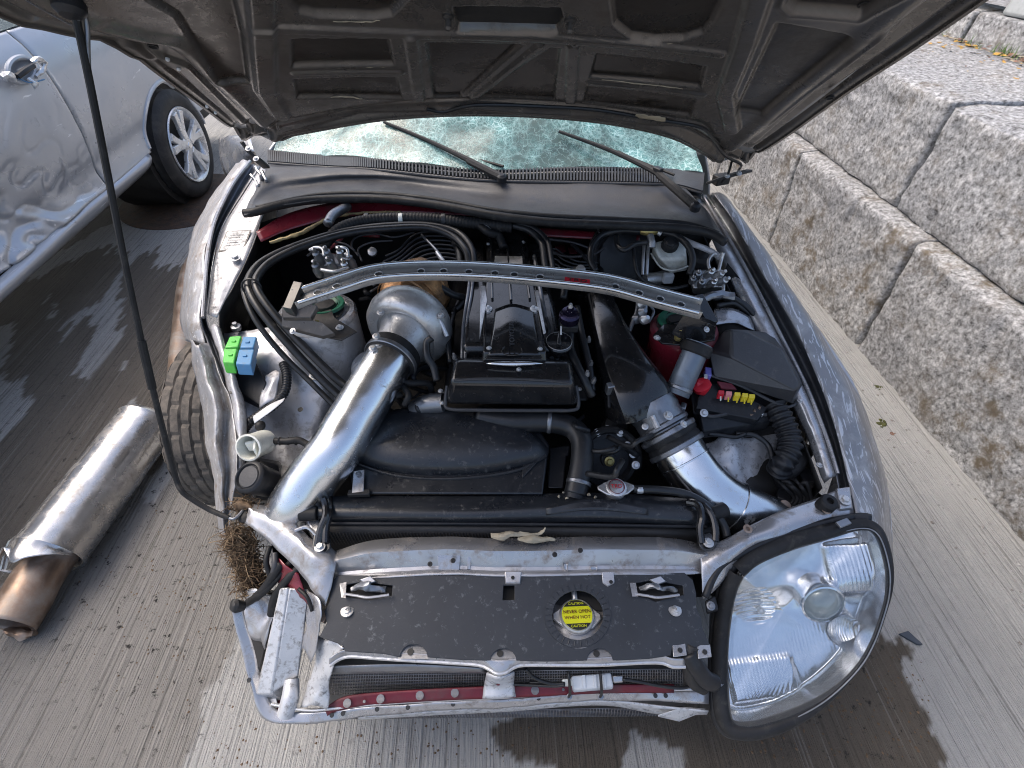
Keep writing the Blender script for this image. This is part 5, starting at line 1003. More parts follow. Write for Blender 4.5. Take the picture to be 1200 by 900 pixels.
MB().lathe([(.0675, .026), (.0695, .028), (.0695, .038), (.0675, .040)], k0, tax, 44, caps=False).build('hose_clamp', 'gun', car)
k1 = k0 + tax*.036
kq = W(392, 529, .715); ka = k1 + tax*.028
tp_ = MB().tube([k1 - tax*.01, ka, ka.lerp(kq, .33), ka.lerp(kq, .66), kq, W(367, 561, .672), W(349, 588, .63), W(338, 604, .59)], [.0605, .0605, .0605, .060, .060, .060, .060, .060], 40, 8).build('boost_pipe', 'pipe', car, smooth=180)
for p, q in (((366, 562, .659), (380, 543, .675)), ((372, 554, .666), (386, 535, .681))): MB().lathe([(.0595, -.002), (.0618, -.0008), (.0618, .0008), (.0595, .002)], W(*p), W(*q)-W(*p), 40, caps=False).build('weld_bead', 'pipe', tp_)
w1 = W(428, 428, .74); MB().lathe([(.034, -.04), (.036, -.01), (.040, -.006), (.040, .004), (.034, .008), (.012, .010), (0, .010)], w1, (-.3, -.3, .9), 32, caps=False).build('wastegate', 'cast', turbo)
MB().lathe([(.041, -.008), (.043, -.004), (.043, .0), (.041, .002)], w1, (-.3, -.3, .9), 32).build('wastegate_clamp', 'gun', turbo)
# ---- fan shroud, radiator, hoses
shb = MB(); shb.prism(px((404, 512, .66), (420, 500, .66), (630, 500, .66), (644, 522, .66), (636, 580, .645), (414, 580, .645)), px((404, 512, .668), (420, 500, .672), (630, 500, .672), (643, 522, .668), (636, 579, .652), (414, 578, .652)))
shroud = shb.build('fan_shroud', 'plastic_d', car, bevel=.004)
rim = px((402, 527, .668), (409, 508, .672), (428, 492, .676), (460, 482, .68), (500, 478, .682), (545, 481, .682), (585, 490, .68), (617, 503, .676), (636, 518, .672), (643, 530, .668), (634, 540, .664), (608, 548, .660), (570, 555, .657), (528, 558, .655), (485, 557, .655), (450, 552, .657), (422, 543, .661), (406, 536, .665))
rimc = catmull(rim + [rim[0]], 4)[:-1]
MB().dome(W(512, 519, .672), rimc, .050, (0, -.25, 1), 12, .42).build('shroud_dome', 'plastic_d', shroud, smooth=180)
MB().tube(px((412, 541, .665), (450, 554, .660), (486, 560, .657), (530, 561, .657), (575, 557, .659), (612, 549, .663), (640, 534, .67)), .0035, 8, 6).build('dome_lip', 'plastic_d', shroud)
slab('shroud_tab', [(614, 524, .675), (640, 524, .675), (640, 530, .672), (612, 560, .66)], .004, 'plastic_d', shroud)
sb = slab('shroud_bracket', [(414, 552, .672), (427, 550, .674), (426, 578, .66), (412, 580, .66)], .003, 'core', car); bolt(W(420, 555, .675), .005, sb, mat='gun')
MB().box(W(421, 578, .655), (.05, .015, .012)).build('bracket_foot', 'dark', sb, bevel=.002)
for i, q in enumerate(([(644, 532), (664, 532), (660, 572), (642, 572)], [(642, 525), (668, 522), (666, 534), (646, 536)])): MB().prism([W(a, b, .60) for a, b in q], [W(a, b, .64) for a, b in q]).build('fan_motor_box', 'plastic', shroud, bevel=.003)
MB().tube(px((560, 488, .70), (600, 494, .70), (640, 494, .70), (668, 500, .695), (681, 515, .69), (682, 538, .675), (678, 562, .655), (674, 580, .64)), .027, 24, 8).build('radiator_hose', 'hose', car, smooth=180)
for p, q in (((644, 494, .70), (650, 494.5, .70)), ((678, 566, .652), (677, 571, .648))): MB().lathe([(.028, -.005), (.0295, -.003), (.0295, .003), (.028, .005)], W(*p), W(*q)-W(*p), 28, caps=False).build('hose_clamp', 'gun', car)
MB().tube(px((678, 566, .652), (675, 574, .645), (673, 584, .635)), .025, 20, 4).build('radiator_neck', 'plastic', car)
rad = MB(); rad.surf([px((356, 582, .640), (450, 580, .640), (560, 580, .640), (650, 578, .642), (720, 578, .642), (840, 586, .638)), px((356, 590, .650), (450, 589, .652), (560, 590, .652), (650, 586, .652), (720, 584, .652), (838, 594, .645)), px((358, 598, .652), (450, 598, .656), (560, 598, .656), (650, 594, .658), (720, 592, .658), (836, 602, .648)), px((360, 606, .642), (450, 607, .645), (560, 608, .645), (650, 606, .645), (720, 606, .645), (834, 612, .640)), px((362, 611, .62), (450, 612, .62), (560, 613, .62), (650, 613, .62), (720, 613, .62), (832, 617, .62))], 8, 6)
radiator = rad.build('radiator', 'plastic_d', car, smooth=180, solid=.004)
MB().surf([px((362, 611, .615), (600, 613, .615), (832, 617, .615)), [p + V(0, .0, -.14) for p in px((362, 611, .615), (600, 613, .615), (832, 617, .615))]], 4, 2).build('radiator_core', 'dark', radiator, solid=.02)
mb = MB(); a, b = W(384, 613, .612), W(826, 617, .612)
for i in range(118):
    p = a.lerp(b, i/117) + V(0, -.014, -.02); mb.tube([p + V(-.0012, 0, .014), p + V(0, -.004, 0), p + V(.0012, 0, -.10)], .0018, 5, 2)
o = mb.build('radiator_fins', 'grey_pl', radiator); o['kind'] = 'stuff'
MB().tube(px((384, 613, .622), (600, 614, .622), (828, 617, .622)), .004, 8, 3).build('radiator_rail', 'plastic', radiator)
MB().surf([px((640, 596, .662), (680, 586, .668), (715, 586, .668), (760, 596, .662)), px((640, 604, .652), (680, 598, .662), (715, 598, .662), (760, 604, .652))], 5, 4).build('tank_ridge', 'plastic_d', radiator, solid=.004, smooth=180)
rc = W(722, 572, .668)
rcap = MB().lathe([(.022, -.02), (.024, -.006), (.0245, 0), (.023, .005), (.020, .007), (0, .008)], rc, (0, -.1, 1), 32, caps=False).build('radiator_cap', 'cast', car)
MB().prism([rc + V(*q, -.004) for q in ((-.042, .006), (-.042, -.002), (-.024, -.016), (0, -.024), (.024, -.016), (.042, -.002), (.042, .006), (.024, .016), (0, .022), (-.024, .016))], [rc + V(*q, .002) for q in ((-.042, .006), (-.042, -.002), (-.024, -.016), (0, -.024), (.024, -.016), (.042, -.002), (.042, .006), (.024, .016), (0, .022), (-.024, .016))]).build('cap_wings', 'cast', rcap, bevel=.002)
MB().lathe([(.017, .0072), (.0185, .0085), (.017, .0088)], rc, (0, -.1, 1), 28, caps=False).build('cap_ring', 'redmetal', rcap)
text('TRD', .013, rc + V(0, -.001, .0095), V(1, 0, 0), V(0, -.1, 1), 'red', rcap, 'cap_lettering', sx=1.05)
MB().lathe([(.008, 0), (.0095, .003), (.0095, .012), (.008, .015)], W(746, 574, .66), (1, 0, 0), 14).build('hose_clamp', 'cast', car)
hose([(742, 573, .66), (770, 574, .66), (800, 578, .655), (822, 588, .645), (838, 602, .632), (848, 616, .62), (852, 630, .61)], .0095)
for p in ((664, 584), (660, 577), (690, 580), (655, 582), (698, 583), (672, 590), (682, 588)): MB().lathe([(.004, 0), (.003, .003), (.001, .005)], W(*p, .653), (0, 0, 1), 6).warp(crumple(.003, 120)).build('grit', 'leaf', radiator)
# radiator brackets
def rbracket(pts, hole, parent, b):
    o = MB().tube(px(*pts), .0085, 10, 6).build('radiator_bracket', 'gloss', parent); 
    MB().prism(px((hole[0]-9, hole[1]-10, .632), (hole[0]+9, hole[1]-10, .632), (hole[0]+10, hole[1]+4, .626), (hole[0]+4, hole[1]+11, .624), (hole[0]-6, hole[1]+11, .624), (hole[0]-11, hole[1]+4, .626)), px((hole[0]-9, hole[1]-10, .640), (hole[0]+9, hole[1]-10, .640), (hole[0]+10, hole[1]+4, .634), (hole[0]+4, hole[1]+11, .632), (hole[0]-6, hole[1]+11, .632), (hole[0]-11, hole[1]+4, .634))).build('bracket_foot', 'gloss', o, bevel=.003)
    bolt(W(*b), .009, o); return o
rbracket([(372, 582, .645), (380, 588, .662), (382, 604, .664), (376, 620, .652), (372, 640, .637)], (376, 636), car, (375, 641, .638))
rbracket([(385, 582, .645), (386, 600, .66), (382, 618, .65), (381, 636, .637)], (378, 638), car, (375, 641, .640))
rbracket([(806, 588, .655), (818, 592, .665), (822, 606, .660), (820, 620, .648), (822, 636, .634)], (829, 634), car, (830, 636, .636))
rbracket([(824, 592, .655), (834, 604, .652), (838, 620, .642), (838, 634, .632)], (831, 634), car, (830, 636, .638))
MB().lathe([(.014, -.02), (.016, -.018), (.016, .018), (.014, .02)], W(362, 602, .645), (1, 0, 0), 20).build('bracket_bush', 'rubber', car)
MB().lathe([(.014, -.02), (.016, -.018), (.016, .018), (.014, .02)], W(842, 600, .635), (1, .3, 0), 20).build('bracket_bush', 'rubber', car)
# ---- front cross member and its arms
def xrow(dy, z): return [(392, 646+dy*.75, z-.010), (440, 633+dy, z-.003), (520, 629+dy, z), (600, 631+dy, z), (700, 629+dy, z), (790, 631+dy*.95, z-.002), (830, 640+dy*.7, z-.010)]
xm = strip('core_support', [xrow(0, .622), xrow(15, .630), xrow(18, .626), xrow(34, .600), xrow(38, .598), xrow(44, .604)], 'core', car, 8, 1, crumple(.0012, 14, 3), solid=.003, smooth=18)
for q in ([(512, 645), (540, 646), (538, 668), (514, 668)], [(548, 650), (552, 650), (551, 667), (547, 667)], [(692, 664), (700, 664), (700, 676), (693, 676)], [(660, 660), (666, 660), (665, 676), (661, 676)]): MB().prism([W(a, b, .60) for a, b in q], [W(a, b, .628 - (b-644)*.0012) for a, b in q]).build('support_tab', 'core', xm, bevel=.003)
for p in ((531, 657, .624), (504, 661, .618), (650, 650, .634), (680, 645, .638)): MB().lathe([(.0045, 0), (.0055, .0012), (.003, .0015), (.0025, -.001)], W(*p), (0, -.4, 1), 14, caps=True).build('support_hole', 'dark', xm)
strip('support_arm', [[(284, 589, .622), (291, 596, .632), (285, 609, .618)], [(318, 594, .632), (316, 611, .642), (306, 626, .62)], [(344, 610, .632), (342, 628, .644), (328, 648, .62)], [(364, 630, .628), (362, 648, .642), (348, 668, .610)], [(384, 638, .622), (381, 660, .632), (367, 692, .60)], [(394, 648, .612), (391, 672, .615), (382, 710, .585)]], 'core', car, 6, 7, crumple(.004, 16, 6), solid=.003, smooth=180)
strip('support_arm', [[(818, 640, .614), (822, 664, .608), (824, 702, .572)], [(848, 632, .628), (848, 650, .630), (840, 690, .580)], [(900, 605, .645), (892, 626, .648), (874, 650, .618)], [(950, 586, .655), (946, 606, .660), (930, 630, .640)], [(994, 570, .662), (998, 588, .667), (1002, 604, .655)]], 'core', car, 6, 8, crumple(.002, 14, 9), solid=.003, smooth=180)
for p in ((876, 620, .656), (968, 598, .668)): MB().lathe([(.009, 0), (.010, .002), (.005, .0025), (.004, .0)], W(*p), (0, -.2, 1), 14).build('support_hole', 'copper', xm)
MB().prism(px((978, 574, .660), (998, 572, .660), (1000, 598, .660), (984, 600, .660)), px((980, 572, .674), (996, 570, .674), (998, 594, .672), (984, 596, .672))).build('wing_bracket', 'core', xm, bevel=.003); bolt(W(990, 586, .676), .010, xm)
MB().lathe([(.017, -.03), (.019, -.028), (.019, 0), (.016, .004), (.008, .005), (.007, -.004)], W(972, 588, .685), (0, -.1, 1), 20).build('bump_stop', 'rubber', car)
MB().tube(px((346, 622, .64), (360, 618, .645), (372, 628, .64)), .004, 6, 4).build('crease_edge', 'core', xm)
MB().prism(px((352, 600, .60), (372, 606, .60), (388, 640, .60), (366, 632, .60)), px((354, 598, .63), (372, 605, .63), (386, 638, .63), (368, 630, .63))).build('support_gusset', 'core', xm, bevel=.004)
# ---- slam panel cover
def pz(y): return .603 - (y-670)*.0005
PP = lambda pts: [W(a, b, pz(b)) for a, b in pts]
def disc2(cx_, cy_, rx, ry, n=24, a0=0, a1=2*pi): return [(cx_+rx*cos(a0+(a1-a0)*i/n), cy_-ry*sin(a0+(a1-a0)*i/n)) for i in range(n if abs(a1-a0-2*pi) < .01 else n+1)]
notch = lambda cx_, by, r, n=8: [(cx_+r*cos(a), by-r*.95*sin(a)) for a in [pi - pi*i/n for i in range(n+1)]][::-1]
outl = [(396, 674), (388, 682), (386, 705), (380, 716), (383, 730), (374, 746)] + [(402, 756), (404, 763)] + [(450, 766)] + notch(485, 770, 16)[::-1] + [(540, 773)] + notch(590, 774, 15)[::-1] + [(640, 775)] + notch(703, 774, 15)[::-1] + [(760, 772), (786, 768), (788, 758), (803, 754), (806, 766), (818, 772), (834, 768), (832, 756), (823, 735), (821, 722), (816, 712), (816, 695), (812, 680), (802, 671), (700, 672), (600, 674), (480, 674)]
slots = [[(402, 686), (424, 682), (460, 686), (459, 698), (434, 703), (403, 699)], [(741, 684), (764, 680), (800, 686), (801, 697), (768, 705), (760, 701), (741, 698)], disc2(677, 721, 30, 29), [(590, 686), (603, 686), (603, 703), (589, 703)]]
cover = MB().plate(PP(outl), [PP(h) for h in slots], th=.003).build('radiator_cover', 'panel', car, bevel=.0008)
MB().plate([W(a, b, pz(b)+.0025) for a, b in disc2(677, 721, 39, 38)], [[W(a, b, pz(b)+.0025) for a, b in disc2(677, 721, 30, 29)]], th=.002).build('cover_ring', 'panel', cover)
for i in range(30):
    a = 2*pi*i/30; p0, p1 = (677+31.5*cos(a), 721-30.5*sin(a)), (677+37.5*cos(a), 721-36.5*sin(a)); MB().tube([W(*p0, pz(p0[1])+.003), W(*p1, pz(p1[1])+.003)], .0011, 5, 1).build('ring_rib', 'panel', cover)
for p in ((407, 716), (791, 715)):
    q = W(*p, pz(p[1])); MB().lathe([(.0135, 0), (.013, .002), (.008, .003), (.007, .006), (.003, .007), (.002, .003)], q, (0, .1, 1), 22).build('push_rivet', 'cast', cover)
MB().prism(PP([(591, 672), (612, 672), (610, 685), (592, 685)]), [p + V(0, 0, .006) for p in PP([(592, 671), (611, 671), (609, 684), (593, 684)])]).build('cover_clip', 'core', cover, bevel=.001); MB().lathe([(.004, 0), (.004, .001), (0, .001)], W(601, 677, pz(677)+.007), n=10).build('clip_hole', 'ink', cover)
MB().prism(PP([(705, 672), (719, 672), (720, 684), (712, 688), (706, 684)]), [p + V(0, 0, .004) for p in PP([(705, 671), (719, 671), (720, 683), (712, 687), (706, 683)])]).build('cover_clip', 'core', cover, bevel=.001); MB().lathe([(.004, 0), (.004, .001), (0, .001)], W(716, 682, pz(682)+.005), n=10).build('clip_hole', 'ink', cover)
# latch openings: broken metal and grime below
for x0 in (430, 770):
    MB().prism([W(a, b, .55) for a, b in ((x0-40, 676), (x0+42, 676), (x0+42, 712), (x0-40, 712))], [W(a, b, .575) for a, b in ((x0-40, 676), (x0+42, 676), (x0+42, 712), (x0-40, 712))]).build('latch_well', 'dark', cover)
    MB().tube(px((x0-26, 696, .602), (x0-12, 698, .603), (x0+2, 700, .603), (x0+26, 697, .603)), .0028, 8, 6).build('latch_lip', 'core', cover)
    MB().tube(px((x0-18, 690, .592), (x0-2, 686, .604), (x0+6, 690, .60), (x0+22, 691, .59)), [.004, .008, .007, .004], 8, 6).warp(crumple(.006, 50, x0)).build('latch', 'gun', cover)
    MB().prism(px((x0-10, 680, .600), (x0+4, 676, .604), (x0+12, 682, .60), (x0, 686, .598)), px((x0-8, 679, .607), (x0+4, 675, .612), (x0+10, 681, .607), (x0, 685, .605))).build('latch_plate', 'core', cover, bevel=.001)
MB().prism(px((398, 684, .604), (406, 682, .604), (405, 701, .600), (400, 700, .600)), px((398, 684, .606), (406, 682, .606), (405, 701, .602), (400, 700, .602))).build('slot_edge', 'core', cover)
MB().prism(px((738, 683, .605), (745, 683, .605), (748, 699, .601), (741, 699, .601)), px((738, 683, .607), (745, 683, .607), (748, 699, .603), (741, 699, .603))).build('slot_edge', 'core', cover)
MB().prism([W(a, b, .55) for a, b in ((584, 684), (610, 684), (610, 706), (584, 706))], [W(a, b, .57) for a, b in ((584, 684), (610, 684), (610, 706), (584, 706))]).build('slot_back', 'ink', cover)
for x0, y0 in ((485, 768), (590, 770), (703, 770)):
    MB().prism([W(a, b, .548) for a, b in disc2(x0, y0+4, 19, 18, 12, 0, pi)], [W(a, b, .551) for a, b in disc2(x0, y0+4, 19, 18, 12, 0, pi)]).build('mounting_tab', 'core', cover); MB().lathe([(.0065, 0), (.0065, .001), (0, .001)], W(x0-4, y0-4, .552), n=12).build('tab_hole', 'ink', cover)
for x0, y0 in ((797, 762), (826, 764)): MB().prism([W(a, b, .553) for a, b in ((x0-9, y0-6), (x0-3, y0-10), (x0+6, y0-9), (x0+8, y0+6), (x0-8, y0+8))], [W(a, b, .560) for a, b in ((x0-9, y0-6), (x0-3, y0-10), (x0+6, y0-9), (x0+8, y0+6), (x0-8, y0+8))]).build('mounting_tab', 'core', cover, bevel=.001); MB().lathe([(.005, 0), (.005, .001), (0, .001)], W(x0, y0, .561), n=10).build('tab_hole', 'ink', cover)
# coolant filler seen through the round opening
fc = W(676, 722, .565)
MB().lathe([(.060, -.03), (.060, -.012), (0, -.012)], fc, (0, .1, 1), 30, caps=False).build('filler_base', 'core', car)
MB().prism([W(a, b, .556) for a, b in ((648, 690), (706, 690), (706, 716), (648, 708))], [W(a, b, .559) for a, b in ((648, 690), (706, 690), (706, 716), (648, 708))]).build('filler_gap', 'ink', car)
fcap = MB().lathe([(.034, -.012), (.0365, -.004), (.0365, .003), (.034, .006), (0, .006)], fc, (0, .1, 1), 36, caps=False).build('filler_cap', 'cast', car, smooth=40)
MB().prism([fc + V(*q, -.006) for q in ((-.050, .008), (-.050, -.004), (-.03, -.02), (.03, -.026), (.050, -.008), (.050, .002), (.03, .02), (-.03, .02))], [fc + V(*q, .000) for q in ((-.050, .008), (-.050, -.004), (-.03, -.02), (.03, -.026), (.050, -.008), (.050, .002), (.03, .02), (-.03, .02))]).build('cap_wings', 'cast', fcap, bevel=.002)
MB().lathe([(.0315, .0062), (.0315, .0072), (0, .0072)], fc, (0, .1, 1), 40, caps=False).build('cap_sticker', 'sticker', fcap)
for s_g in (-1, 1):
    arc = [(.0312*cos(a), s_g*.0312*sin(a)) for a in [radians(35) + radians(110)*i/14 for i in range(15)]]
    pts = [fc + V(x, y, .0076 - y*.1) for x, y in arc] ; MB().prism([p for p in pts], [p + V(0, 0, .0004) for p in pts]).build('sticker_band', 'ink', fcap)
    text('CAUTION', .0072, fc + V(0, s_g*.0235, .0084 - s_g*.0235*.1), V(1, 0, 0), V(0, .1, 1), 'sticker', fcap, 'sticker_lettering')
text('NEVER OPEN', .0098, fc + V(0, .0062, .0084), V(1, 0, 0), V(0, .1, 1), 'redmetal', fcap, 'sticker_lettering', .0002)
text('WHEN HOT', .0098, fc + V(0, -.0055, .0084), V(1, 0, 0), V(0, .1, 1), 'redmetal', fcap, 'sticker_lettering', .0002)
MB().tube([fc + V(0, .034, .002), fc + V(0, .06, .006)], .006, 8, 2).build('filler_pipe', 'cast', fcap)
# ---- lip below the cover, condenser, crash beam, tie bar
lip = [(386, 780), (398, 772), (412, 769), (440, 771), (470, 773), (520, 776), (560, 779), (573, 784), (582, 789), (592, 788), (602, 782), (614, 779), (650, 779), (700, 779), (768, 776), (788, 781), (803, 781)]
MB().surf([[W(a, min(b-8, 772), .552) for a, b in lip], [W(a, b-2, .540) for a, b in lip], [W(a, b+1, .528) for a, b in lip]], 3, 4).build('cover_lip', 'core', car, solid=.002, smooth=60)
MB().tube([W(a, b, .534) for a, b in lip], .0042, 8, 4).build('lip_edge', 'cast', car)
def grille_mesh(c0, c1, c2, c3, nh, nv, name):
    a, b, c, d = [W(*p) for p in (c0, c1, c2, c3)]; mb = MB(); r = .0011
    for i in range(nh+1): t = i/nh; mb.tube([a.lerp(d, t), b.lerp(c, t)], r*1.5, 4, 1)
    for i in range(nv+1): t = i/nv; mb.tube([a.lerp(b, t)+V(0, -.001, 0), d.lerp(c, t)+V(0, -.001, 0)], r, 4, 1)
    o = mb.build(name, 'mesh', car, smooth=180); o['kind'] = 'stuff'; return o
grille_mesh((388, 788, .48), (570, 786, .48), (570, 806, .385), (386, 814, .375), 7, 62, 'condenser_mesh')
grille_mesh((600, 786, .48), (800, 784, .48), (800, 806, .385), (600, 806, .385), 7, 68, 'condenser_mesh')
grille_mesh((402, 836, .33), (800, 828, .335), (796, 838, .27), (410, 842, .27), 6, 110, 'condenser_mesh')
MB().surf([px((384, 782, .50), (600, 782, .50), (805, 781, .50)), px((382, 846, .20), (600, 842, .20), (805, 840, .20))], 3, 2, lambda p: p + V(0, .022, 0)).build('condenser_core', 'grey_pl', car, solid=.02)
MB().surf([px((388, 781, .512), (480, 779, .512), (570, 784, .512)), px((388, 790, .487), (480, 789, .487), (572, 789, .487))], 5, 3).build('condenser_header', 'gun', car, solid=.003)
bm_ = strip('crash_beam', [[(376, 834, .40), (400, 818, .425), (440, 812, .428), (520, 807, .430), (600, 804, .430), (700, 803, .428), (790, 803, .425)], [(378, 842, .39), (400, 832, .41), (440, 826, .412), (520, 821, .414), (600, 818, .414), (700, 813, .414), (790, 812, .41)]], 'redmetal', car, 6, 4, solid=.004)
for p in ((407, 824), (446, 819), (492, 815), (533, 812), (627, 809), (427, 822), (660, 808)):
    r_ = .0085 if p[0] not in (427, 660) else .003
    q = W(*p, .4255 - abs(p[0]-560)*.00002); MB().lathe([(r_, 0), (r_, .002), (0, .002)], q, (0, -.3, 1), 16).build('beam_perforation', 'mesh', bm_)
strip('beam_strut', [[(571, 787, .52), (585, 792, .53), (602, 786, .52)], [(568, 800, .45), (584, 802, .455), (602, 800, .45)], [(566, 818, .43), (584, 818, .436), (604, 816, .43)]], 'white_rail', car, 4, 4, solid=.004); bolt(W(584, 799, .468), .006, bm_, (0, -.7, .7), 'redmetal')
tie = strip('tie_bar', [[(270, 708, .54), (282, 706, .53)], [(277, 740, .50), (291, 738, .49)], [(286, 775, .46), (301, 772, .45)], [(294, 805, .43), (306, 800, .415)], [(303, 832, .40), (318, 824, .40)], [(320, 846, .385), (332, 834, .39)], [(350, 848, .385), (358, 833, .395)], [(390, 843, .385), (392, 831, .40)], [(440, 836, .385), (440, 826, .405)], [(520, 830, .385), (520, 820.5, .405)], [(600, 826, .385), (600, 817, .405)], [(670, 820, .385), (670, 811, .405)], [(710, 818, .385), (710, 808, .405)], [(770, 820, .385), (768, 809, .40)], [(830, 824, .385), (830, 808, .40)]], 'core', car, 4, 7, crumple(.002, 20, 2), solid=.006, smooth=60)
MB().tube([W(a, b, .41) for a, b in ((318, 825), (358, 832), (392, 830), (440, 825), (520, 820), (600, 816.5), (670, 810.5), (710, 807.5), (768, 808.5), (830, 807))], .0032, 8, 5).build('tie_bar_lip', 'cast', tie)
strip('tie_bar_flange', [[(420, 839, .383), (520, 831, .383), (600, 827, .383), (670, 821, .383), (720, 820, .383), (770, 826, .382), (830, 832, .385)], [(420, 842, .34), (520, 836, .345), (600, 832, .35), (670, 826, .36), (720, 826, .35), (775, 836, .33), (828, 836, .35)]], 'white_rail', car, 5, 3, solid=.003)
MB().prism(px((770, 840, .36), (800, 832, .36), (826, 834, .36), (796, 846, .34)), px((770, 838, .375), (800, 828, .38), (828, 830, .38), (796, 842, .36))).build('tie_bar_foot', 'white_rail', tie, bevel=.003)
for p in ((389, 838), (402, 836), (442, 831), (478, 829), (531, 825), (631, 818), (768, 815), (780, 815), (292, 797), (279, 735)): MB().lathe([(.0048, 0), (.0048, .0012), (0, .0012)], W(*p, .404 if p[0] > 300 else .46), (0, -.5, .9), 10).build('tie_bar_hole', 'ink', tie)
# ballast box and its leads on the crash beam
bx = MB().prism(px((669, 794, .45), (716, 790, .45), (719, 808, .43), (671, 812, .43)), px((669, 792, .475), (716, 788, .475), (719, 805, .455), (671, 809, .455))).build('lead_connector', 'white_cl', car, bevel=.004)
for x in (682, 695, 706): MB().prism(px((x, 792, .470), (x+4, 791.6, .470), (x+5, 808, .45), (x+1, 808, .45)), px((x, 791, .479), (x+4, 790.6, .479), (x+5, 806, .459), (x+1, 806, .459))).build('connector_rib', 'white_cl', bx, bevel=.001)
MB().prism(px((658, 797, .46), (670, 796, .46), (671, 805, .45), (660, 805, .45)), px((658, 796, .472), (670, 795, .472), (671, 803, .46), (660, 803, .46))).build('connector_plug', 'white_pl', bx, bevel=.003)
MB().prism(px((718, 793, .46), (730, 793, .46), (730, 800, .45), (719, 801, .45)), px((718, 792, .470), (730, 792, .470), (730, 799, .462), (719, 800, .462))).build('connector_plug', 'core', bx, bevel=.002)
hose([(616, 784, .50), (626, 794, .48), (645, 801, .465), (662, 801, .465)], .0035, name='lead'); hose([(602, 802, .45), (625, 803, .455), (648, 804, .46), (662, 803, .465)], .003, name='lead'); hose([(730, 796, .465), (750, 799, .46), (775, 804, .455), (800, 806, .45), (818, 800, .45)], .0035, name='lead'); hose([(620, 800, .45), (640, 800, .455)], .004, name='lead')
for x in (666, 703): hose([(x, 786, .49), (x+1, 796, .485), (x+2, 812, .45), (x, 817, .41)], .003, name='cable_tie'); MB().lathe([(.006, 0), (.006, .003), (.003, .004)], W(x+1, 816, .412), (0, -.4, 1), 10).build('cable_tie_head', 'gun', bx)
# ---- left front rail where the lamp has gone
MB().prism(px((330, 690, .50), (362, 694, .50), (346, 834, .30), (302, 816, .30)), px((328, 689, .575), (338, 688, .582), (318, 814, .43), (300, 814, .425))).build('front_rail', 'white_rail', car, bevel=.004)
MB().prism(px((338, 690, .53), (362, 692, .53), (348, 790, .38), (318, 812, .38)), px((338, 689, .580), (363, 691, .572), (350, 792, .43), (319, 812, .43))).warp(crumple(.003, 18)).build('front_rail', 'white_rail', car, bevel=.004)
MB().tube(px((342, 796, .43), (340, 818, .42), (334, 838, .40)), [.015, .018, .017], 18, 5).build('tow_tube', 'white_rail', car)
MB().prism(px((304, 816, .35), (326, 812, .35), (332, 836, .34), (308, 836, .34)), px((304, 816, .39), (326, 812, .39), (332, 834, .38), (310, 836, .38))).build('rail_foot', 'redmetal', car, bevel=.003)
MB().prism(px((312, 820, .39), (324, 818, .39), (326, 830, .385), (314, 831, .385)), px((312, 819, .40), (324, 817, .40), (326, 828, .395), (314, 830, .395))).build('rail_foot', 'white_rail', car, bevel=.002)
strip('torn_panel', [[(368, 745, .52), (388, 752, .545), (404, 760, .55)], [(370, 770, .48), (380, 776, .50), (388, 780, .52)], [(362, 800, .44), (374, 802, .47), (386, 806, .46)], [(350, 830, .40), (366, 826, .43), (384, 832, .42)]], 'white_rail', car, 5, 6, crumple(.008, 22, 4), solid=.002, smooth=180)
strip('torn_panel', [[(362, 690, .57), (372, 700, .60), (380, 720, .59)], [(360, 730, .52), (368, 738, .55), (372, 748, .55)], [(352, 760, .47), (360, 766, .50), (366, 774, .50)]], 'core', car, 5, 6, crumple(.006, 22, 9), solid=.002, smooth=180)
MB().prism(px((370, 718, .56), (390, 716, .56), (382, 732, .56), (374, 728, .56)), px((372, 716, .575), (388, 714, .575), (380, 730, .572), (375, 726, .572))).warp(crumple(.004, 40)).build('foam_scrap', 'copper', car)
strip('torn_panel', [[(318, 652, .60), (332, 658, .61), (350, 672, .60)], [(322, 674, .57), (338, 682, .58), (356, 694, .575)], [(334, 690, .55), (348, 698, .56), (366, 716, .56)]], 'maroon', car, 5, 5, crumple(.008, 22, 2), solid=.002, smooth=180)
strip('torn_panel', [[(284, 690, .48), (300, 694, .50), (322, 696, .52)], [(288, 715, .46), (304, 720, .46), (318, 726, .47)], [(292, 745, .42), (306, 750, .42), (312, 760, .42)]], 'core', car, 5, 5, crumple(.012, 22, 7), solid=.002, smooth=180)
MB().prism(px((296, 700, .36), (330, 690, .36), (306, 790, .30), (292, 780, .30)), px((298, 702, .44), (328, 694, .44), (306, 785, .36), (293, 776, .36))).warp(crumple(.01, 12)).build('lamp_bracket', 'dark', car, bevel=.003)
for i, pts in enumerate(([(318, 720, .50), (322, 700, .54), (336, 680, .58), (352, 664, .60)], [(290, 706, .50), (306, 696, .54), (322, 680, .57), (345, 655, .60)], [(330, 660, .60), (322, 672, .585), (310, 690, .55), (300, 700, .52)], [(350, 690, .59), (360, 700, .59), (366, 716, .57)], [(316, 640, .61), (312, 660, .60), (322, 684, .56)])): hose(pts, (.009, .008, .010, .004, .006)[i], 'rubber', name='lamp_lead')
hose([(322, 648, .61), (322, 664, .60), (316, 682, .56), (304, 698, .51), (286, 709, .47)], .007, 'wire', name='torn_tube')
MB().lathe([(.010, -.02), (.013, 0), (.012, .008), (.005, .012), (0, .012)], W(277, 710, .54), (-.3, -.3, 1), 14).warp(crumple(.004, 50)).build('bolt_boss', 'dark', car)
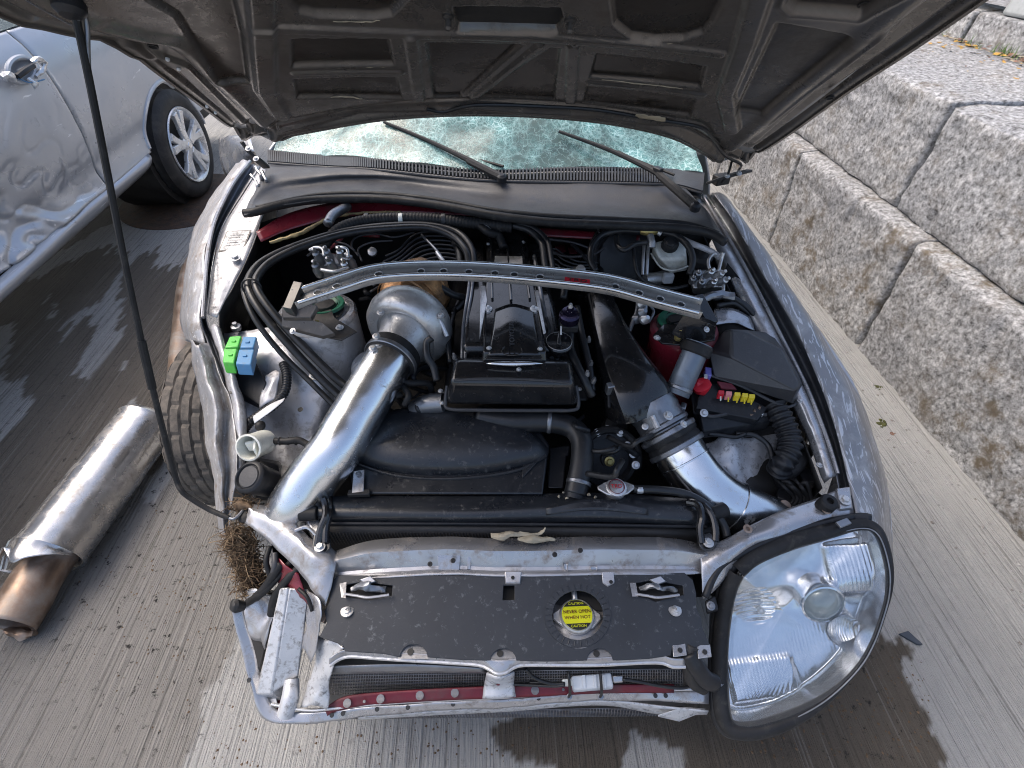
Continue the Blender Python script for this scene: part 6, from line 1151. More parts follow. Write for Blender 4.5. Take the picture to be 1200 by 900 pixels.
# ---- remaining headlight on the right
ol = [(862, 668, .600), (878, 654, .612), (900, 643, .624), (930, 632, .636), (970, 621, .648), (1005, 613, .660), (1024, 616, .664), (1035, 632, .655), (1043, 665, .625), (1042, 695, .590), (1034, 725, .550), (1024, 752, .515), (1010, 777, .485), (988, 802, .452), (960, 825, .425), (925, 844, .400), (890, 856, .382), (866, 858, .376), (852, 852, .376), (845, 836, .388), (842, 800, .420), (842, 760, .462), (846, 720, .510), (852, 690, .560)]
olc = catmull([V(*p) for p in ol] + [V(*ol[0])], 12)[:-1]
RIM = [W(*p) for p in olc]; LC = sum(RIM, V(0, 0, 0))/len(RIM)
nrm = V(0, 0, 0)
for a, b in zip(RIM, RIM[1:] + RIM[:1]): nrm += (a-LC).cross(b-LC)
nrm.normalize(); nrm = nrm if nrm.z > 0 else -nrm
hl_rim = RIM
back = [LC + (p-LC)*.86 - nrm*.17 for p in RIM]
mb = MB(); n = len(RIM); mb.add([p + (p-LC)*.02 for p in RIM] + [p + (p-LC)*.03 - nrm*.05 for p in RIM] + back + [LC - nrm*.17], [(k*n+i, k*n+(i+1) % n, (k+1)*n+(i+1) % n, (k+1)*n+i) for k in range(2) for i in range(n)] + [(2*n+i, 2*n+(i+1) % n, 3*n) for i in range(n)])
lamp = mb.build('headlight', 'plastic', car, smooth=60)
def lloop(f, d): return [LC + (p-LC)*f + nrm*d for p in RIM]
g1 = lloop(.985, .002); MB().tube(g1 + [g1[0]], [.005 + .0125*max(0, min(1, (1.0-(p-LC).normalized().dot(_rt)*1.1+(p-LC).normalized().dot(_up)*.30))) for p in g1 + [g1[0]]], 10, 1, caps=False).build('lamp_gasket', 'rubber', lamp, smooth=180)
g2 = lloop(1.035, -.012); MB().tube([g2[i] for i in range(n*5//8, n, 3)] + [g2[i] for i in range(0, n//4, 3)], .013, 10, 1).build('lamp_seal', 'plastic', lamp, smooth=180)
# reflector: one dished sheet with two bowls and a projector well
def lp(px_, py_):       # point on the lens plane under a pixel
    r = ray(px_, py_); t = ((LC-_C).dot(nrm))/r.dot(nrm); return _C + r*t
bowls = [(lp(902, 722), .075, .035), (lp(940, 745), .05, .02), (lp(972, 710), .052, .06), (lp(1004, 752), .045, .03)]
rows_ = 64; vs = []; fs = []
ex = (lp(960, 745)-lp(900, 752)).normalized(); ey = nrm.cross(ex); o0 = lp(900, 752)
def box01(u, v, u0, u1, v0, v1, e=.016): return float(smooth01(u, u0, u0+e)*(1-smooth01(u, u1-e, u1))*smooth01(v, v0, v0+e)*(1-smooth01(v, v1-e, v1)))
def uv(p): d_ = lp(*p)-o0; return d_.dot(ex), d_.dot(ey)
(fu0, fv0), (fu1, fv1) = uv((868, 846)), uv((946, 778)); (gu0, gv0), (gu1, gv1) = uv((988, 712)), uv((1034, 632)); (tu0, tv0), (tu1, tv1) = uv((890, 700)), uv((984, 650)); (bu0, bv0), (bu1, bv1) = uv((952, 812)), uv((1000, 742))
for k in range(rows_+1):
    t = k/rows_
    for p in RIM:
        q = LC + (p-LC)*(t*.968); u, v = (q-o0).dot(ex), (q-o0).dot(ey); dpt = -.060 - .018*(1-t*t)
        for c, R_, D_ in bowls:
            rr = (q-c).length/R_
            if rr < 1: dpt = min(dpt, -.052 - D_*(1-rr*rr) + (.0016*sin(v*520) if D_ == .035 else 0))
        f1 = box01(u, v, min(fu0, fu1), max(fu0, fu1), min(fv0, fv1), max(fv0, fv1)); f2 = box01(u, v, min(gu0, gu1), max(gu0, gu1), min(gv0, gv1), max(gv0, gv1)); f3 = box01(u, v, min(tu0, tu1), max(tu0, tu1), min(tv0, tv1), max(tv0, tv1)); f4 = box01(u, v, min(bu0, bu1), max(bu0, bu1), min(bv0, bv1), max(bv0, bv1))
        dpt += f1*(.006 + .0014*sin(u*820)) + f2*(.010 + .0016*sin(u*760)) + .0005*sin(u*820)*(1-f1)*(1-f2)*float(smooth01(-v, -.02, .03)) + .02*float(smooth01(v, .03, .10))
        if t > .94: dpt = dpt*(1-(t-.94)/.06) - .004*((t-.94)/.06)
        vs.append(q + nrm*dpt)
fs = [(k*n+i, k*n+(i+1) % n, (k+1)*n+(i+1) % n, (k+1)*n+i) for k in range(rows_) for i in range(n)]
mb = MB(); mb.add(vs, fs); refl = mb.build('reflector', 'chrome', lamp, smooth=180)
# fluted lower strip, lens ribs at the outer end
def patch(pts, d, name, mat, fl=None, nu=10, nv=10):
    rows = [[lp(*p) + nrm*d for p in r] for r in pts]; return MB().surf(rows, nu, nv, fl).build(name, mat, lamp, smooth=180)
prj = lp(972, 712) - nrm*.035; axp = (nrm*.75 + V(0, -1, .05)*.6).normalized()
MB().lathe([(.045, -.05), (.046, -.01), (.048, .0), (.046, .008), (.042, .009), (.040, .004)], prj, axp, 36, caps=False).build('projector_ring', 'chrome', lamp)
MB().lathe([(.041, .002), (.036, .012), (.026, .019), (.013, .023), (0, .024)], prj, axp, 32, caps=False).build('projector_lens', 'bulb_glass', lamp, smooth=180)
pb = lp(1000, 745) - nrm*.04; MB().lathe([(.034, 0), (.026, -.012), (.012, -.018), (0, -.018)], pb, axp, 28, caps=False).build('indicator_bowl', 'fluted', lamp, smooth=180)
MB().lathe([(.006, 0), (.008, .01), (.006, .02), (0, .022)], lp(905, 728)-nrm*.08, nrm, 12).build('bulb', 'cast', lamp)
MB().dome(LC + nrm*.004, lloop(.975, .004), .040, nrm, 14, .5).build('lens', 'lens', lamp, smooth=180)
for f in (.955,): 
    e = [LC + (p-LC)*f + nrm*.014 for p in RIM]; MB().tube(e + [e[0]], .0014, 6, 1, caps=False).build('lens_edge', 'gun', lamp, smooth=180)
for p in ((873, 660), (985, 612), (838, 800)): c = lp(*p) + nrm*.012; MB().box(c, (.030, .014, .006), rotz(.5 if p[0] < 980 else .3)).build('lamp_clip', 'gun', lamp, bevel=.001)
MB().prism(px((826, 706, .54), (838, 700, .54), (842, 716, .53), (828, 720, .53)), px((826, 704, .57), (838, 698, .575), (842, 714, .565), (828, 718, .56))).build('lamp_mount', 'plastic', lamp, bevel=.003); bolt(W(833, 710, .578), .007, lamp, (0, -.3, 1), 'gun')
hose([(806, 764, .55), (815, 780, .53), (826, 795, .50), (836, 800, .48)], .018, 'plastic', lamp, 14, 'lamp_bracket')
hose([(812, 756, .555), (806, 775, .53), (812, 798, .48), (824, 806, .45)], .014, 'dark', lamp, 12, 'lamp_bracket')
hose([(826, 700, .575), (838, 672, .60), (856, 655, .615), (900, 634, .632), (960, 614, .650), (1000, 606, .662)], .008, 'plastic', lamp, 10, 'lamp_shroud')
text('E', .012, lp(845, 692) + nrm*.014, V(.2, 1, 0), nrm, 'wire', lamp, 'lamp_mark')
# ---- front wheel under the crushed wing
WC = V(-.865, 1.235, .305); wax = V(-1, .14, -.10).normalized()
tp2 = [(.20, -.10), (.25, -.108), (.285, -.105), (.300, -.098), (.307, -.088)]; GR = []
for h in (-.088, -.052, -.018, .018, .052): tp2 += [(.309 + .002*(1-abs(h+.018)*9), h+.006), (.311 + .002*(1-abs(h+.018)*9), h+.029), (.302, h+.0305), (.302, h+.0345)]
tp2 += [(.307, .088), (.300, .098), (.285, .105), (.25, .108), (.21, .10)]
def tr2(i, j): return -.005 if (5 <= i < 25 and (i-5) % 4 < 2 and (j + ((i-5)//4)*3) % 8 == 0) or (i in (3, 4, 25, 26) and j % 5 == 0) else 0
flw = MB().lathe(tp2, WC, wax, 170, caps=False, rmod=tr2).warp(crumple(.003, 6)).build('wheel', 'tread', car, smooth=25)
MB().lathe([(.21, .10), (.215, .092), (.19, .07), (.185, -.09), (.20, -.10)], WC, wax, 48, caps=False).build('rim', 'gun', flw)
MB().lathe([(.19, .03), (.06, .05), (0, .05)], WC, wax, 40, caps=False).build('wheel_disc', 'gun', flw)
w2 = copy_to(flw, V(.855, 1.2, .305), car, Matrix.Rotation(pi, 3, 'Z').to_quaternion())
for ch in list(flw.children): c = ch.copy(); COL.objects.link(c); c.parent = w2
# ---- relays, washer neck, reservoir and loom on the left apron
rb = MB().prism(px((262, 424, .70), (296, 430, .70), (318, 455, .66), (312, 482, .64), (284, 470, .66), (272, 448, .68)), px((260, 420, .755), (300, 424, .755), (312, 448, .74), (304, 476, .70), (284, 462, .71), (270, 440, .735))).build('relay_bracket', 'plastic', car, bevel=.004)
def relay(quad, z, mat, name, h=.042):
    h = .030; q = px(*[(a, b, z) for a, b in quad]); c = sum(q, V(0, 0, 0))/4; o = MB().prism([p - V(0, .010, h) for p in q], q).build(name, mat, rb, bevel=.003, seg=3)
    MB().prism([c + (p-c)*.32 for p in q], [c + (p-c)*.32 + V(0, 0, .0025) for p in q]); return o
for q, m in (([(269, 394), (283, 393), (279, 406), (263, 407)], 'green'), ([(262, 408.5), (278, 408), (274, 425), (261, 424)], 'green'), ([(285, 394), (301, 394), (297, 407), (281, 407)], 'blue'), ([(280, 409), (298, 409), (294, 427), (276, 426)], 'blue')):
    o = relay(q, .80, m, 'relay'); o['label'] = 'bright green relay' if m == 'green' else 'blue relay'
for p in ((274, 400), (290, 401), (270, 416), (287, 417)): MB().box(W(*p, .801), (.010, .006, .004)).build('relay_mark', 'green' if p[0] < 280 else 'blue', rb, bevel=.001)
MB().lathe([(.012, 0), (.014, .004), (.013, .012), (.006, .014), (.006, .022)], W(278, 386, .775), (0, 0, 1), 16).build('ground_stud', 'gun', car)
hose([(332, 426, .745), (336, 440, .735), (334, 458, .72), (322, 474, .71), (304, 486, .70), (290, 498, .68), (284, 510, .66)], .010, 'plastic', name='loom_tube', n=14, corr=(.0075, .0022))
MB().surf([px((296, 488, .705), (316, 474, .725), (334, 466, .728)), px((298, 496, .71), (320, 480, .732), (332, 470, .733))], 5, 3).build('tape_wrap', 'white_cl', car, solid=.001)
strip('sheet_bracket', [[(312, 440, .745), (322, 434, .75), (328, 436, .75)], [(306, 462, .72), (316, 456, .73), (326, 452, .73)], [(304, 478, .70), (312, 474, .71), (322, 470, .712)]], 'silver_bay', car, 5, 5, crumple(.003, 30), solid=.002, smooth=180)
wn0, wn1 = W(302, 524, .685), W(288, 528, .715); wa = (W(281, 528, .735)-W(314, 516, .67)).normalized(); wb_ = W(312, 517, .672)
neck = MB().lathe([(.028, 0), (.030, .01), (.0295, .06), (.032, .064), (.032, .070), (.028, .071), (.026, .055), (.024, .02), (0, .018)], wb_, wa, 32, caps=False).build('bulb_holder', 'white_pl', car, smooth=40)
MB().box(wb_ + wa*.045, (.034, .008, .03), rotz(.2)).build('holder_tab', 'white_pl', neck, bevel=.002); MB().box(wb_ + wa*.05 + V(.01, -.008, 0), (.006, .03, .03), rotz(.2)).build('holder_tab', 'white_pl', neck, bevel=.002)
hose([(318, 517, .68), (336, 517, .69), (350, 516, .69), (362, 522, .68)], .0085, 'rubber', name='loom_tube')
for x in (328, 338, 347): MB().lathe([(.009, -.002), (.0105, 0), (.009, .002)], W(x, 517, .687), (1, 0, 0), 12).build('loom_band', 'plastic', car)
rsv = MB().lathe([(.034, -.06), (.036, -.01), (.038, 0), (.038, .012), (.034, .016), (.030, .017), (.027, .012), (0, .012)], W(296, 560, .665), (-.25, -.35, .9), 32, caps=False).build('washer_cap', 'plastic', car)
MB().lathe([(.026, .0125), (.024, .015), (0, .0155)], W(296, 560, .665), (-.25, -.35, .9), 28, caps=False).build('cap_disc', 'grey_pl', rsv)
MB().prism(px((300, 535, .60), (330, 540, .60), (328, 590, .54), (296, 590, .54)), px((304, 540, .64), (326, 544, .64), (326, 585, .60), (300, 585, .60))).warp(crumple(.006, 20)).build('washer_bottle', 'plastic', car, bevel=.01)
MB().prism(px((277, 505, .66), (285, 503, .66), (286, 516, .655), (279, 518, .65)), px((277, 504, .675), (284, 502, .675), (285, 514, .67), (279, 516, .668))).build('lead_connector', 'red', car, bevel=.002)
MB().lathe([(.011, 0), (.013, .006), (.010, .012), (.004, .016)], W(306, 500, .70), (0, -.3, 1), 14).build('rubber_boot', 'rubber', car)
for i, (a, b, c) in enumerate(((268, 460, .742), (262, 412, .788), (276, 480, .715))): MB().lathe([(.0055, 0), (.0055, .001), (0, .001)], W(a+3, b, c), n=10).build('panel_hole', 'ink', car)
bolt(W(368, 441, .715), .010, car, (.2, -.2, 1)); MB().prism(px((358, 436, .70), (376, 432, .70), (380, 444, .695), (362, 448, .695)), px((358, 435, .71), (376, 431, .71), (380, 442, .705), (362, 446, .705))).build('bracket_tab', 'cast', car, bevel=.002)
MB().lathe([(.007, 0), (.007, .001), (0, .001)], W(352, 480, .672), (0, -.2, 1), 12).build('panel_hole', 'ink', car)
# ---- long hoses looping over the left of the bay
HZ_ = [((404, 470, .70), (378, 446, .74), (342, 408, .81), (308, 368, .87), (292, 340, .90), (294, 322, .91), (312, 304, .915), (350, 287, .915), (400, 272, .92), (450, 265, .925), (500, 264, .92), (535, 272, .91), (552, 290, .90), (556, 312, .88)),
       ((412, 458, .72), (390, 440, .76), (352, 402, .82), (318, 364, .875), (301, 338, .905), (303, 322, .915), (322, 304, .92), (360, 287, .925), (410, 273, .93), (455, 268, .93), (500, 267, .925), (530, 277, .912), (546, 294, .90), (550, 312, .88)),
       ((394, 478, .68), (362, 446, .73), (328, 412, .79), (300, 376, .85), (287, 346, .885), (289, 328, .895), (304, 312, .90), (330, 298, .90), (360, 288, .905))]
for i, p in enumerate(HZ_[:2]): hose(list(p), .0105, n=12, name='coolant_hose')
hose(list(HZ_[2]), .0075, n=10, name='coolant_hose')
for p, q in (((286, 338, .905), (304, 336, .905)),): 
    c = (W(*p)+W(*q))/2; MB().tube([c + V(.024*cos(a), .006*sin(a), .022*sin(a)) for a in [2*pi*k/12 for k in range(13)]], .003, 6, 2).build('cable_tie', 'plastic', car)
# harness along the bulkhead
hose([(372, 300, .88), (384, 282, .905), (402, 266, .925), (440, 257, .93), (500, 256, .93), (560, 262, .925), (600, 266, .92)], .016, 'rubber', name='wiring_loom', n=14, corr=(.010, .0012))
hose([(384, 262, .94), (390, 252, .945), (400, 246, .94), (408, 242, .935)], .014, 'gun', name='loom_bracket')
hose([(560, 262, .925), (572, 272, .915), (584, 276, .90), (590, 290, .88)], .012, 'rubber', name='wiring_loom'); hose([(556, 258, .93), (566, 264, .925), (577, 274, .91)], .009, 'cast', name='loom_bracket')
for i, x in enumerate((430, 470, 520)): MB().lathe([(.0175, -.006), (.0185, 0), (.0175, .006)], W(x, 257, .93), (1, 0, 0), 18).build('loom_clip', ('grey_pl', 'white_pl', 'grey_pl')[i], car)
for i in range(7):
    y0 = 272 + i*5; hose([(452 - i*3, 300 + i*7, .86), (468, 292 + i*5, .865), (488 + i*2, y0+2, .87), (520 + i, y0, .872), (548, y0 + 6, .865)], .0032, 'wire', n=6, name='heat_line')
hose([(420, 300, .885), (412, 288, .89), (418, 278, .895), (440, 274, .895), (462, 278, .89), (486, 272, .89)], .003, 'wire', n=6, name='brake_line'); hose([(424, 306, .88), (420, 292, .885), (436, 284, .89), (460, 282, .885)], .003, 'wire', n=6, name='brake_line')
hose([(494, 275, .90), (512, 294, .90), (520, 306, .90)], .004, 'gun', n=8, name='gear_cable'); MB().tube(px((512, 296, .905), (520, 307, .905)), .006, 8, 2).build('cable_end', 'cast', car)
hose([(532, 280, .88), (538, 296, .88), (540, 312, .87)], .012, 'hose', name='heater_hose')
hose([(600, 264, .925), (620, 270, .92), (634, 284, .91), (638, 306, .89), (640, 318, .88)], .010, name='heater_hose'); hose([(606, 262, .93), (626, 268, .925), (641, 282, .915), (646, 304, .895), (648, 318, .885)], .008, name='heater_hose')
MB().lathe([(.012, 0), (.014, .004), (.013, .010), (.006, .012), (0, .012)], W(437, 296, .87), (0, -.6, .8), 16).build('bulkhead_bolt', 'cast', car); MB().lathe([(.012, 0), (.014, .004), (.013, .010), (.006, .012), (0, .012)], W(680, 317, .88), (0, -.6, .8), 16).build('bulkhead_bolt', 'cast', car)
for i, x in enumerate((610, 619, 640, 672, 690)): MB().lathe([(.010, 0), (.011, .008), (.007, .012), (.006, .018)], W(x, 250 + (i % 2)*2, .935), (0, -.7, .7), 12).build('seal_clip', ('gun', 'white_rail')[i % 2], car)
# control valves behind the left tower
vb = MB().box(W(392, 312, .87), (.10, .06, .05), rotz(-.15)).build('valve_block', 'gun', car, bevel=.006)
for i, (x, y, z) in enumerate(((372, 300, .92), (384, 298, .925), (399, 298, .92), (410, 305, .91), (371, 314, .90), (404, 312, .905), (388, 310, .91))):
    MB().lathe([(.011, -.03), (.013, -.008), (.010, 0), (.010, .012), (.006, .016), (.0055, .028), (.002, .03)], W(x, y, z), (.1*(i % 3 - 1), -.3, 1), 16).build('valve', ('gun', 'gun', 'steel')[i % 3], vb)
for pts in ([(363, 293, .93), (370, 290, .94), (378, 292, .94), (380, 300, .93)], [(394, 290, .94), (402, 290, .945), (407, 293, .94), (408, 302, .93)], [(376, 316, .915), (392, 318, .92), (408, 314, .915)]): hose(pts, .0045, 'cast', vb, 8, 'valve_pipe')
hose([(360, 300, .90), (384, 284, .90), (404, 286, .90), (416, 294, .89)], .0035, 'wire', vb, 6, 'valve_pipe')
# ---- brake booster, reservoir and hydraulic block on the right
bo = MB().lathe([(.03, -.06), (.105, -.05), (.115, -.03), (.118, -.01), (.112, .0), (.095, .010), (.090, .022), (.06, .030), (.03, .034), (0, .034)], W(733, 303, .83), (.15, -.85, .5), 44, caps=False).build('brake_booster', 'plastic', car)
MB().lathe([(.1185, -.016), (.122, -.012), (.122, -.006), (.1185, -.002)], W(733, 303, .83), (.15, -.85, .5), 44, caps=False).build('booster_rim', 'dark', bo)
res = MB().prism(px((762, 303, .835), (788, 322, .825), (806, 318, .825), (804, 294, .85), (770, 290, .86)), px((766, 284, .905), (774, 305, .885), (787, 310, .885), (806, 304, .885), (802, 286, .905), (783, 278, .915))[:5] if False else px((764, 284, .905), (772, 304, .885), (805, 304, .885), (803, 284, .905), (783, 279, .912))).build('brake_fluid_reservoir', 'white_pl', car, bevel=.009, seg=4, smooth=50)
MB().tube(px((763, 297, .872), (774, 313, .858), (790, 317, .855), (806, 312, .856)), .0025, 6, 4).build('reservoir_seam', 'white_pl', res)
rcp = MB().lathe([(.020, -.012), (.023, -.008), (.0235, 0), (.0225, .010), (.019, .015), (.012, .016), (0, .014)], W(785, 287, .916), (.05, -.25, 1), 36, caps=False, rmod=lambda i, j: .0012 if j % 3 == 0 and i in (2, 3) else 0).build('reservoir_cap', 'rubber', res)
MB().lathe([(.011, 0), (.012, .004), (.010, .006), (0, .006)], W(785, 286, .931), (.05, -.25, 1), 14, caps=False).build('cap_nipple', 'rubber', rcp)
MB().box(W(783, 326, .815), (.03, .02, .03)).build('reservoir_boss', 'white_cl', res, bevel=.004)
MB().tube(px((784, 322, .80), (772, 326, .80), (756, 328, .80)), .020, 14, 4).build('master_cylinder', 'cast', car)
vlv = MB().tube(px((750, 271, .935), (756, 271, .937), (764, 271, .937), (770, 271, .935)), [.008, .012, .012, .009], 14, 3).build('vacuum_valve', 'brass', car); MB().tube(px((770, 271, .935), (775, 274, .93)), .009, 10, 2).build('valve_end', 'cast', vlv); MB().tube(px((762, 276, .93), (764, 284, .92), (764, 290, .91)), .010, 10, 3).build('valve_stem', 'cast', vlv)
for x in (755, 760): MB().tube(px((x, 286, .90), (x-1, 300, .885), (x-2, 322, .85)), .0045, 8, 3).build('brake_pipe', 'cast', car)
hose([(750, 271, .935), (728, 270, .935), (706, 275, .925), (694, 288, .91), (692, 304, .89), (698, 318, .87)], .0095, name='vacuum_hose')
hose([(722, 277, .92), (724, 288, .915), (732, 293, .915), (744, 286, .92), (758, 284, .92)], .0075, name='vacuum_hose'); hose([(776, 272, .932), (792, 276, .935), (806, 288, .93), (812, 304, .91), (808, 322, .88)], .009, name='vacuum_hose')
hose([(742, 290, .91), (744, 308, .89), (748, 322, .87), (756, 330, .85), (784, 338, .84), (806, 335, .84)], .005, name='brake_hose', n=8); hose([(690, 300, .87), (702, 280, .89), (700, 262, .92)], .004, 'wire', name='heater_cable', n=6)
hose([(640, 290, .85), (660, 300, .86), (684, 300, .87), (700, 296, .87), (712, 286, .88)], .004, 'wire', name='heater_cable', n=6); hose([(640, 280, .87), (670, 284, .875), (694, 292, .87)], .004, 'wire', name='heater_cable', n=6)
for i in range(4): hose([(640, 292+i*6, .845), (652, 292+i*6, .85), (660, 298+i*6, .85), (676, 306+i*4, .85), (700, 308+i*3, .84)], .003, 'wire', n=6, name='heat_line')
hose([(670, 286, .87), (684, 300, .87), (696, 314, .86)], .006, 'plastic', name='heater_cable', n=8)
hyd = MB().prism(px((806, 318, .82), (850, 318, .82), (852, 345, .78), (812, 345, .78)), px((808, 316, .86), (846, 316, .86), (850, 336, .845), (812, 338, .845))).build('hydraulic_block', 'cast', car, bevel=.006)
for i, (x, y, z) in enumerate(((818, 322, .88), (831, 320, .885), (842, 322, .88), (822, 332, .865), (834, 332, .865), (846, 330, .86), (812, 328, .86))):
    MB().lathe([(.010, -.02), (.0115, 0), (.009, .004), (.009, .016), (.0055, .018), (.005, .030), (.002, .032)], W(x, y, z), (.25*(i % 3-1), -.6, .8), 6 + 4*(i % 2)).build('valve', ('gun', 'steel', 'cast')[i % 3], hyd)
MB().lathe([(.02, -.05), (.034, -.03), (.036, -.006), (.030, .004), (.014, .008), (.012, .016), (0, .018)], W(822, 297, .885), (0, -.2, 1), 30, caps=False).build('clutch_reservoir_cap', 'rubber', car)
for pts in ([(832, 318, .89), (830, 306, .905), (836, 298, .91), (844, 300, .90), (846, 296, .91)], [(842, 318, .89), (845, 306, .90), (848, 296, .92)], [(848, 334, .86), (846, 344, .855), (832, 350, .85), (820, 354, .845)]): hose(pts, .0045, 'cast', hyd, 8, 'brake_pipe')
strip('bay_flange', [[(790, 272, .92), (812, 282, .92), (832, 290, .915), (848, 300, .91)], [(786, 277, .905), (808, 288, .905), (830, 297, .90), (846, 308, .895)]], 'silver_bay', car, 6, 3, solid=.003, smooth=180)
slab('inner_box', [(852, 306, .89), (868, 326, .86), (888, 372, .81), (872, 366, .80), (856, 340, .82)], .06, 'plastic', car, .004)
hose([(836, 350, .84), (856, 348, .845), (880, 364, .82), (898, 392, .785), (906, 412, .76)], .008, name='loom_tube'); hose([(840, 358, .83), (862, 356, .83), (884, 374, .80), (898, 398, .775)], .007, name='loom_tube')
MB().tube(px((822, 350, .85), (842, 345, .855), (860, 348, .85)), .011, 10, 5).warp(crumple(.006, 40)).build('lead_connector', 'gun', car)
strip('apron_top', [[(836, 362, .82), (856, 360, .825), (880, 372, .81)], [(838, 380, .815), (862, 378, .815), (884, 388, .795)]], 'core', car, 6, 5, crumple(.004, 20), solid=.003, smooth=180)
# small metal pieces between plenum and tower
for i, pts in enumerate(([(748, 352, .83), (746, 366, .81), (740, 382, .79), (736, 392, .77)], [(756, 352, .84), (754, 366, .825), (752, 376, .81)], [(762, 358, .83), (766, 366, .82), (760, 378, .81)])): hose(pts, (.006, .010, .004)[i], 'gun', name='linkage')
for i, p in enumerate(((752, 356, .84), (753, 366, .83), (756, 374, .82), (746, 374, .80))): MB().lathe([(.012, -.01), (.014, 0), (.010, .006), (.006, .014)], W(*p), (.3, -.5, .8), 12).build('linkage_joint', ('cast', 'gun')[i % 2], car)
# ---- grey tube, fuse box and its tilted lid
gt0, gt1 = W(819, 402, .835), W(793, 462, .735); ga = (gt0-gt1).normalized()
g = MB().lathe([(.030, 0), (.031, .004), (.031, (gt0-gt1).length-.012), (.034, (gt0-gt1).length-.010), (.034, (gt0-gt1).length), (.022, (gt0-gt1).length+.002), (.018, (gt0-gt1).length-.02), (0, (gt0-gt1).length-.02)], gt1, ga, 32, caps=False)
M['grey_blue'] = pm('grey_painted_tube', (.17, .20, .24), .35, .5, .12, 14, dirt=(.1, .1, .1), damt=.25, bump=.05)
gtu = g.build('damper_tube', 'grey_blue', car); MB().lathe([(.0315, .012), (.033, .014), (.033, .020), (.0315, .022)], gt1, ga, 28, caps=False).build('tube_band', 'gun', gtu); MB().lathe([(.035, (gt0-gt1).length-.030), (.038, (gt0-gt1).length-.026), (.038, (gt0-gt1).length-.006), (.035, (gt0-gt1).length-.002)], gt1, ga, 28, caps=False).build('tube_collar', 'rubber', gtu)
fbx = MB().prism(px((806, 440, .62), (846, 430, .62), (930, 470, .58), (912, 508, .56), (818, 506, .58)), px((806, 436, .715), (846, 428, .73), (922, 470, .69), (902, 490, .675), (812, 484, .68))).build('fuse_box', 'plastic', car, bevel=.004)
MB().prism([W(*p) for p in ((850, 386, .800), (905, 390, .790), (944, 452, .728), (929, 475, .715), (834, 441, .745), (828, 408, .775))], [W(*p) for p in ((856, 386, .842), (872, 386, .842), (917, 408, .822), (939, 450, .780), (930, 457, .772), (857, 420, .803))]).build('fuse_box_lid', 'lid_grey', fbx, bevel=.007, seg=3)
MB().tube(px((833, 440, .745), (868, 452, .735), (924, 477, .715), (940, 454, .73)), .004, 8, 4).build('lid_rim', 'grey_pl', fbx)
slab('fuse_tray', [(822, 449, .722), (846, 450, .722), (900, 478, .700), (888, 492, .690), (816, 478, .700)], .02, 'plastic', fbx, .002)
slab('fuse_cover', [(840, 446, .738), (858, 449, .738), (864, 456, .730), (846, 455, .730)], .006, 'redmetal', fbx, .002)
for i, (x, m) in enumerate(((842, 'red'), (851, 'pink'), (861, 'yellow'), (870, 'yellow'), (878, 'yellow'))):
    slab('fuse', [(x, 457+i*1.1, .738), (x+7, 457.5+i*1.1, .738), (x+7, 462+i*1.1, .732), (x, 462+i*1.1, .732)], .018, m, fbx, .001); slab('fuse_blade', [(x+2, 463+i*1.1, .727), (x+3.4, 463+i*1.1, .727), (x+3.4, 469+i*1.1, .716), (x+2, 469+i*1.1, .716)], .003, 'yellow' if i else 'white_pl', fbx, 0)
MB().lathe([(.020, -.02), (.023, -.004), (.020, .006), (.010, .010), (0, .010)], W(822, 452, .735), (-.2, -.3, 1), 14).warp(crumple(.006, 60)).build('terminal_cover', 'red', fbx)
MB().box(W(829, 438, .745), (.016, .03, .02), rotz(-.3)).build('relay_plug', 'purple', fbx, bevel=.002); MB().box(W(827, 441, .756), (.008, .012, .004), rotz(-.3)).build('plug_mark', 'ink_white', fbx)
slab('fuse_box_front', [(820, 484, .684), (900, 486, .680), (904, 494, .668), (824, 506, .655)], .03, 'plastic', fbx, .004)
MB().tube(px((822, 484, .695), (836, 488, .692), (868, 482, .69), (898, 486, .688)), .005, 8, 5).build('tray_rim', 'grey_pl', fbx); bolt(W(825, 484, .70), .008, fbx, (0, -.5, .8)); 
for p in ((884, 482, .695), (890, 478, .70), (893, 486, .69), (880, 487, .69)): MB().box(W(*p), (.008, .006, .010), rotz(p[0])).build('terminal', 'cast' if p[0] % 2 else 'copper', fbx, bevel=.001)
cor = hose([(908, 474, .70), (916, 490, .69), (924, 508, .675), (926, 526, .66), (918, 542, .64), (912, 552, .61)], .022, 'plastic', name='corrugated_duct', n=18, corr=(.0155, .0075))
hose([(862, 508, .64), (884, 510, .645), (900, 522, .635), (906, 540, .62), (914, 556, .60)], .007, name='loom_tube'); hose([(830, 508, .64), (846, 510, .64), (862, 512, .64), (874, 508, .645)], .006, name='loom_tube')
strip('crumpled_apron', [[(826, 522, .585), (850, 510, .625), (884, 512, .615), (912, 508, .61)], [(828, 540, .575), (854, 534, .605), (880, 536, .60), (908, 530, .59)], [(840, 558, .55), (862, 560, .575), (882, 560, .57), (902, 556, .55)], [(866, 572, .53), (880, 576, .54), (894, 574, .535), (904, 570, .52)]], 'white_rail', car, 7, 7, crumple(.010, 15, 3), solid=.003, smooth=180)['label'] = 'crumpled pale inner wing sheet'
strip('crumpled_apron', [[(884, 574, .54), (900, 572, .54), (912, 578, .53)], [(892, 592, .53), (906, 590, .53), (918, 598, .52)], [(900, 606, .51), (912, 606, .51), (922, 612, .50)]], 'silver_bay', car, 5, 5, crumple(.005, 15, 3), solid=.003, smooth=180)
hose([(918, 556, .60), (930, 548, .62), (940, 534, .62), (944, 528, .61)], .020, 'rubber', name='brake_duct'); 
for i, p in enumerate(((922, 565, .575), (932, 572, .56), (918, 582, .555), (944, 560, .58), (938, 584, .545))): MB().box(W(*p), (.045, .035, .03), rotz(.5*i)).build('lead_connector', 'plastic', car, bevel=.004)
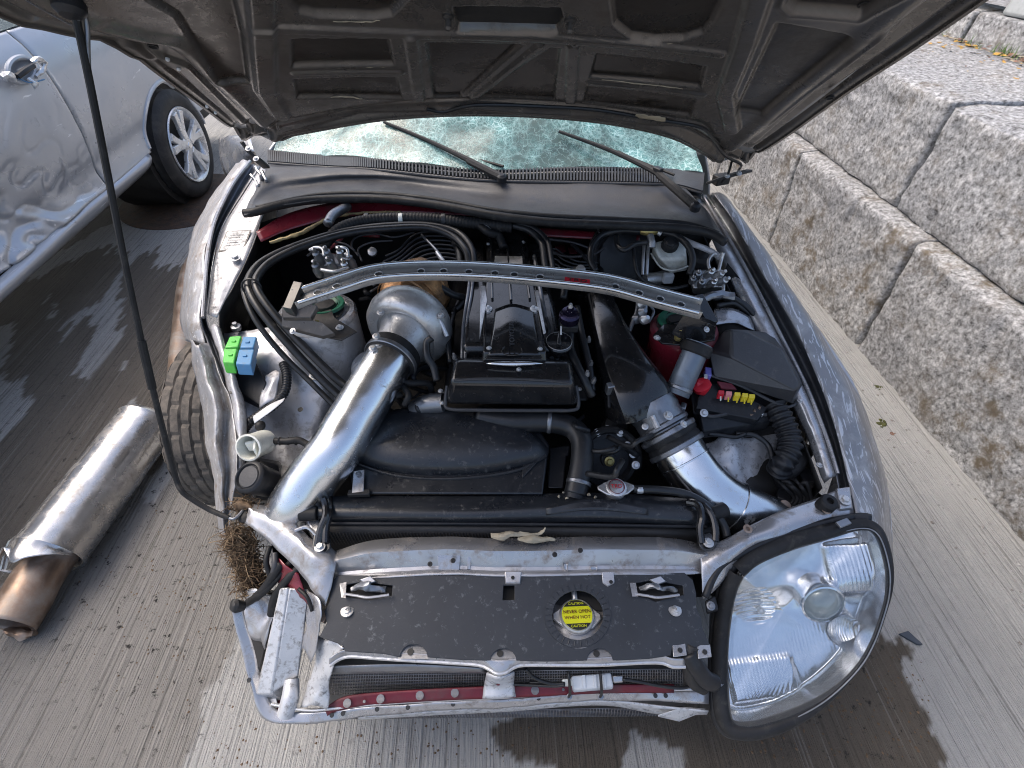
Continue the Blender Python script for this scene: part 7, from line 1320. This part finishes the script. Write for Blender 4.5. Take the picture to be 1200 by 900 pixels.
for i in range(6): hose([(908+i*6, 560+(i % 3)*4, .60), (920+i*5, 572-(i % 2)*6, .61), (930+i*4, 584, .585), (918+i*7, 598, .56)], .004 + .001*(i % 3), 'rubber', n=8, name='lead')
MB().lathe([(.010, 0), (.014, .004), (.014, .01), (.008, .012)], W(918, 594, .585), (0, -.3, 1), 16).build('ground_stud', 'copper', car)
for p in ((951, 498, .60), (940, 520, .58)): bolt(W(*p), .008, car, (-.8, -.3, .4))
# ---- random leads filling the shadows round the engine
rnd = random.Random(21)
for i in range(54):
    x, y = rnd.choice(((rnd.uniform(400, 540), rnd.uniform(275, 345)), (rnd.uniform(650, 760), rnd.uniform(285, 345)), (rnd.uniform(690, 770), rnd.uniform(500, 570)), (rnd.uniform(412, 520), rnd.uniform(440, 475))))
    z = .66 + rnd.uniform(0, .10); a = rnd.uniform(0, 6.28); L_ = rnd.uniform(18, 40)
    hose([(x, y, z), (x+cos(a)*L_*.5+rnd.uniform(-9, 9), y+sin(a)*L_*.3, z+.02), (x+cos(a)*L_, y+sin(a)*L_*.6, z), (x+cos(a+.6)*L_*1.5, y+sin(a+.6)*L_*.8, z-.04)], rnd.uniform(.0035, .009), rnd.choice(('hose', 'rubber', 'plastic', 'wire', 'grey_pl')), n=8, name='lead')
# ---- dry matter wedged in the wreck
def straw(name, label, c0, c1, n, r, seed, cat='grass clump'):
    t = thing(name, label, cat, (c0+c1)/2); rnd = random.Random(seed)
    for mat, k, nm in (('straw_d', int(n*.7), 'rotten_stalks'), ('straw', int(n*.3), 'dry_stalks')):
        mb = MB()
        for i in range(k):
            c = c0.lerp(c1, rnd.random()) + V(rnd.gauss(0, r), rnd.gauss(0, r), rnd.gauss(0, r*.7)); d_ = V(rnd.gauss(0, 1), rnd.gauss(0, 1), rnd.gauss(0, .7)).normalized(); e = V(rnd.gauss(0, 1), rnd.gauss(0, 1), rnd.gauss(0, 1))*.3; L_ = rnd.uniform(.006, .026)
            mb.tube([c - d_*L_, c + e*L_*.5, c + d_*L_], rnd.uniform(.0005, .0011), 4, 2)
        o = mb.build(nm, mat, t, smooth=180); o['kind'] = 'stuff'
    mb = MB(); pts = [c0.lerp(c1, q) for q in (0, .35, .7, 1)]; mb.tube(pts, [r*.6, r*1.25, r*1.2, r*.6], 14, 6); mb.warp(crumple(r*.9, 30, seed)); mb.warp(crumple(r*.25, 120, seed)); mb.build('soil_core', 'straw_d', t, smooth=180)
    return t
straw('dry_grass_clump', 'clump of dry brown grass and soil wedged in the crushed left front corner', W(276, 622, .56), W(300, 694, .46), 1900, .0135, 5)
straw('dry_grass_tuft', 'small tuft of dry grass caught above the end of the prop rod', W(274, 590, .615), W(296, 596, .62), 90, .012, 8)
tag(MB().tube([W(575, 627, .640), W(590, 628, .644), W(608, 625, .646), W(622, 627, .643), W(634, 624, .646), W(640, 618, .652)], [.004, .008, .005, .0045, .004, .002], 8, 5).warp(crumple(.006, 45)).build('dry_leaf', 'leaf', None), 'curled pale dead leaf lying across the gap in front of the radiator', 'leaf')
tag(MB().tube([W(606, 631, .640), W(622, 632, .645), W(640, 632, .642), W(650, 632, .638)], [.003, .008, .006, .002], 8, 5).warp(crumple(.004, 45)).build('dry_leaf', 'leaf', None), 'short flat dead leaf resting on the silver front cross member', 'leaf')

rnd = random.Random(33); mb = MB(); mb2 = MB()
def grit(mb, c, r): 
    a = rnd.uniform(0, 6.3); mb.add([c + V(cos(a+q)*r*rnd.uniform(.6, 1.2), sin(a+q)*r*rnd.uniform(.6, 1.2), .0005) for q in (0, 1.5, 3.1, 4.7)] + [c + V(rnd.uniform(-.2, .2)*r, rnd.uniform(-.2, .2)*r, r*.7)], [(0, 1, 4), (1, 2, 4), (2, 3, 4), (3, 0, 4)])
for i in range(300):
    y = rnd.uniform(.4, 3.2); grit(mb, V(wx(y) - .03 - abs(rnd.gauss(0, .10)), y, 0), rnd.uniform(.002, .008))
for i in range(260):
    p = W(rnd.uniform(860, 1090), rnd.uniform(770, 890), 0); grit(mb2, p, rnd.uniform(.0015, .005))
for i in range(230):
    p = W(rnd.gauss(200, 60), rnd.gauss(690, 70), 0); grit(mb2, p, rnd.uniform(.0015, .0045))
for i in range(90):
    p = W(rnd.uniform(240, 620), rnd.uniform(845, 898), 0); grit(mb2, p, rnd.uniform(.0015, .0045))
o = mb.build('wall_foot_grit', 'gravel', None, smooth=0); o['kind'] = 'stuff'
o = mb2.build('dark_grit', 'straw_d', None, smooth=0); o['kind'] = 'stuff'
